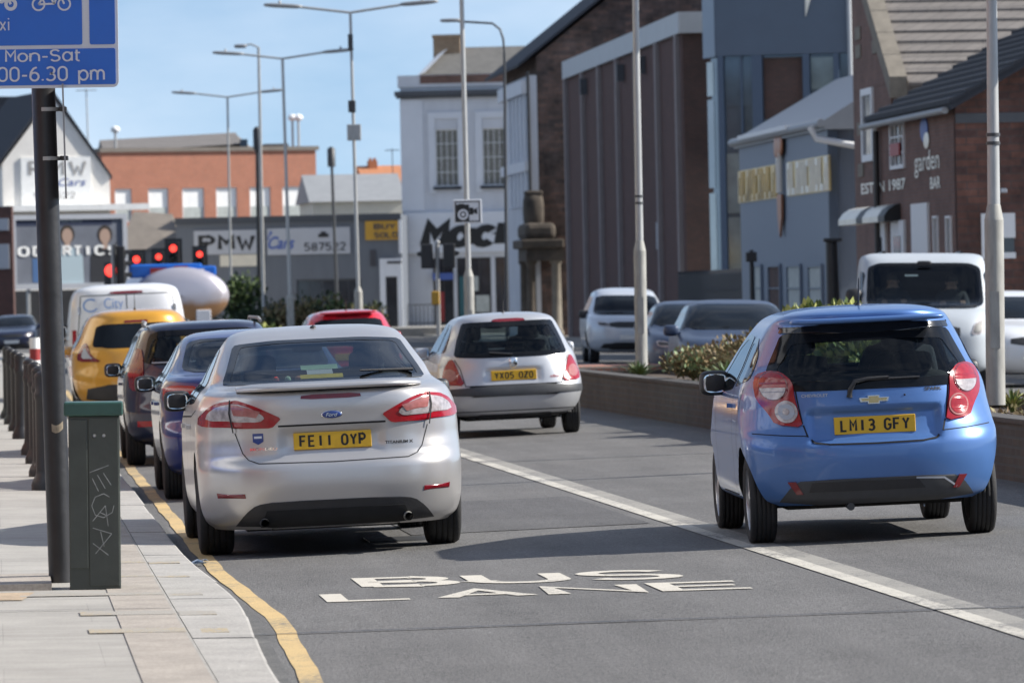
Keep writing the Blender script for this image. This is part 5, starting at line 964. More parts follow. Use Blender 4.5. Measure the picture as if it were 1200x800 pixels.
# ------------------------------------------------------------------ unseen shops, added so the car paint has something to reflect
def shop(label, l, s0, w, h, mat, shop_mat, side=-1, dep=9):
    t = thing('unseen_shop', label, 'building', W(l, s0 + (w if side > 0 else 0)), A + (math.pi / 2 if side < 0 else -math.pi / 2), 'unseen shops added for reflections')
    n = max(2, int(w / 3.2)); ops = [(w * (i + .5) / n - .6, w * (i + .5) / n + .6, 4.2, 6.0) for i in range(n)] + ([(w * (i + .5) / n - .6, w * (i + .5) / n + .6, 7.2, 8.8) for i in range(n)] if h > 9.4 else []) + [(.5, w - .5, .5, 2.7)]
    mb = MB(); block(mb, w, dep, -.1, h, ops, .2); mb.build('wall', mat, t)
    mb = MB(); mb.prism([(-.1, -.3, h), (-.1, dep / 2, h + 2.6), (-.1, dep + .3, h)], (w + .2, 0, 0)); mb.build('roof', 'slate', t)
    for o_ in ops[:-1]: window(t, *o_, .1, 'frame_white', 'glass_win', 2, 2, .07)
    window(t, *ops[-1], .1, 'dark_metal', 'glass_win', 4, 1, .08, name='shop_window')
    q = MB(); q.box(.2, w - .2, -.25, -.004, 2.8, 3.6); q.build('fascia', shop_mat, t)
SH = [(-64, 14, 9.2, 'red_brick', 'sign_blue', 'brick shop with blue fascia'), (-48, 11, 10.4, 'render_white', 'shop_red', 'white rendered shop with red fascia'), (-36, 13, 8.8, 'chapel_brick', 'blind', 'dark brick shop with white fascia'), (-22, 9, 10, 'buff_brick', 'shop_teal', 'buff brick shop with teal fascia'), (-12, 14, 9, 'red_brick', 'sign_yellow', 'brick shop with amber fascia'), (3, 12, 10.2, 'cream', 'ink', 'cream shop with black fascia'), (16, 15, 8.6, 'chapel_brick', 'shop_red', 'dark brick shop with red fascia'), (32, 12, 9.6, 'render_white', 'sign_blue', 'white shop with blue fascia'), (45, 16, 9, 'red_brick', 'blind', 'brick shop with white fascia'), (62, 13, 10, 'buff_brick', 'shop_red', 'buff shop with red fascia'), (76, 18, 9, 'cream', 'shop_teal', 'cream shop with teal fascia'), (96, 20, 10, 'chapel_brick', 'sign_yellow', 'dark brick shop with amber fascia')]
for i, (s0, w, h, m, sm_, lab) in enumerate(SH): shop(lab + ', added unseen on the left pavement for reflections', -6.5, s0, w, h, m, sm_, -1)
SR = [(-70, 16, 10, 'cream', 'sign_blue', 'cream shop with blue fascia'), (-52, 14, 9, 'red_brick', 'ink', 'brick shop with black fascia'), (-36, 15, 10.4, 'render_white', 'shop_teal', 'white shop with teal fascia'), (-20, 15, 9, 'buff_brick', 'sign_blue', 'buff shop with blue fascia')]
for s0, w, h, m, sm_, lab in SR: shop(lab + ', added unseen on the right pavement for reflections', 22, s0, w, h, m, sm_, 1)
# ------------------------------------------------------------------ vehicles
def pchip(x, y, q):
    x = np.asarray(x, float); y = np.asarray(y, float); h = np.diff(x); d = np.diff(y) / h; m = np.zeros(len(x)); m[0] = d[0]; m[-1] = d[-1]
    for i in range(1, len(x) - 1):
        if d[i - 1] * d[i] > 0: w1 = 2 * h[i] + h[i - 1]; w2 = h[i] + 2 * h[i - 1]; m[i] = (w1 + w2) / (w1 / d[i - 1] + w2 / d[i])
    i = np.clip(np.searchsorted(x, q) - 1, 0, len(h) - 1); t = (q - x[i]) / h[i]
    return (2 * t**3 - 3 * t**2 + 1) * y[i] + (t**3 - 2 * t**2 + t) * h[i] * m[i] + (-2 * t**3 + 3 * t**2) * y[i + 1] + (t**3 - t**2) * h[i] * m[i + 1]
def inside(poly, a, b):
    r = False; n = len(poly)
    for i in range(n):
        (x1, y1), (x2, y2) = poly[i], poly[(i + 1) % n]
        if (y1 > b) != (y2 > b) and a < (x2 - x1) * (b - y1) / (y2 - y1) + x1: r = not r
    return r
def shrink(poly, d, fz=1.):
    cx = sum(p[0] for p in poly) / len(poly); cz = sum(p[1] for p in poly) / len(poly)
    ex = max(abs(p[0] - cx) for p in poly); ez = max(abs(p[1] - cz) for p in poly)
    return [(cx + (x - cx) * (1 - d / ex), cz + (z - cz) * (1 - d * fz / ez)) for x, z in poly]
def resample(poly, n=72):
    L = [0]
    for i in range(len(poly)): a, b = poly[i], poly[(i + 1) % len(poly)]; L.append(L[-1] + math.hypot(b[0] - a[0], b[1] - a[1]))
    out = []; P2 = poly + [poly[0]]
    for k in range(n):
        s = L[-1] * k / n; i = max(j for j in range(len(poly)) if L[j] <= s + 1e-9); t = (s - L[i]) / max(L[i + 1] - L[i], 1e-9); out.append((P2[i][0] + (P2[i + 1][0] - P2[i][0]) * t, P2[i][1] + (P2[i + 1][1] - P2[i][1]) * t))
    return out
def rnd_poly(poly, it=2, c=.2):                # corner cutting
    for _ in range(it):
        q = []
        for i in range(len(poly)):
            a, b = poly[i], poly[(i + 1) % len(poly)]; q += [(a[0] * (1 - c) + b[0] * c, a[1] * (1 - c) + b[1] * c), (a[0] * c + b[0] * (1 - c), a[1] * c + b[1] * (1 - c))]
        poly = q
    return poly
def mir(poly): return [(-x, z) for x, z in poly][::-1]
class Car:
    def __init__(s, name, label, cat, keys, paint, l, sb, yaw=0., k=1., n=3.2, facing=1, group=None, res=.03, wheels=None, z=None, see=True, wx=None):
        s.keys = [tuple(v * k for v in q) for q in keys]; s.k = k; s.n = n; s.res = res; s.paint = paint; s.see = see; s.facing = facing
        s.L = max(q[3] for q in s.keys); s.holes = []; s.dents = []
        cross_ = .025 if l < 9 else -.022
        if facing < 0: th_ = A + math.pi + yaw; fp_ = W(l, sb); zz_ = zr(l) if z is None else z; loc = Vector((fp_.x + math.sin(th_) * s.L, fp_.y - math.cos(th_) * s.L, zz_)); rot = (0, cross_, th_)
        if facing > 0: loc = W(l, sb, zr(l) if z is None else z); rot = (0, -cross_, A + yaw)
        s.t = thing(name, label, cat, loc, 0, group, rot)
        K = np.array(s.keys); dd = np.sqrt((np.diff(K[:, 0]) ** 2 + np.diff(K[:, 1]) ** 2 + .35 * np.diff(K[:, 2]) ** 2 + .15 * np.diff(K[:, 3]) ** 2)); s.T = np.concatenate([[0], np.cumsum(dd)]); s.K = K
        q = np.linspace(0, s.T[-1], 1600); s.tab = np.stack([pchip(s.T, K[:, j], q) for j in range(6)], 1); s.tab[:, 0] = np.maximum.accumulate(s.tab[:, 0] + np.arange(1600) * 1e-9)
        s.wheels = wheels
    def at(s, z): return [float(np.interp(z, s.tab[:, 0], s.tab[:, j])) for j in range(1, 6)]
    def dent(s, x, z):
        d = 0
        for (x0, x1, z0, z1, dep, soft) in s.dents:
            fx = min(max((x - x0) / soft, 0), 1) * min(max((x1 - x) / soft, 0), 1); fz = min(max((z - z0) / soft, 0), 1) * min(max((z1 - z) / soft, 0), 1); f = fx * fz; d += dep * f * f * (3 - 2 * f)
        return d
    def pos(s, face, a, b):
        Wd, yr, yf, Lr, Lf = s.at(b)
        if face == 'rear': return Vector((a, yr + Lr - Lr * math.sqrt(max(1e-6, 1 - min(abs(a) / Wd, .9995) ** s.n)) + s.dent(a, b), b))
        if face == 'front': return Vector((a, yf - Lf + Lf * math.sqrt(max(1e-6, 1 - min(abs(a) / Wd, .9995) ** s.n)), b))
        if face == 'top':   # a = x, b = y : the bonnet or roof seen from above
            for i in range(1599, -1, -1):
                pass
        c = 1.0
        if a < yr + Lr: c = max(1e-6, 1 - min((yr + Lr - a) / Lr, .9995) ** 2) ** (1 / s.n)
        elif a > yf - Lf: c = max(1e-6, 1 - min((a - yf + Lf) / Lf, .9995) ** 2) ** (1 / s.n)
        return Vector((Wd * c * (-1 if face == 'left' else 1), a, b))
    def sf(s, face, a, b, off=0.):
        p = s.pos(face, a, b)
        if not off: return p
        e = .006; n = (s.pos(face, a + e, b) - s.pos(face, a - e, b)).cross(s.pos(face, a, b + e) - s.pos(face, a, b - e)).normalized()
        o = {'rear': Vector((0, -1, .15)), 'front': Vector((0, 1, .3)), 'left': Vector((-1, 0, .2)), 'right': Vector((1, 0, .2))}[face]
        return p + (n if n.dot(o) > 0 else -n) * off
    def hole(s, face, poly): s.holes.append((face, poly))
    def patch(s, face, poly, mat, name, off=.004, thick=.014, parent=None, res=None, smooth=True):
        res = res or s.res * .8; zs = [p[1] for p in poly]; z0, z1 = min(zs) + 1e-4, max(zs) - 1e-4; n = max(2, int((z1 - z0) / res) + 1); xs = [p[0] for p in poly]; m = max(2, int((max(xs) - min(xs)) / res) + 1); mb = MB(); g = []
        zl = sorted({z0 + (z1 - z0) * i / n for i in range(n + 1)} | {z for z in zs if z0 < z < z1})
        for z in zl:
            cs = [];
            for i in range(len(poly)):
                (x1, y1), (x2, y2) = poly[i], poly[(i + 1) % len(poly)]
                if (y1 > z) != (y2 > z): cs.append(x1 + (x2 - x1) * (z - y1) / (y2 - y1))
            if len(cs) < 2: continue
            g.append([(min(cs) + (max(cs) - min(cs)) * j / m, z) for j in range(m + 1)])
        vs = [s.sf(face, a, b, off) for r in g for a, b in r]; w = m + 1; fs = [(i * w + j, i * w + j + 1, (i + 1) * w + j + 1, (i + 1) * w + j) for i in range(len(g) - 1) for j in range(m)]
        f0 = fs[len(fs) // 2]; o_ = {'rear': Vector((0, -1, .15)), 'front': Vector((0, 1, .3)), 'left': Vector((-1, 0, .2)), 'right': Vector((1, 0, .2))}[face]
        if (vs[f0[2]] - vs[f0[0]]).cross(vs[f0[3]] - vs[f0[1]]).dot(o_) < 0: fs = [f[::-1] for f in fs]
        mb.add(vs, fs, 0, smooth)
        if thick:
            lo = [g[0][j] for j in range(w)] + [g[i][-1] for i in range(1, len(g))] + [g[-1][j] for j in range(m - 1, -1, -1)] + [g[i][0] for i in range(len(g) - 2, 0, -1)]
            a_ = [s.sf(face, a, b, off) for a, b in lo]; b_ = [s.sf(face, a, b, off - thick) for a, b in lo]; N = len(lo); mb.add(a_ + b_, [(i, (i + 1) % N, N + (i + 1) % N, N + i) for i in range(N)])
        return mb.build(name, mat, parent or s.t)
    def ring(s, face, outer, d, mat, name='window_edge', off=.004, parent=None, fz=1.):
        o = resample(outer, 96); i_ = shrink(o, d, fz); n = len(o); lay = [o] + [[(a[0] + (b[0] - a[0]) * t, a[1] + (b[1] - a[1]) * t) for a, b in zip(o, i_)] for t in (.33, .66, 1)]
        mb = MB(); vs = [s.sf(face, a, b, off) for r in lay for a, b in r] + [s.sf(face, a, b, off - .012) for a, b in o] + [s.sf(face, a, b, off - .012) for a, b in i_]
        fs = [(k * n + i, k * n + (i + 1) % n, (k + 1) * n + (i + 1) % n, (k + 1) * n + i) for k in range(3) for i in range(n)]; mb.add(vs, fs, 0, True)
        mb.add(vs, [(i, (i + 1) % n, 4 * n + (i + 1) % n, 4 * n + i) for i in range(n)] + [(3 * n + i, 3 * n + (i + 1) % n, 5 * n + (i + 1) % n, 5 * n + i) for i in range(n)])
        return mb.build(name, mat, parent or s.t)
    def glazing(s, face, poly, name, d=.045, glass='glass_dark', edge='frit', off=.004, fz=1.):
        poly = rnd_poly(poly, 2, .1)
        if not s.see: return s.patch(face, poly, 'dark_glass', name, off, .01)
        s.hole(face, shrink(poly, d * .55, fz)); g = s.patch(face, shrink(poly, d * .8, fz), glass, name, off - .002, 0); s.ring(face, poly, d, edge, 'window_edge', off, g, fz); return g
    def strip(s, face, pts, w, mat, name, off=.0015, closed=False, parent=None, step=.03):
        P2 = []
        seq = pts + ([pts[0]] if closed else [])
        for a, b in zip(seq[:-1], seq[1:]):
            n = max(1, int(math.hypot(b[0] - a[0], b[1] - a[1]) / step)); P2 += [(a[0] + (b[0] - a[0]) * i / n, a[1] + (b[1] - a[1]) * i / n) for i in range(n)]
        P2.append(seq[-1]); mb = MB(); vs = []
        for i, p in enumerate(P2):
            a, b = P2[max(i - 1, 0)], P2[min(i + 1, len(P2) - 1)]; d = Vector((b[0] - a[0], b[1] - a[1])); d.normalize(); vs += [s.sf(face, p[0] - d.y * w / 2, p[1] + d.x * w / 2, off), s.sf(face, p[0] + d.y * w / 2, p[1] - d.x * w / 2, off)]
        mb.add(vs, [(2 * i, 2 * i + 2, 2 * i + 3, 2 * i + 1) for i in range(len(P2) - 1)]); return mb.build(name, mat, parent or s.t)
    def letters(s, face, body, mat, x0, x1, z0, z1, off=.006, bold=.02, shear=0., parent=None, name='lettering'):
        sg = -1 if face in ('front', 'left') else 1   # left to right as read from outside
        if face == 'front': f = lambda a, b: s.sf(face, x1 - a * (x1 - x0), z0 + b * (z1 - z0), off)
        else: f = lambda a, b: s.sf(face, x0 + a * (x1 - x0), z0 + b * (z1 - z0), off)
        return text(name, body, mat, parent or s.t, f, bold, shear)
    def plate(s, face, z, body=None, mat='plate_yellow', tilt=.0, xc=0., y=None):
        p = s.sf(face, xc, z, .012); w, h = .26, .0555; sg = -1 if face == 'rear' else 1
        q = MB(); q.bbox(xc - w, xc + w, p.y + sg * .008, p.y - sg * .03, z - h, z + h, .004) if sg > 0 else q.bbox(xc - w, xc + w, p.y - .008, p.y + .03, z - h, z + h, .004)
        pl_ = q.build('number_plate', mat, s.t)
        if body:
            parts = body.split(' '); wt = .455; n1 = len(parts[0]); n2 = len(parts[1]); u = wt / (n1 + n2 + .75); x = xc - wt / 2
            for ch, xo in [(c, i) for i, c in enumerate(parts[0])] + [(c, n1 + .75 + i) for i, c in enumerate(parts[1])]:
                nw = .30 if ch in '1I' else .78
                nw = .40 if ch in '1I' else .86
                blocktext('character', ch, 'ink', pl_, lambda a, b, k, xo=xo, nw=nw: (x + u * (xo + .5 + (a - .5) * nw), p.y - .0095 - .0002 * k, z - .041 + b * .082), .26, ky=.72)
        return pl_
    def wheel_set(s, wx, y0, y1, R, w, rim=.68, spokes=5):
        s.wheels = (wx, y0, y1, R, w)
        t = MB(); pr = [(R * rim, -w * .42), (R * .86, -w / 2), (R * .955, -w * .46), (R * .99, -w * .38)]
        for g in (-.25, -.08, .08, .25): pr += [(R, w * (g - .075)), (R, w * (g - .018)), (R - .007, w * (g - .014)), (R - .007, w * (g + .014)), (R, w * (g + .018))]
        pr += [(R, w * .34), (R * .99, w * .38), (R * .955, w * .46), (R * .86, w / 2), (R * rim, w * .42)]; t.lathe(pr, 40, 'x'); tm = t.mesh('tyre', 'tyre')
        h = MB(); rr = R * rim; h.lathe([(rr, -w * .42), (rr * .97, -w * .38), (rr * .94, -w * .2), (rr * .9, w * .3), (rr, w * .42)], 36, 'x'); h.lathe([(.001, -w * .1), (rr * .95, -w * .1), (rr * .95, -w * .05), (.001, -w * .05)], 28, 'x', mi=1)
        for i in range(spokes):
            a = 2 * math.pi * i / spokes; c, sn = math.cos(a), math.sin(a); v = []
            for (r_, hw, x) in ((.04, .05, -w * .38), (rr * .95, .028, -w * .36)):
                for q_ in (-1, 1):
                    for xx in (x, x + .03): v.append((xx, r_ * c - q_ * hw * sn, r_ * sn + q_ * hw * c))
            h.add(v, [(0, 2, 6, 4), (1, 5, 7, 3), (0, 4, 5, 1), (2, 3, 7, 6)])
        h.lathe([(.001, -w * .43), (.05, -w * .42), (.065, -w * .36)], 16, 'x'); hm = h.mesh('wheel', ['rim', 'rim_dark'])
        for sx in (-1, 1):
            for y in (y0, y1):
                o = ob('wheel', hm, s.t, (sx * wx, y, R), (0, 0, 0 if sx < 0 else math.pi)); ob('tyre', tm, o)
    def body(s, name='body', belly=.0):
        res = s.res; n = s.n; nz = int(s.T[-1] / res); T = np.linspace(0, s.T[-1], nz + 1); K = np.stack([pchip(s.T, s.K[:, j], T) for j in range(6)], 1)
        Lr0, Lf0 = 1.0, 1.0
        def thetas():
            th = np.linspace(0, math.pi / 2, 400); x = .8 * np.sin(th) ** (2 / n); y = .6 * (1 - np.cos(th)); L = np.concatenate([[0], np.cumsum(np.hypot(np.diff(x), np.diff(y)))]); m = max(8, int(L[-1] / res)); return np.interp(np.linspace(0, L[-1], m + 1), L, th)
        th = thetas(); ns = max(4, int((s.L - 1.6) / res)); rows = []
        for (z, Wd, yr, yf, Lr, Lf) in K:
            half = [(Wd * math.sin(a) ** (2 / n), yr + Lr - Lr * math.cos(a)) for a in th]
            half = [(x, y + (s.dent(x, z) if i < len(th) - 3 else 0)) for i, (x, y) in enumerate(half)]
            ya, yb = yr + Lr, yf - Lf
            if yb < ya + .02: ya = yb = (ya + yb) / 2; yb = ya + .02
            half += [(Wd, ya + (yb - ya) * (i + 1) / (ns + 1)) for i in range(ns)]
            half += [(Wd * math.sin(a) ** (2 / n), yf - Lf + Lf * math.cos(a)) for a in th[::-1]]
            lp = half + [(-x, y) for x, y in half[-2:0:-1]]; rows.append([Vector((x, y, z)) for x, y in lp])
        N = len(rows[0])
        wh = s.wheels; arches = []
        if wh: arches = [(wh[1], wh[3] - .0, wh[3] + .055), (wh[2], wh[3] - .0, wh[3] + .055)]
        V = [p for r in rows for p in r]
        for p in V:
            Wd = s.at(p.z)[0]
            if abs(p.x) > .55 * Wd:
                for yc, zc, R in arches:
                    r = math.hypot(p.y - yc, p.z - zc)
                    if abs(r - R) < res * .6 and r > .01: kk = R / r; p.y = yc + (p.y - yc) * kk; p.z = zc + (p.z - zc) * kk; p.x = s.pos('left' if p.x < 0 else 'right', p.y, p.z).x
        fs = []
        for i in range(len(rows) - 1):
            for j in range(N):
                f = (i * N + j, i * N + (j + 1) % N, (i + 1) * N + (j + 1) % N, (i + 1) * N + j); c = (V[f[0]] + V[f[1]] + V[f[2]] + V[f[3]]) / 4; nn = (V[f[2]] - V[f[0]]).cross(V[f[3]] - V[f[1]]); kill = False
                Wd, yr, yf, Lr, Lf = s.at(c.z)
                if abs(c.x) > .55 * Wd:
                    for yc, zc, R in arches:
                        if math.hypot(c.y - yc, c.z - zc) < R - .002: kill = True
                if not kill and s.holes:
                    for face, poly in s.holes:
                        if face == 'rear' and c.y < yr + Lr + .01 and abs(nn.y) > .3 * abs(nn.x) and inside(poly, c.x, c.z): kill = True
                        if face == 'front' and c.y > yf - Lf - .01 and abs(nn.y) + abs(nn.z) > abs(nn.x) and inside(poly, c.x, c.z): kill = True
                        if face == 'left' and c.x < -.5 * Wd and inside(poly, c.y, c.z): kill = True
                        if face == 'right' and c.x > .5 * Wd and inside(poly, c.y, c.z): kill = True
                if not kill: fs.append(f)
        mb = MB(); mb.add(V, fs, 0, True); mb.add(rows[-1], [tuple(range(N))], 0, True)
        o = mb.build(name, s.paint, s.t)
        # dark lining just inside the shell, so that nothing painted shows through the windows
        if s.see:
            o.data.update(); nm = [v.normal.copy() for v in o.data.vertices]; q = MB(); cen = Vector((0, s.L / 2, .8))
            vs = []
            for v, n_ in zip(o.data.vertices, nm):
                if n_.dot(v.co - cen) < 0: n_ = -n_
                vs.append(v.co - n_ * .028)
            q.add(vs[:len(V)], fs, 0, True); q.build('lining', 'headlining' if s.see == 2 else 'seat', s.t)
        if wh:
            wx, y0, y1, R, w = wh
            for yc, zc, RR in arches:
                for sx in (-1, 1):
                    q = MB(); nn = 20; xa, xb = sx * (wx - w * .8), None; vs = []
                    aa = [R_(-25 + 230 * i / nn) for i in range(nn + 1)]
                    for a in aa:
                        y, z = yc + RR * math.cos(a), zc + RR * math.sin(a); z = max(z, s.keys[0][0]); xo = s.pos('left' if sx < 0 else 'right', y, max(z, s.keys[0][0])).x; vs += [(xa, y, z), (xo * .995, y, z)]
                    q.add(vs, [(2 * i, 2 * i + 1, 2 * i + 3, 2 * i + 2) for i in range(nn)], 0, True); q.add([vs[2 * i] for i in range(nn + 1)], [tuple(range(nn + 1))]); q.build('wheel_arch', 'underside', s.t)
            q = MB(); zb = s.keys[0][0]; Wb = wx - w * .85
            q.box(-Wb, Wb, y0 - .30, y1 + .4, zb - .03, zb + .12); q.box(-Wb * .75, Wb * .75, s.keys[2][2] + .12, y0, zb - .01 + belly, zb + .16); q.tube([(-wx + .1, y0, R * .95), (wx - .1, y0, R * .95)], .05, 8); q.tube([(-wx + .1, y1, R * .95), (wx - .1, y1, R * .95)], .04, 8); q.build('underbody', 'underside', s.t)
        return o
    def mirrors(s, y, z, Wx, size=(.10, .07, .085), mat='black_plastic', col=None):
        for sx in (-1, 1):
            q = MB(); q.sq((sx * (Wx + size[0] * .95), y, z), size, .55, .6, 16, 10); q.tube([(sx * (Wx - .08), y + .03, z - size[2] * .6), (sx * (Wx + .06), y + .01, z - size[2] * .35)], .022, 8)
            m_ = q.build('door_mirror', col or mat, s.t); q = MB(); g = [(sx * (Wx + size[0] * .95) + a * size[0] * .76, y - size[1] * 1.0 - .006 + (abs(a) ** 3 + abs(b) ** 3) * .012, z + b * size[2] * .74) for a, b in [(math.copysign(abs(math.cos(t)) ** .6, math.cos(t)), math.copysign(abs(math.sin(t)) ** .6, math.sin(t))) for t in [2 * math.pi * i / 24 for i in range(24)]]]
            q.poly(g); q.build('mirror_glass', 'mirror', m_)
    def cabin(s, yd, y_front, y_rear, xs=.37, seat_z=.55, back=.62, rear=True, mat='seat', wheel_side=1):
        q = MB()
        for sx in (-1, 1): q.sq((sx * xs, y_front, seat_z), (.24, .26, .10), .5, .5); q.sq((sx * xs, y_front - .22, seat_z + back * .5), (.23, .075, back * .52), .6, .55)
        q.build('front_seats', mat, s.t); q = MB()
        for sx in (-1, 1): q.sq((sx * xs, y_front - .26, seat_z + back + .10), (.125, .05, .09), .5, .6); q.tube([(sx * xs - .05, y_front - .25, seat_z + back - .02), (sx * xs - .05, y_front - .26, seat_z + back + .06)], .008, 6); q.tube([(sx * xs + .05, y_front - .25, seat_z + back - .02), (sx * xs + .05, y_front - .26, seat_z + back + .06)], .008, 6)
        q.build('headrests', mat, s.t)
        if rear:
            q = MB(); q.sq((0, y_rear, seat_z + back * .38), (s.at(.9)[0] * .80, .09, back * .46), .4, .5)
            for sx in (-1, 1): q.sq((sx * xs, y_rear - .02, seat_z + back * .9), (.13, .045, .07), .5, .6)
            q.build('rear_seat', mat, s.t)
        q = MB(); q.sq((0, yd, .86), (s.at(.95)[0] * .82, .20, .13), .5, .5); q.build('dashboard', 'black_plastic', s.t)
        q = MB(); cx, cy, cz = wheel_side * xs, yd - .30, .93
        q.tube([(cx + .18 * math.cos(a), cy + .06 * math.sin(a), cz + .17 * math.sin(a)) for a in [2 * math.pi * i / 24 for i in range(25)]], .014, 6); q.sq((cx, cy, cz), (.07, .03, .05), .6, .6); q.build('steering_wheel', 'black_plastic', s.t)
        q = MB(); q.box(-s.at(.5)[0] * .8, s.at(.5)[0] * .8, y_rear - .5, yd, .30, .34); q.build('floor', 'underside', s.t)
        q = MB(); q.sq((0, yd - .35, s.K[-1][0] - .16), (.11, .015, .035), .5, .6); q.build('inner_mirror', 'black_plastic', s.t)
    def aerial(s, y, L=.2):
        z = float(np.interp(y, [0, 1], [0, 0])); z = s.K[-1][0]
        # roof height at y: highest slice whose outline still reaches that far back
        zz = max(q[0] for q in s.tab if q[2] < y - .02); q = MB(); q.tube([(0, y, zz - .01), (0, y - L * .5, zz + L * .8)], [.008, .003], 6); q.lathe([(.025, 0), (.018, .02), (.001, .025)], 8, c=(0, y, zz - .004)); q.build('aerial', 'black_plastic', s.t)
    def sidework(s, gl, doors, zsill, handles=(), glass='glass_dark'):
        for f in ('left', 'right'):
            for poly in gl: s.glazing(f, poly, 'side_window', .035, glass)
            for pts in doors: s.strip(f, pts, .008, 'gap', 'door_gap')
            for y, z in handles: s.patch(f, [(y - .09, z - .014), (y + .09, z - .014), (y + .09, z + .014), (y - .09, z + .014)], s.paint, 'door_handle', .03, .03)
def person(lab, loc, rz, jacket, k=1., seated=True):
    J = {'pelvis': ((0, 0, .02), .15), 'chest': ((0, -.05, .42), .17), 'neck': ((0, -.02, .60), .062), 'head': ((0, .01, .70), .085), 'top': ((0, 0, .79), .08),
         'sL': ((-.19, -.03, .50), .07), 'eL': ((-.24, .16, .30), .05), 'wL': ((-.15, .40, .38), .036), 'sR': ((.19, -.03, .50), .07), 'eR': ((.24, .16, .30), .05), 'wR': ((.15, .40, .38), .036),
         'kL': ((-.12, .42, .08), .075), 'kR': ((.12, .42, .08), .075), 'fL': ((-.12, .55, -.30), .05), 'fR': ((.12, .55, -.30), .05), 'chin': ((0, .055, .665), .045)}
    Ed = [('pelvis', 'chest'), ('chest', 'neck'), ('neck', 'head'), ('head', 'top'), ('head', 'chin'), ('chest', 'sL'), ('sL', 'eL'), ('eL', 'wL'), ('chest', 'sR'), ('sR', 'eR'), ('eR', 'wR'), ('pelvis', 'kL'), ('pelvis', 'kR'), ('kL', 'fL'), ('kR', 'fR')]
    for sd_, sg in (('L', -1), ('R', 1)):
        wx = J['w' + sd_][0]
        for i, (dx, L) in enumerate(((-.03, .07), (-.01, .085), (.012, .08), (.032, .06))): n_ = f'{sd_}{i}'; J[n_] = ((wx[0] + dx, wx[1] + .06, wx[2] + .03), .013); J[n_ + 't'] = ((wx[0] + dx, wx[1] + .05 + L * .5, wx[2] - .02), .010); Ed += [('w' + sd_, n_), (n_, n_ + 't')]
        n_ = f'{sd_}th'; J[n_] = ((wx[0] - sg * .045, wx[1] + .04, wx[2] + .01), .013); Ed.append(('w' + sd_, n_))
    names = list(J); me = bpy.data.meshes.new('person'); me.from_pydata([Vector(J[n_][0]) * k for n_ in names], [(names.index(a), names.index(b)) for a, b in Ed], []); o = bpy.data.objects.new('person', me); COL.objects.link(o)
    md = o.modifiers.new('skin', 'SKIN'); ss = o.modifiers.new('sub', 'SUBSURF'); ss.levels = 2; ss.render_levels = 2
    for i, n_ in enumerate(names): me.skin_vertices[0].data[i].radius = (J[n_][1] * k,) * 2; me.skin_vertices[0].data[i].use_root = n_ == 'pelvis'
    bpy.context.view_layer.update(); m2 = bpy.data.meshes.new_from_object(o.evaluated_get(bpy.context.evaluated_depsgraph_get())); bpy.data.objects.remove(o)
    m2.materials.clear(); m2.materials.append(M['skin']); m2.materials.append(M[jacket])
    for p_ in m2.polygons: c = p_.center / k; p_.material_index = 0 if (c.z > .60 or (c.y > .40 and c.z > .28)) else 1; p_.use_smooth = True
    o = ob('person', m2, None, loc, (0, 0, rz)); tag(o, lab, 'person')
    q = MB(); q.sq((0, -.012 * k, .75 * k), (.098 * k, .108 * k, .088 * k), 1, 1); q.sq((0, -.05 * k, .70 * k), (.088 * k, .065 * k, .09 * k), 1, 1); q.build('hair', 'hair', o)
    q = MB(); q.sq((0, .098 * k, .70 * k), (.014 * k, .02 * k, .022 * k), 1, 1, 8, 6); q.sq((-.085 * k, 0, .70 * k), (.012 * k, .02 * k, .03 * k), 1, 1, 8, 6); q.sq((.085 * k, 0, .70 * k), (.012 * k, .02 * k, .03 * k), 1, 1, 8, 6); q.build('face_features', 'skin', o)
    q = MB(); q.sq((-.032 * k, .086 * k, .722 * k), (.014 * k, .012 * k, .008 * k), 1, 1, 8, 6); q.sq((.032 * k, .086 * k, .722 * k), (.014 * k, .012 * k, .008 * k), 1, 1, 8, 6); q.build('eyes', 'ink', o)
    return o
def seat_person(c, lab, x, y, z, jacket): 
    p = c.t.matrix_basis @ Vector((x, y, z)); return person(lab, p, c.t.rotation_euler.z, jacket)
# ---- silver hatchback saloon with the big spoiler, nearest on the left
def arcpts(*p): return list(p)
KM = [(0.19, 0.8, 0.12, 4.55, 0.62, 0.8), (0.25, 0.865, 0.05, 4.68, 0.62, 1), (0.36, 0.897, 0.02, 4.75, 0.62, 1.1), (0.5, 0.905, 0, 4.78, 0.62, 1.15), (0.6, 0.908, 0.005, 4.78, 0.62, 1.2), (0.645, 0.908, 0.03, 4.77, 0.62, 1.2), (0.68, 0.908, 0.06, 4.75, 0.62, 1.2),
      (0.8, 0.908, 0.065, 4.68, 0.72, 1.2), (0.92, 0.9, 0.06, 4.5, 0.72, 1.2), (1, 0.885, 0.055, 4.1, 0.72, 1.1), (1.06, 0.862, 0.06, 3.8, 0.72, 0.9), (1.1, 0.838, 0.075, 3.62, 0.72, 0.8), (1.125, 0.815, 0.16, 3.5, 0.72, 0.7), (1.142, 0.795, 0.34, 3.44, 0.68, 0.6), (1.165, 0.775, 0.5, 3.36, 0.68, 0.5),
      (1.25, 0.735, 0.78, 3.1, 0.5, 0.5), (1.37, 0.672, 1.18, 2.78, 0.42, 0.5), (1.44, 0.632, 1.42, 2.55, 0.35, 0.42), (1.495, 0.58, 1.64, 2.42, 0.28, 0.3), (1.522, 0.50, 1.78, 2.36, 0.22, 0.2), (1.54, 0.34, 1.95, 2.3, 0.16, 0.12), (1.546, 0.15, 2.05, 2.2, 0.08, 0.06)]
c = Car('silver_car', 'silver five door car with yellow plate and red tail lamps, braking room behind the blue car', 'car', KM, 'silver_paint', 2.24, 37.85, 0, .985, 4.0, res=.026, see=1)
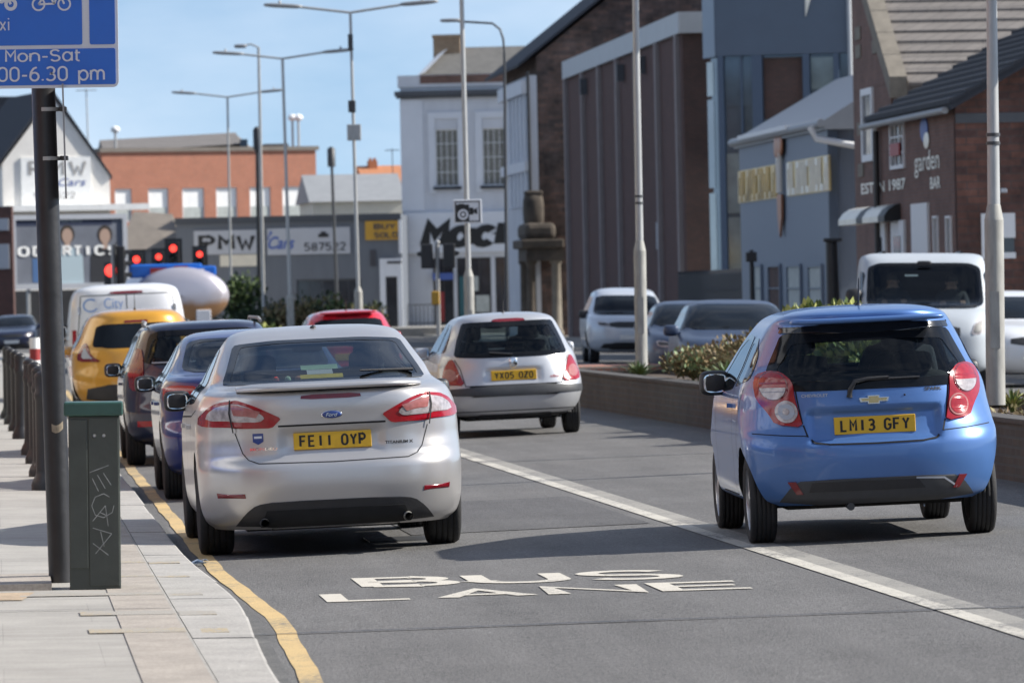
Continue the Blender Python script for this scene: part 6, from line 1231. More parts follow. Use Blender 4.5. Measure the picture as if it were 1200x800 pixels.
c.t['label'] = 'silver hatchback with spoiler and FE11 OYP plate beside the kerb'
k = .985
c.dents = [(-.36, .36, .665, .865, .022, .05)]
c.wheel_set(.785 * k, .98 * k, 3.83 * k, .325, .235)
gl = [(-.69, 1.152), (-.66, 1.147), (.66, 1.147), (.69, 1.152), (.645, 1.25), (.605, 1.34), (.575, 1.41), (.30, 1.43), (-.30, 1.43), (-.575, 1.41), (-.605, 1.34), (-.645, 1.25)]
c.glazing('rear', gl, 'rear_window', .05, 'glass_mid', fz=.4)
TL = [(.335, .925), (.40, .862), (.60, .866), (.84, .884), (.868, .90), (.862, .945), (.80, 1.008), (.74, 1.038), (.62, 1.054), (.50, 1.008)]
for sg in (1, -1):
    pl_ = TL if sg > 0 else mir(TL); lt = c.patch('rear', rnd_poly(pl_, 1, .1), 'red_lens', 'tail_lamp', .012, .03)
    CL = [(.44, .935), (.475, .905), (.62, .910), (.82, .925), (.80, .975), (.74, 1.014), (.63, 1.032), (.52, .995)]
    c.patch('rear', rnd_poly(CL if sg > 0 else mir(CL), 1), 'clear_lens', 'clear_lamp', .0165, .004, lt)
    BL_ = [(.47, .975), (.62, 1.02), (.66, 1.025), (.64, .955), (.50, .935)]
    c.patch('rear', BL_ if sg > 0 else mir(BL_), 'amber_lens', 'inner_lamp', .0195, .002, lt)
    c.strip('rear', [(sg * .655, 1.05), (sg * .665, .97), (sg * .645, .84)], .008, 'gap', 'lamp_gap', .023, parent=lt)
    RF = [(.595, .402), (.775, .408), (.78, .442), (.60, .432)]; c.patch('rear', RF if sg > 0 else mir(RF), 'dark_red', 'reflector', .004, .012)
    c.strip('rear', [(sg * .645, .838), (sg * .60, .70), (sg * .565, .655), (sg * .50, .63), (0, .622)], .006, 'gap', 'tailgate_gap')
VL = rnd_poly([(-.68, .20), (-.60, .30), (-.53, .355), (-.40, .372), (.40, .372), (.53, .355), (.60, .30), (.68, .20)], 1); c.patch('rear', VL, 'black_plastic', 'rear_diffuser', .006, .02)
c.patch('rear', [(-.50, .21), (-.46, .315), (.46, .315), (.50, .21)], 'underside', 'diffuser_recess', .010, .004)
c.patch('rear', rnd_poly([(-.205, 1.042), (.205, 1.042), (.195, 1.072), (-.195, 1.072)], 1), 'dark_red', 'brake_lamp', .006, .01)
# spoiler lip: a shaped blade standing on the tailgate
q = MB(); nn = 40; pr = []
for i in range(nn + 1):
    x = -.62 + 1.24 * i / nn; e = 1 - abs(x / .62) ** 6; y = c.pos('rear', x, 1.10).y; pr += [(x, y - .075 * e - .005, 1.108), (x, y - .085 * e - .005, 1.125 + .008 * e), (x, y + .10, 1.145 + .015 * e), (x, y + .10, 1.10)]
q.add(pr, [(4 * i + a, 4 * i + 4 + a, 4 * i + 4 + (a + 1) % 4, 4 * i + (a + 1) % 4) for i in range(nn) for a in range(4)], 0, True); sp = q.build('spoiler', 'silver_paint', c.t)
q = MB(); pr = []
for i in range(nn + 1): x = -.56 + 1.12 * i / nn; e = 1 - abs(x / .56) ** 4; y = c.pos('rear', x, 1.10).y; pr += [(x, y - .008, 1.108 - .0), (x, y - .008, 1.108 - .022 * e)]
q.add(pr, [(2 * i, 2 * i + 2, 2 * i + 3, 2 * i + 1) for i in range(nn)]); q.build('spoiler_shade_line', 'gap', sp)  # shade below the blade, drawn as a dark strip
q = MB(); q.sq((0, c.pos('rear', 0, .935).y - .004, .935), (.072, .010, .030), 1, 1, 24, 8); em = q.build('oval_emblem', 'chrome', c.t); q = MB(); q.sq((0, c.pos('rear', 0, .935).y - .011, .935), (.064, .006, .025), 1, 1, 24, 8); em2 = q.build('emblem_face', 'blue_badge', em)
yy_ = c.pos('rear', 0, .935).y - .0185; text('lettering', 'Ford', 'chrome', em2, lambda a, b: (-.04 + .08 * a, yy_, .922 + .026 * b), .0, .35)
c.plate('rear', .765, 'FE11 OYP')
c.strip('rear', [(-.36, .872), (.36, .872)], .012, 'gap', 'plate_ledge_shade', .002)  # dark strip painted as the shadow line of the plate ledge
c.patch('rear', rnd_poly([(-.53, .775), (-.495, .755), (-.46, .775), (-.46, .83), (-.53, .83)], 0), 'blue_badge', 'shield_badge', .004, .003); c.patch('rear', [(-.52, .797), (-.47, .797), (-.47, .812), (-.52, .812)], 'sign_white', 'badge_stripe', .0055, .001)
c.letters('rear', 'MONDEO', 'chrome', -.55, -.37, .715, .735, .003, .02); c.letters('rear', 'TITANIUM X', 'ink', .35, .54, .722, .742, .003, .03)
q = MB(); p0, p1 = c.sf('rear', .60, 1.185, .02), c.sf('rear', .24, 1.188, .025); q.tube([p0, p1], [.012, .007], 8); q.build('rear_wiper', 'black_plastic', c.t)
q = MB(); q.lathe([(.028, -.12), (.032, .0), (.026, .0), (.022, -.1)][::-1], 16, 'y', (.48, .085, .235)); q.build('exhaust_pipe', 'galv_base', c.t)
q = MB(); q.lathe([(.028, -.12), (.032, .0), (.026, .0), (.022, -.1)][::-1], 16, 'y', (-.48, .10, .235)); q.build('exhaust_pipe', 'dark_metal', c.t)
# stickers inside the back window
for (x0, x1, z0, z1, m) in ((-.15, .10, 1.235, 1.265, 'sticker_green'), (-.115, .06, 1.205, 1.234, 'sign_white'), (-.165, .125, 1.178, 1.204, 'sticker_yellow')): c.patch('rear', [(x0, z0), (x1, z0), (x1, z1), (x0, z1)], m, 'window_sticker', -.006, 0)
SWM = [rnd_poly([(1.55, 1.02), (2.42, 1.0), (2.40, 1.36), (2.05, 1.385), (1.72, 1.27)], 0), [(2.47, 1.0), (3.22, .99), (3.05, 1.10), (2.70, 1.30), (2.46, 1.36)]]
c.sidework(SWM, [[(2.44, 1.38), (2.46, .9), (2.44, .32)], [(1.62, 1.0), (1.50, .72), (1.44, .62)], [(3.45, .95), (3.42, .35)]], .3, [(1.72, .86), (2.64, .85)], 'glass_clear')
c.strip('left', [(1.0, .985), (1.6, .935), (3.4, .90)], .012, 'gap', 'waist_crease', .0004); c.strip('right', [(1.0, .985), (1.6, .935), (3.4, .90)], .012, 'gap', 'waist_crease', .0004)
c.glazing('front', rnd_poly([(-.64, 1.15), (.64, 1.15), (.53, 1.42), (-.53, 1.42)], 1), 'windscreen', .05, 'glass_clear')
c.mirrors(3.02, 1.02, .84, (.098, .065, .074))
c.cabin(3.05, 2.35, 1.35, .38, .52, .62); c.aerial(1.80, .03)
q = MB(); q.box(-.60, .60, .50, 1.25, 1.02, 1.04); q.build('parcel_shelf', 'seat', c.t)
for x, m, xs in ((-.33, 'shop_red', .0), (-.25, 'sticker_green', 0), (-.18, 'terracotta', 0)): q = MB(); q.sq((x, .66, 1.165), (.022, .02, .03), .8, .8); q.build('shelf_toy', m, c.t)
q = MB(); q.box(-.525, -.505, 1.7, 1.71, 1.05, 1.32); q.box(.40, .45, 1.9, 1.92, 1.10, 1.36, 0); q.build('belt', 'sign_grey', c.t)
c.body()
seat_person(c, 'driver in dark clothing inside the silver car nearest the kerb', .38, 2.30, .62, 'cloth_dark')
# ---- light blue small hatchback on the right
KS = [(0.24, 0.70, 0.08, 3.45, 0.46, 0.6), (0.28, 0.76, 0.04, 3.52, 0.46, 0.7), (0.4, 0.79, 0.01, 3.58, 0.46, 0.8), (0.52, 0.792, 0, 3.6, 0.46, 0.85), (0.6, 0.797, 0.005, 3.6, 0.46, 0.85), (0.65, 0.798, 0.03, 3.58, 0.46, 0.85), (0.72, 0.796, 0.055, 3.5, 0.58, 0.85), (0.86, 0.783, 0.075, 3.38, 0.72, 0.8), (0.96, 0.765, 0.095, 3.15, 0.72, 0.7),
      (1.0177, 0.742, 0.11, 2.95, 0.72, 0.6), (1.0885, 0.705, 0.145, 2.78, 0.72, 0.55), (1.1947, 0.655, 0.2, 2.5, 0.68, 0.5), (1.2921, 0.605, 0.255, 2.22, 0.6, 0.45), (1.354, 0.565, 0.285, 2.02, 0.5, 0.4), (1.385, 0.535, 0.25, 1.92, 0.45, 0.35), (1.4071, 0.5, 0.25, 1.82, 0.42, 0.3), (1.4354, 0.41, 0.34, 1.66, 0.38, 0.25), (1.4531, 0.28, 0.55, 1.45, 0.3, 0.2), (1.4602, 0.1, 0.9, 1.2, 0.1, 0.08)]
c = Car('blue_hatchback', 'light blue hatchback with LM13 GFY plate driving beside the white line', 'car', KS, 'sky_blue_paint', 5.585, 35.85, -.043, 1.033, 3.1, res=.024, see=1)
c.dents = [(-.43, .43, .635, .86, .042, .03)]
c.wheel_set(.71, .60, 2.99, .285, .175, .70, 7)
c.glazing('rear', [(-.675, .985), (-.4, .972), (.4, .972), (.675, .985), (.645, 1.115), (.575, 1.2567), (.535, 1.3407), (.3, 1.354), (-.3, 1.354), (-.535, 1.3407), (-.575, 1.2567), (-.645, 1.115)], 'rear_window', .07, 'glass_clear')
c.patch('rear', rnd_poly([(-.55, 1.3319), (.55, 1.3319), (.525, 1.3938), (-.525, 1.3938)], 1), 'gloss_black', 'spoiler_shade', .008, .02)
q = MB(); q.sq((0, .285, 1.415), (.50, .12, .018), .35, .5, 32, 8); q.build('roof_spoiler', 'sky_blue_paint', c.t)
TLs = [(.455, .745), (.62, .765), (.655, .84), (.715, .93), (.722, 1.02), (.70, 1.085), (.63, 1.108), (.56, 1.098), (.50, 1.04), (.495, .94), (.475, .84)]
for sg in (1, -1):
    f_ = (lambda p: p) if sg > 0 else mir; lt = c.patch('rear', rnd_poly(f_(TLs), 1), 'red_lens', 'tail_lamp', .014, .035)
    def circ(x, z, r, a0=0, a1=360, n=26): return [(sg * x + r * .92 * math.cos(R_(a0 + (a1 - a0) * i / n)), z + r * math.sin(R_(a0 + (a1 - a0) * i / n))) for i in range(n + (0 if a1 - a0 >= 360 else 1))]
    c.patch('rear', circ(.610, 1.01, .092), 'dark_red', 'lamp_ring', .017, .004, lt, .015); c.patch('rear', circ(.610, 1.01, .083), 'red_lens', 'round_lamp', .019, .004, lt, .015)
    c.patch('rear', circ(.610, 1.005, .080, 185, 355), 'clear_lens', 'reversing_lamp', .022, .003, lt, .012)
    if sg < 0:
        c.patch('rear', circ(.545, .845, .072), 'clear_lens', 'round_lamp', .019, .004, lt, .013); c.patch('rear', circ(.545, .845, .052), 'sign_grey', 'lamp_ring', .0215, .002, lt, .012); c.patch('rear', circ(.545, .845, .022), 'clear_lens', 'lamp_bulb', .0235, .002, lt, .01)
    else: c.patch('rear', circ(.545, .845, .072), 'amber_lens', 'round_lamp', .019, .004, lt, .013); c.patch('rear', circ(.545, .845, .060), 'red_lens', 'lamp_ring', .0215, .002, lt, .012)
    c.strip('rear', [(sg * .455, .76), (sg * .435, .69), (sg * .39, .645), (sg * .30, .632), (0, .628)], .010, 'gap', 'tailgate_gap')
    c.strip('rear', [(sg * .46, .77), (sg * .485, .94), (sg * .49, 1.0)], .008, 'gap', 'tailgate_gap')
    c.strip('rear', [(sg * .435, .69), (sg * .60, .70), (sg * .765, .715)], .006, 'gap', 'bumper_gap')
    RFs = [(.475, .325), (.515, .325), (.57, .405), (.52, .405)]; c.patch('rear', f_(RFs), 'dark_red', 'reflector', .016, .012)
VLs = rnd_poly([(-.64, .255), (-.54, .385), (-.48, .41), (.48, .41), (.54, .385), (.64, .255)], 1); c.patch('rear', VLs, 'grey_plastic', 'lower_bumper', .010, .025)
c.patch('rear', [(-.44, .335), (-.42, .395), (.25, .395), (.30, .335)], 'black_plastic', 'bumper_recess', .014, .005); c.strip('rear', [(.24, .40), (.42, .392), (.50, .335)], .012, 'sign_grey', 'bumper_crease', .016)
c.plate('rear', .745, 'LM13 GFY')
yb = c.pos('rear', 0, .905).y - .018
q = MB(); q.prism([(-.088, yb, .892), (-.096, yb, .918), (-.04, yb, .918), (-.04, yb, .932), (.035, yb, .932), (.035, yb, .918), (.096, yb, .918), (.088, yb, .892), (.035, yb, .892), (.035, yb, .878), (-.04, yb, .878), (-.04, yb, .892)], (0, .03, 0)); em = q.build('bow_tie_emblem', 'chrome', c.t)
q = MB(); q.prism([(-.078, yb - .002, .897), (-.084, yb - .002, .913), (-.034, yb - .002, .913), (-.034, yb - .002, .926), (.029, yb - .002, .926), (.029, yb - .002, .913), (.084, yb - .002, .913), (.078, yb - .002, .897), (.029, yb - .002, .897), (.029, yb - .002, .884), (-.034, yb - .002, .884), (-.034, yb - .002, .897)], (0, .001, 0)); q.build('emblem_face', 'gold', em)
c.letters('rear', 'CHEVROLET', 'sign_grey', -.455, -.29, .935, .955, .003, .02); c.letters('rear', 'SPARK', 'ink', .33, .445, .945, .967, .003, .03)
q = MB(); q.sq((.20, c.pos('rear', .2, .925).y, .925), (.007, .005, .007), 1, 1, 8, 6); q.build('lock', 'gap', c.t)
q = MB(); q.tube([c.sf('rear', -.155, .925, .012), c.sf('rear', -.15, .965, .028), c.sf('rear', -.115, 1.018, .034), c.sf('rear', -.03, 1.032, .03), c.sf('rear', .10, 1.038, .022)], [.020, .017, .015, .012, .009], 10); q.tube([c.sf('rear', -.10, 1.028, .018), c.sf('rear', .30, 1.030, .016)], .009, 6); q.build('rear_wiper', 'black_plastic', c.t)
c.sidework([[(.62, 1.0531), (1.16, 1), (1.19, 1.3186), (.92, 1.3186), (.70, 1.2212)], [(1.24, .99), (2.32, .95), (2.30, 1.0177), (1.92, 1.2655), (1.62, 1.3407), (1.26, 1.3275)]], [[(1.20, 1.3363), (1.20, .9), (1.18, .30)], [(.68, 1), (.86, .70), (.90, .55)], [(2.46, .92), (2.42, .35)], [(1.2, .30), (2.3, .30)]], .3, [(1.38, .88)], 'glass_clear')
c.glazing('front', [(-.61, 1.0531), (.61, 1.0531), (.50, 1.354), (-.50, 1.354)], 'windscreen', .05, 'glass_clear')
c.mirrors(2.12, 1.02, .745, (.105, .075, .085)); c.cabin(2.35, 1.72, .80, .34, .58, .60, rear=True); c.aerial(.75, .22)
q = MB(); q.tube([(-.18, .16, .235), (-.18, .06, .23)], .025, 12); q.build('exhaust_pipe', 'dark_metal', c.t)
for sg in (-1, 1): q = MB(); q.tube([c.sf('left' if sg < 0 else 'right', .55, 1.38, .0), c.sf('left' if sg < 0 else 'right', 1.85, 1.38, .0)], .008, 6); q.build('roof_gutter', 'black_plastic', c.t)
c.body()
seat_person(c, 'driver in dark clothing at the wheel of the light blue hatchback', .34, 1.66, .66, 'cloth_dark')
# ---- older silver hatchback further up the road
KC = [(0.22, 0.62, 0.14, 3.6, 0.46, 0.7), (0.27, 0.74, 0.05, 3.66, 0.46, 0.8), (0.4, 0.805, 0, 3.74, 0.46, 0.9), (0.5, 0.818, -0.01, 3.76, 0.46, 0.9), (0.55, 0.82, 0, 3.75, 0.46, 0.9), (0.6, 0.82, 0.02, 3.72, 0.46, 0.9), (0.7, 0.817, 0.04, 3.65, 0.58, 0.9), (0.82, 0.805, 0.06, 3.4, 0.72, 0.8), (0.92, 0.78, 0.09, 3.05, 0.72, 0.7), (0.99, 0.745, 0.13, 2.82, 0.72, 0.6), (1.1, 0.69, 0.2, 2.6, 0.7, 0.5), (1.22, 0.63, 0.3, 2.34, 0.6, 0.5), (1.3, 0.585, 0.38, 2.15, 0.52, 0.4), (1.35, 0.54, 0.44, 2, 0.45, 0.36), (1.385, 0.45, 0.55, 1.85, 0.35, 0.28), (1.41, 0.3, 0.8, 1.6, 0.25, 0.2), (1.417, 0.12, 1, 1.4, 0.1, 0.1)]
c = Car('old_silver_hatchback', 'older silver three door hatchback with YX05 OZO plate further up the road', 'car', KC, 'silver_old', 5.90, 64.7, 0.012, 1.0, 3.1, res=.032, see=1)
c.wheel_set(.695, .62, 3.09, .285, .175, .7, 6); c.dents = [(-.34, .34, .60, .80, .02, .05)]
c.glazing('rear', [(-.655, .925), (-.35, .905), (.35, .905), (.655, .925), (.60, 1.11), (.545, 1.245), (.515, 1.315), (-.515, 1.315), (-.545, 1.245), (-.60, 1.11)], 'rear_window', .06, 'glass_clear')
TLc = [(.555, .60), (.775, .615), (.785, .70), (.755, .80), (.70, .895), (.66, .90), (.62, .77)]
for sg in (1, -1):
    f_ = (lambda p: p) if sg > 0 else mir; lt = c.patch('rear', rnd_poly(f_(TLc), 1), 'red_lens', 'tail_lamp', .012, .03)
    c.patch('rear', [(sg * .70 + .062 * math.cos(2 * math.pi * i / 20), .72 + .07 * math.sin(2 * math.pi * i / 20)) for i in range(20)], 'amber_lens', 'round_lamp', .016, .004, lt); c.strip('rear', [(sg * .555, .60), (sg * .60, .80), (sg * .65, .90)], .01, 'gap', 'tailgate_gap')
c.patch('rear', rnd_poly([(-.80, .465), (.80, .465), (.80, .585), (-.80, .585)], 1), 'grey_plastic', 'bumper_strip', .014, .03); c.strip('rear', [(-.56, .593), (.56, .593)], .01, 'gap', 'tailgate_gap')
c.strip('rear', [(-.78, .30), (.78, .30)], .01, 'gap', 'bumper_crease'); c.patch('rear', rnd_poly([(-.70, .225), (.70, .225), (.66, .262), (-.66, .262)], 1), 'black_plastic', 'rear_valance', .006, .02)
c.patch('rear', rnd_poly([(-.20, 1.31), (.20, 1.31), (.17, 1.345), (-.17, 1.345)], 1), 'dark_red', 'brake_lamp', .006, .02)
c.plate('rear', .70, 'YX05 OZO')
q = MB(); y_ = c.pos('rear', 0, .845).y; q.sq((-.0, y_ - .012, .845), (.05, .012, .062), .9, .9); q.build('diamond_emblem', 'chrome', c.t); c.letters('rear', 'clio', 'shop_red', .42, .53, .655, .685, .004, .02)
q = MB(); q.tube([c.sf('rear', 0, .93, .02), c.sf('rear', -.26, .955, .02)], .012, 8); q.build('rear_wiper', 'black_plastic', c.t)
c.sidework([[(.62, .98), (1.30, .96), (1.30, 1.29), (1.0, 1.29), (.78, 1.18)], [(1.36, .955), (2.55, .93), (2.2, 1.20), (1.85, 1.30), (1.36, 1.30)]], [[(1.33, 1.3), (1.33, .4)], [(2.6, .9), (2.58, .4)]], .3, (), 'glass_clear')
c.patch('left', [(.95, .50), (2.8, .50), (2.8, .58), (.95, .58)], 'grey_plastic', 'side_strip', .012, .02); c.patch('right', [(.95, .50), (2.8, .50), (2.8, .58), (.95, .58)], 'grey_plastic', 'side_strip', .012, .02)
c.glazing('front', [(-.60, 1.02), (.60, 1.02), (.50, 1.30), (-.50, 1.30)], 'windscreen', .05, 'glass_clear'); c.mirrors(2.25, .96, .76, (.10, .07, .075), col='silver_old'); c.cabin(2.4, 1.75, .85, .34, .50, .58); c.aerial(.95, .18)
c.body()
seat_person(c, 'driver in dark clothing inside the older silver hatchback', .34, 1.70, .56, 'cloth_dark')
# ---- blue saloon ahead of the silver car
KB = [(0.2, 0.68, 0.14, 4.35, 0.62, 0.7), (0.26, 0.8, 0.05, 4.42, 0.62, 0.8), (0.4, 0.845, 0, 4.48, 0.62, 0.9), (0.56, 0.86, -0.01, 4.5, 0.62, 0.9), (0.62, 0.862, 0.02, 4.5, 0.62, 0.9), (0.7, 0.862, 0.05, 4.45, 0.72, 0.9), (0.85, 0.858, 0.06, 4.3, 0.72, 0.9), (0.97, 0.84, 0.07, 3.9, 0.72, 0.8), (1.03, 0.81, 0.09, 3.6, 0.72, 0.7), (1.065, 0.785, 0.18, 3.42, 0.72, 0.6), (1.09, 0.765, 0.42, 3.34, 0.7, 0.55), (1.2, 0.7, 0.78, 3.05, 0.6, 0.5), (1.33, 0.63, 1.1, 2.7, 0.5, 0.45), (1.4, 0.57, 1.35, 2.4, 0.4, 0.35), (1.435, 0.47, 1.6, 2.2, 0.3, 0.2), (1.452, 0.25, 1.85, 2.05, 0.1, 0.08)]
c = Car('blue_saloon', 'dark blue saloon car with big red tail lamp ahead of the silver hatchback', 'car', KB, 'deep_blue', 2.29, 49.1, 0, 1, 3.2, res=.034, see=1)
c.wheel_set(.75, .90, 3.55, .32, .20, .7, 6)
c.glazing('rear', [(-.66, 1.10), (.66, 1.10), (.56, 1.385), (-.56, 1.385)], 'rear_window', .05, fz=.45)
TLb = [(.46, .80), (.80, .805), (.825, .87), (.82, .97), (.74, 1.0), (.52, .985)]
for sg in (1, -1):
    f_ = (lambda p: p) if sg > 0 else mir; lt = c.patch('rear', rnd_poly(f_(TLb), 1), 'red_lens', 'tail_lamp', .012, .03); c.patch('rear', rnd_poly(f_([(.50, .83), (.64, .83), (.64, .90), (.52, .90)]), 1), 'clear_lens', 'clear_lamp', .016, .003, lt); c.strip('rear', [(sg * .46, .80), (sg * .44, .64), (0, .63)], .01, 'gap', 'boot_gap')
c.plate('rear', .76); c.patch('rear', [(-.70, .21), (-.66, .32), (.66, .32), (.70, .21)], 'black_plastic', 'rear_valance', .006, .02)
c.sidework([[(1.2, 1.0), (2.2, .97), (2.2, 1.33), (1.85, 1.34), (1.50, 1.22)], [(2.26, .97), (3.05, .95), (2.85, 1.10), (2.5, 1.29), (2.26, 1.33)]], [[(2.23, 1.33), (2.23, .35)], [(1.30, .95), (1.25, .65)], [(3.3, .9), (3.28, .35)]], .3, [(1.55, .83), (2.44, .82)], 'glass_clear')
c.glazing('front', [(-.60, 1.10), (.60, 1.10), (.50, 1.38), (-.50, 1.38)], 'windscreen', .05, 'glass_clear'); c.mirrors(2.85, .99, .83, (.098, .065, .074)); c.cabin(2.95, 2.25, 1.25, .36, .52, .6); c.body()
# ---- dark blue estate
KE = [(0.22, 0.68, 0.12, 4.3, 0.62, 0.7), (0.28, 0.8, 0.04, 4.4, 0.62, 0.8), (0.42, 0.86, 0, 4.48, 0.62, 0.9), (0.58, 0.872, -0.01, 4.5, 0.62, 0.9), (0.66, 0.872, 0.02, 4.48, 0.62, 0.9), (0.85, 0.868, 0.04, 4.3, 0.72, 0.9), (1, 0.84, 0.06, 3.8, 0.72, 0.8), (1.08, 0.8, 0.09, 3.55, 0.72, 0.7), (1.2, 0.745, 0.16, 3.2, 0.68, 0.5), (1.36, 0.675, 0.27, 2.85, 0.6, 0.45), (1.44, 0.62, 0.34, 2.6, 0.5, 0.4), (1.48, 0.53, 0.42, 2.4, 0.4, 0.3), (1.5, 0.38, 0.6, 2.1, 0.3, 0.2), (1.505, 0.15, 0.9, 1.8, 0.1, 0.1)]
c = Car('dark_blue_estate', 'very dark blue estate car between the yellow car and the blue saloon', 'car', KE, 'navy', 2.22, 59.9, 0, 1.0, 3.2, res=.04, see=1)
c.wheel_set(.76, .85, 3.55, .32, .2, .7, 6); c.glazing('rear', [(-.66, 1.06), (.66, 1.06), (.56, 1.42), (-.56, 1.42)], 'rear_window', .06)
for sg in (1, -1):
    f_ = (lambda p: p) if sg > 0 else mir; c.patch('rear', rnd_poly(f_([(.66, .80), (.80, .80), (.80, 1.02), (.70, 1.25), (.64, 1.22)]), 1), 'dark_red', 'tail_lamp', .012, .03); c.patch('rear', f_([(.52, .42), (.74, .42), (.74, .48), (.52, .48)]), 'red_lens', 'reflector', .006, .012)
    q = MB(); q.tube([(sg * .62, .6, 1.475), (sg * .60, .7, 1.51), (sg * .58, 2.3, 1.515), (sg * .58, 2.4, 1.48)], .018, 8); q.build('roof_rail', 'grey_metal', c.t)
c.plate('rear', .80); c.sidework([[(.55, 1.06), (1.5, 1.02), (1.5, 1.40), (.75, 1.40)], [(1.56, 1.02), (2.95, .99), (2.5, 1.32), (2.2, 1.40), (1.56, 1.41)]], [[(1.53, 1.4), (1.53, .35)], [(3.2, .95), (3.2, .35)]], .3, [(1.7, .86)]); c.mirrors(2.8, 1.0, .83, (.098, .065, .076))
c.strip('rear', [(-.56, 1.085), (.56, 1.085)], .012, 'sign_grey', 'window_trim', .007); c.glazing('front', [(-.60, 1.12), (.60, 1.12), (.53, 1.42), (-.53, 1.42)], 'windscreen', .05, 'glass_clear'); c.cabin(3.0, 2.2, 1.2, .36, .52, .62); c.body()
# ---- amber hatchback
KY = [(0.24, 0.66, 0.12, 3.95, 0.62, 0.7), (0.32, 0.8, 0.03, 4.05, 0.62, 0.8), (0.5, 0.87, -0.01, 4.13, 0.62, 0.9), (0.64, 0.882, 0, 4.13, 0.62, 0.9), (0.8, 0.885, 0.05, 4.1, 0.72, 0.9), (0.98, 0.875, 0.09, 3.9, 0.72, 0.8), (1.08, 0.82, 0.14, 3.5, 0.72, 0.7), (1.2, 0.75, 0.22, 3.1, 0.68, 0.6), (1.36, 0.675, 0.33, 2.7, 0.6, 0.5), (1.46, 0.6, 0.38, 2.4, 0.5, 0.4), (1.51, 0.5, 0.46, 2.2, 0.4, 0.3), (1.535, 0.33, 0.7, 1.9, 0.3, 0.2), (1.54, 0.12, 1, 1.6, 0.1, 0.1)]
c = Car('amber_hatchback', 'amber yellow hatchback between the white van and the dark blue estate', 'car', KY, 'yellow_car', 2.02, 80.6, 0, 1.06, 3.0, res=.045, see=False)
c.wheel_set(.76, .80, 3.33, .33, .2, .7, 6); c.glazing('rear', [(-.64, 1.12), (-.4, 1.09), (.4, 1.09), (.64, 1.12), (.56, 1.43), (-.56, 1.43)], 'rear_window')
for sg in (1, -1):
    f_ = (lambda p: p) if sg > 0 else mir; lt = c.patch('rear', rnd_poly(f_([(.50, .90), (.84, .92), (.85, 1.0), (.76, 1.16), (.70, 1.18), (.66, 1.0)]), 1), 'dark_red', 'tail_lamp', .014, .03); c.patch('rear', rnd_poly(f_([(.62, .95), (.80, .96), (.74, 1.12), (.68, 1.0)]), 1), 'sign_grey', 'clear_lamp', .018, .003, lt)
c.patch('rear', rnd_poly([(-.76, .34), (.76, .34), (.72, .58), (-.72, .58)], 1), 'black_plastic', 'lower_bumper', .008, .02); c.patch('rear', [(-.17, 1.445), (.17, 1.445), (.16, 1.475), (-.16, 1.475)], 'dark_red', 'brake_lamp', .006, .01); c.plate('rear', .80)
c.sidework([[(.7, 1.10), (2.6, 1.06), (2.2, 1.38), (1.7, 1.45), (.9, 1.42)]], [[(1.5, 1.05), (1.5, .4)]], .3); c.mirrors(2.5, 1.05, .84, (.11, .07, .08), col='yellow_car'); c.aerial(.75, .28); c.body()
# ---- white panel van with pale blue lettering
KV = [(.28, .74, .10, 4.6, .5, .6), (.36, .88, .03, 4.7, .55, .7), (.55, .935, .0, 4.78, .55, .8), (.70, .945, .0, 4.78, .55, .8), (.95, .95, .03, 4.7, .5, .8), (1.15, .94, .045, 4.4, .45, .7), (1.25, .925, .05, 4.0, .45, .6), (1.5, .895, .075, 3.65, .42, .5), (1.72, .855, .10, 3.3, .4, .45), (1.84, .80, .14, 3.1, .35, .4), (1.90, .68, .22, 2.9, .3, .35), (1.935, .45, .4, 2.6, .25, .3), (1.94, .2, .7, 2.3, .2, .2)]
c = Car('white_van', 'white panel van with pale blue City lettering ahead of the amber car', 'van', KV, 'white_car', 2.22, 94.7, 0, 1.05, 4.5, res=.05, see=False)
c.wheel_set(.82, .95, 4.0, .33, .21, .65, 6); c.strip('rear', [(0, .5), (0, 1.86)], .014, 'gap', 'door_gap'); c.strip('rear', [(-.84, .5), (-.83, 1.2), (-.76, 1.86), (.76, 1.86), (.83, 1.2), (.84, .5)], .014, 'gap', 'door_gap')
M['pale_blue_ink'] = mk('pale_blue_ink', (.22, .34, .60), .5)
c.letters('rear', 'City', 'pale_blue_ink', -.38, -.06, 1.58, 1.81, .008, .0)
mb_ = [( -.60 + .115 * math.cos(R_(a)), 1.70 + .10 * math.sin(R_(a))) for a in range(50, 331, 14)]; c.strip('rear', mb_, .03, 'pale_blue_ink', 'letter_c', .006)
c.patch('rear', rnd_poly([(-.28, 1.875), (.28, 1.875), (.26, 1.915), (-.26, 1.915)], 1), 'dark_red', 'brake_lamp', .01, .02)
for sg in (1, -1):
    f_ = (lambda p: p) if sg > 0 else mir; lt = c.patch('rear', f_([(.865, .82), (.925, .82), (.915, 1.30), (.855, 1.30)]), 'red_lens', 'tail_lamp', .012, .03); c.patch('rear', f_([(.868, .95), (.922, .95), (.92, 1.06), (.865, 1.06)]), 'sign_white', 'clear_lamp', .016, .003, lt)
    for z in (.75, 1.55): q = MB(); p_ = c.sf('rear', sg * .80, z, .02); q.tube([p_, p_ + Vector((0, 0, .12))], .025, 8); q.build('hinge', 'white_car', c.t)
c.patch('rear', [(-.80, .34), (.80, .34), (.80, .52), (-.80, .52)], 'grey_plastic', 'rear_bumper', .05, .08); c.plate('rear', .75, xc=-.0); c.mirrors(3.75, 1.25, .95, (.11, .08, .15)); q = MB(); q.tube([(-.02, .16, 1.36), (-.02, .10, 1.5)], .01, 6); q.build('door_handle', 'black_plastic', c.t); c.body()
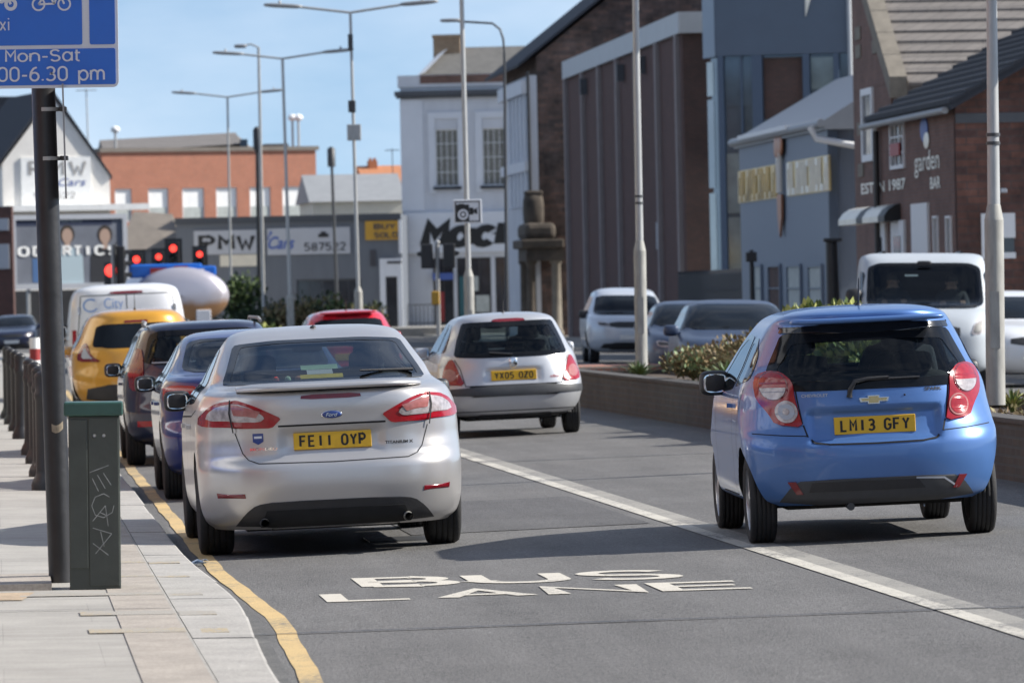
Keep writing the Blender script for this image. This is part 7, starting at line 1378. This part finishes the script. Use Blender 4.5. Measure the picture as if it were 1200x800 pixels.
# ---- red car far ahead
c = Car('red_hatchback', 'bright red hatchback showing its roof above the silver hatchback', 'car', KC, 'red_car', 5.62, 90, 0, 1.02, 3.1, res=.05, see=False)
c.wheel_set(.70, .63, 3.15, .29, .18, .7, 6); c.glazing('rear', [(-.60, .96), (.60, .96), (.52, 1.30), (-.52, 1.30)], 'rear_window'); c.patch('rear', rnd_poly([(-.20, 1.325), (.20, 1.325), (.18, 1.352), (-.18, 1.352)], 1), 'dark_red', 'brake_lamp', .008, .01)
for sg in (1, -1): c.patch('rear', rnd_poly(TLc if sg > 0 else mir(TLc), 1), 'dark_red', 'tail_lamp', .012, .03)
q = MB(); q.sq((0, .45, 1.40), (.46, .10, .018), .35, .5, 24, 8); q.build('roof_spoiler', 'red_car', c.t); c.plate('rear', .70); c.mirrors(2.3, .98, .77, (.10, .07, .075), col='red_car'); c.aerial(.9, .22); c.sidework([[(.7, .99), (2.4, .96), (1.9, 1.3), (.95, 1.3)]], [], .3); c.body()
# ---- vehicles coming towards the camera
def front_kit(c, lampz, lampx, grille, plate_z, gm='black_plastic', fog=True, lw=.20, lh=.06):
    for sg in (1, -1):
        pl_ = [(lampx - lw, lampz - lh), (lampx + lw * .3, lampz - lh * .8), (lampx + lw * .45, lampz + lh), (lampx - lw * .6, lampz + lh * .5)]; pl_ = pl_ if sg > 0 else mir(pl_); lt = c.patch('front', rnd_poly(pl_, 1), 'clear_lens', 'headlamp', .010, .03); c.patch('front', shrink(rnd_poly(pl_, 1), .025), 'dark_metal', 'lamp_inner', .013, .003, lt)
        if fog: zz = plate_z - .05; c.patch('front', [(sg * (lampx - .03) + .06 * math.cos(2 * math.pi * i / 18), zz + .06 * math.sin(2 * math.pi * i / 18)) for i in range(18)], 'black_plastic', 'fog_lamp', .008, .02)
    c.patch('front', rnd_poly(grille, 1), gm, 'grille', .008, .02); c.plate('front', plate_z, mat='plate_white')
    for sg in (-1, 1): q = MB(); q.tube([c.sf('front', sg * .45 + .1, c.wz + .01, .01), c.sf('front', sg * .45 - .32, c.wz + .035, .012)], .008, 6); q.build('wiper', 'black_plastic', c.t)
KR = [(.26, .72, .1, 4.4, .8, .6), (.34, .86, .03, 4.5, .9, .8), (.55, .93, .0, 4.58, .9, .9), (.75, .945, .0, 4.58, .9, .9), (.92, .94, .02, 4.53, .9, .9), (1.03, .92, .04, 4.4, .85, .9), (1.09, .90, .06, 3.9, .8, .9), (1.13, .87, .07, 3.45, .75, .7), (1.3, .79, .15, 3.12, .65, .55), (1.5, .70, .28, 2.72, .55, .5), (1.60, .635, .38, 2.45, .5, .4), (1.65, .52, .5, 2.2, .4, .3), (1.68, .3, .8, 1.9, .3, .2)]
d_ = 134; px = 735; X_ = (px - 600) / F * d_; c = Car('pale_suv', 'pale grey off-roader facing the camera in front of the ribbed hall', 'car', KR, 'pearl', lat(X_, d_), 132.5, -.05, 1.06, 3.4, facing=-1, res=.05, see=False); c.wz = 1.15
c.wheel_set(.80, .85, 3.65, .36, .24, .68, 5); c.glazing('front', [(-.82, 1.14), (.82, 1.14), (.70, 1.60), (-.70, 1.60)], 'windscreen'); front_kit(c, .93, .68, [(-.50, .84), (.50, .84), (.52, .98), (-.52, .98)], .62, lw=.22, fog=False); c.patch('front', rnd_poly([(-.74, .33), (.74, .33), (.60, .50), (-.60, .50)], 1), 'black_plastic', 'lower_grille', .008, .02)
c.sidework([[(.7, 1.18), (3.05, 1.14), (2.6, 1.48), (2.2, 1.56), (.9, 1.56)]], [[(1.9, 1.15), (1.9, .4)]], .3); c.mirrors(3.0, 1.15, .90, (.12, .09, .10), col='black_plastic'); c.body()
KA = [(.22, .66, .1, 4.2, .8, .6), (.28, .80, .03, 4.3, .9, .8), (.45, .86, .0, 4.4, .9, .9), (.60, .875, .0, 4.4, .9, .9), (.75, .87, .02, 4.33, .9, .9), (.85, .86, .04, 4.15, .9, .9), (.94, .845, .06, 3.6, .85, .9), (.99, .81, .08, 3.25, .75, .7), (1.15, .73, .2, 2.92, .65, .55), (1.30, .66, .4, 2.55, .55, .5), (1.38, .58, .6, 2.25, .45, .4), (1.42, .42, .85, 2.0, .3, .25), (1.435, .18, 1.2, 1.75, .15, .12)]
def oncoming(name, lab, px, s0, paint, k=1., l=None):
    d_ = s0 + .5; X_ = (px - 600) / F * d_; c = Car(name, lab, 'car', KA, paint, lat(X_, d_) if l is None else l, s0, -.06, k, 3.3, facing=-1, res=.045, see=False); c.wz = 1.0 * k
    c.wheel_set(.75, .75, 3.35, .31, .2, .68, 5); c.glazing('front', [(-.76, 1.0), (.76, 1.0), (.63, 1.37), (-.63, 1.37)], 'windscreen'); front_kit(c, .72, .66, [(-.42, .63), (.42, .63), (.40, .74), (-.40, .74)], .47); c.patch('front', rnd_poly([(-.5, .28), (.5, .28), (.45, .38), (-.45, .38)], 1), 'black_plastic', 'lower_grille', .008, .02)
    c.sidework([[(.8, 1.02), (2.85, .985), (2.4, 1.26), (2.0, 1.34), (1.1, 1.33)]], [[(1.7, 1.0), (1.7, .35)]], .3); c.mirrors(2.85, .99, .84, (.11, .08, .08), col=paint); c.body(); return c
M['slate_car'] = mk('slate_paint', (.035, .055, .105), .42, metal=.2, coat=.25)
oncoming('slate_saloon', 'pale slate saloon facing the camera behind the brown shrubs', 872, 79.5, 'slate_car', 1.0)
oncoming('dark_oncoming_car', 'slate blue car facing the camera just left of the pale slate saloon', 824, 93, 'slate_car', 1.0)
oncoming('dark_parked_car', 'dark car facing the camera at the far left edge of the street', 14, 205, 'navy', 1.0)
# ---- white tipper van with driver
M['van_white'] = mk('dull_white_paint', (.42, .455, .49), .5, coat=.2, var=.06, vs=2)
KT = [(.30, .76, .1, 4.3, .4, .5), (.40, .92, .03, 4.55, .4, .6), (.60, .97, .0, 4.66, .4, .7), (.85, .985, .0, 4.68, .4, .7), (1.05, .985, .0, 4.6, .4, .75), (1.2, .975, .01, 4.42, .4, .8), (1.28, .96, .02, 4.15, .4, .7), (1.36, .955, .03, 3.92, .4, .45), (1.6, .94, .06, 3.62, .4, .36), (1.85, .925, .1, 3.32, .35, .3), (2.0, .90, .15, 3.12, .3, .28), (2.055, .86, .25, 2.95, .3, .26), (2.085, .74, .4, 2.75, .25, .25), (2.095, .4, .8, 2.3, .2, .2)]
d_ = 86; X_ = (1084 - 600) / F * d_; c = Car('white_work_van', 'white work van with two people aboard facing the camera behind the planter', 'van', KT, 'van_white', lat(X_, d_), 85, -.13, 1.03, 5.5, facing=-1, res=.04, see=1); c.wz = 1.30
c.wheel_set(.86, .95, 3.85, .34, .22, .65, 6); c.glazing('front', [(-.90, 1.30), (.90, 1.30), (.86, 2.0), (-.86, 2.0)], 'windscreen', .05, 'glass_clear'); front_kit(c, 1.02, .80, [(-.5, .85), (.5, .85), (.5, 1.05), (-.5, 1.05)], .55, lw=.14, lh=.12, fog=False)
for f in ('left', 'right'): c.glazing(f, [(2.7, 1.38), (3.75, 1.34), (3.35, 1.86), (2.75, 1.88)], 'side_window', .05, 'glass_clear')
c.mirrors(3.62, 1.42, .96, (.13, .09, .19)); c.cabin(3.75, 2.95, 2.2, .45, .95, .62, rear=False, wheel_side=1)
q = MB(); q.box(-.86, .86, 2.3, 2.34, .4, 2.0); q.build('bulkhead', 'seat', c.t)
q = MB(); 
for y in (.5, 1.6, 2.6): q.tube([(-.62, y, 2.12), (.62, y, 2.12)], .03, 8)
for x in (-.6, .6): q.tube([(x, .4, 2.16), (x, 2.7, 2.16)], .03, 8)
q.build('roof_rack', 'black_metal', c.t); c.patch('front', [(.1, 1.80), (.30, 1.80), (.30, 1.825), (.1, 1.825)], 'sign_grey', 'screen_sticker', -.006, 0); c.body()
van = c
seat_person(c, 'driver in dark jacket behind the windscreen of the white work van', .45, 2.92, 1.02, 'cloth_dark'); seat_person(c, 'passenger in dark jacket beside the van driver', -.45, 2.92, 1.0, 'cloth_dark')
c = Car('white_estate', 'white car partly hidden at the right edge beyond the near lamp column', 'car', KA, 'white_car', lat((1232 - 600) / F * 92, 92), 92, 0, 1.12, 3.3, facing=-1, res=.05, see=False); c.wz = 1.12
c.wheel_set(.84, .84, 3.75, .34, .22, .68, 5); c.glazing('front', [(-.78, 1.13), (.78, 1.13), (.64, 1.50), (-.64, 1.50)], 'windscreen'); front_kit(c, .81, .74, [(-.47, .70), (.47, .70), (.45, .83), (-.45, .83)], .52); c.mirrors(3.15, 1.10, .94, (.13, .09, .10)); c.body()
# ---- tanker
p_ = P(214, 390, 142); z0 = zr(4.6); tk = thing('tanker_lorry', 'silver tanker lorry with rounded shiny tank and red white and blue panel on top', 'lorry', (p_.x, p_.y, z0), A + .02)
M['tank_warm'] = mk('warm_tank_tone', (.42, .25, .13), .3, metal=.6, var=.2, vs=1)
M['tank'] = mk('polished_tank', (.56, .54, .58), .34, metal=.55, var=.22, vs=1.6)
q = MB(); a, b_ = 1.22, .74; prof = [(0.02, 0), (.5, .02), (.78, .08), (.92, .18), (.985, .34), (1, .55), (1, 8.8), (.9, 9.2), (.5, 9.5), (.02, 9.55)]
vs = []; n = 40
for r, y in prof: vs += [(a * r * math.cos(2 * math.pi * i / n), y, 1.80 + b_ * r * math.sin(2 * math.pi * i / n)) for i in range(n)]
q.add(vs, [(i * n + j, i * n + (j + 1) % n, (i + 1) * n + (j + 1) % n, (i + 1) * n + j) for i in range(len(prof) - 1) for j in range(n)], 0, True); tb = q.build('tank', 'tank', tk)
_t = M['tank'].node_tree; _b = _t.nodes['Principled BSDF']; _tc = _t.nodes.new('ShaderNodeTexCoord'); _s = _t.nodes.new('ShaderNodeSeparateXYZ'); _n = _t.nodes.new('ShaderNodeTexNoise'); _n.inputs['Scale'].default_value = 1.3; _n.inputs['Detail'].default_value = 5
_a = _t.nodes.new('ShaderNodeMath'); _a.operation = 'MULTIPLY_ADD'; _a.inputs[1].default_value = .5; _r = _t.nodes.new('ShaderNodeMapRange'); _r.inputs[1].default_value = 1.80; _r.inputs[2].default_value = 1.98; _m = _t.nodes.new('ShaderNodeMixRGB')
_m.inputs[1].default_value = (.40, .23, .12, 1); _m.inputs[2].default_value = (.56, .53, .57, 1)  # tank colour: brown towards the bottom, paler above
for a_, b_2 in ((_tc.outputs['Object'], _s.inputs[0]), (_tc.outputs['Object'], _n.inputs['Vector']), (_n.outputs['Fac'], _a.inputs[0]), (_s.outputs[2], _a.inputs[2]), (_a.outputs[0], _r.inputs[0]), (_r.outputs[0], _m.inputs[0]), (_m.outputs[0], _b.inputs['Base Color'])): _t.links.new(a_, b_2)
q = MB(); 
for i in range(n): pass
for y in (.62, 3, 6): q.add([(a * k_ * math.cos(2 * math.pi * i / n), yy, 1.80 + b_ * k_ * math.sin(2 * math.pi * i / n)) for k_, yy in ((1.015, y), (1.015, y + .09)) for i in range(n)], [(i, (i + 1) % n, n + (i + 1) % n, n + i) for i in range(n)], 0, True)
q.build('tank_band', 'dark_metal', tb)
q = MB(); q.bbox(-1.28, .55, .45, .6, 2.28, 2.62, .05); q.bbox(.2, .9, .42, .55, 2.30, 2.55, .05); pn = q.build('top_panel', 'sign_blue', tk)
q = MB(); q.box(-.75, -.35, .425, .448, 2.36, 2.52); q.box(-.15, .18, .425, .448, 2.34, 2.56); q.build('red_mark', 'shop_red', pn); q = MB(); q.box(-.33, -.17, .43, .448, 2.38, 2.5); q.box(.42, .6, .40, .418, 2.36, 2.48); q.build('white_mark', 'sign_white', pn)
q = MB(); q.box(-.5, .5, .6, 9, .85, 1.15); q.box(-1.2, 1.2, .1, .25, .55, .75); q.box(-.9, .9, .3, .5, .75, 1.1); q.build('chassis', 'dark_metal', tk)
q = MB(); q.bbox(.35, .72, .0, .12, 1.05, 1.45, .02); q.build('rear_plate', 'sign_white', tk)
q = MB(); q.box(-1.15, -.8, .06, .098, .58, .72); q.box(.8, 1.15, .06, .098, .58, .72); q.build('tail_lamp', 'red_lens', tk)
q = MB(); q.bbox(-1.22, 1.22, 10.1, 12.2, .7, 2.45, .12); cbn = q.build('cab', 'white_car', tk); q = MB(); q.box(-1.0, 1.0, 12.19, 12.215, 1.5, 2.2); q.build('windscreen', 'dark_glass', cbn)
t_ = MB(); t_.lathe([(.28, -.14), (.46, -.15), (.5, -.1), (.5, .1), (.46, .15), (.28, .14)], 28, 'x'); tm = t_.mesh('tyre', 'tyre'); h_ = MB(); h_.lathe([(.28, -.13), (.2, -.05), (.08, -.1), (.001, -.11)], 20, 'x'); hm = h_.mesh('wheel', 'rim')
for sx in (-1, 1):
    for y in (1.2, 2.5, 3.8, 11.2): o = ob('wheel', hm, tk, (sx * 1.05, y, .5), (0, 0, 0 if sx < 0 else math.pi)); ob('tyre', tm, o)
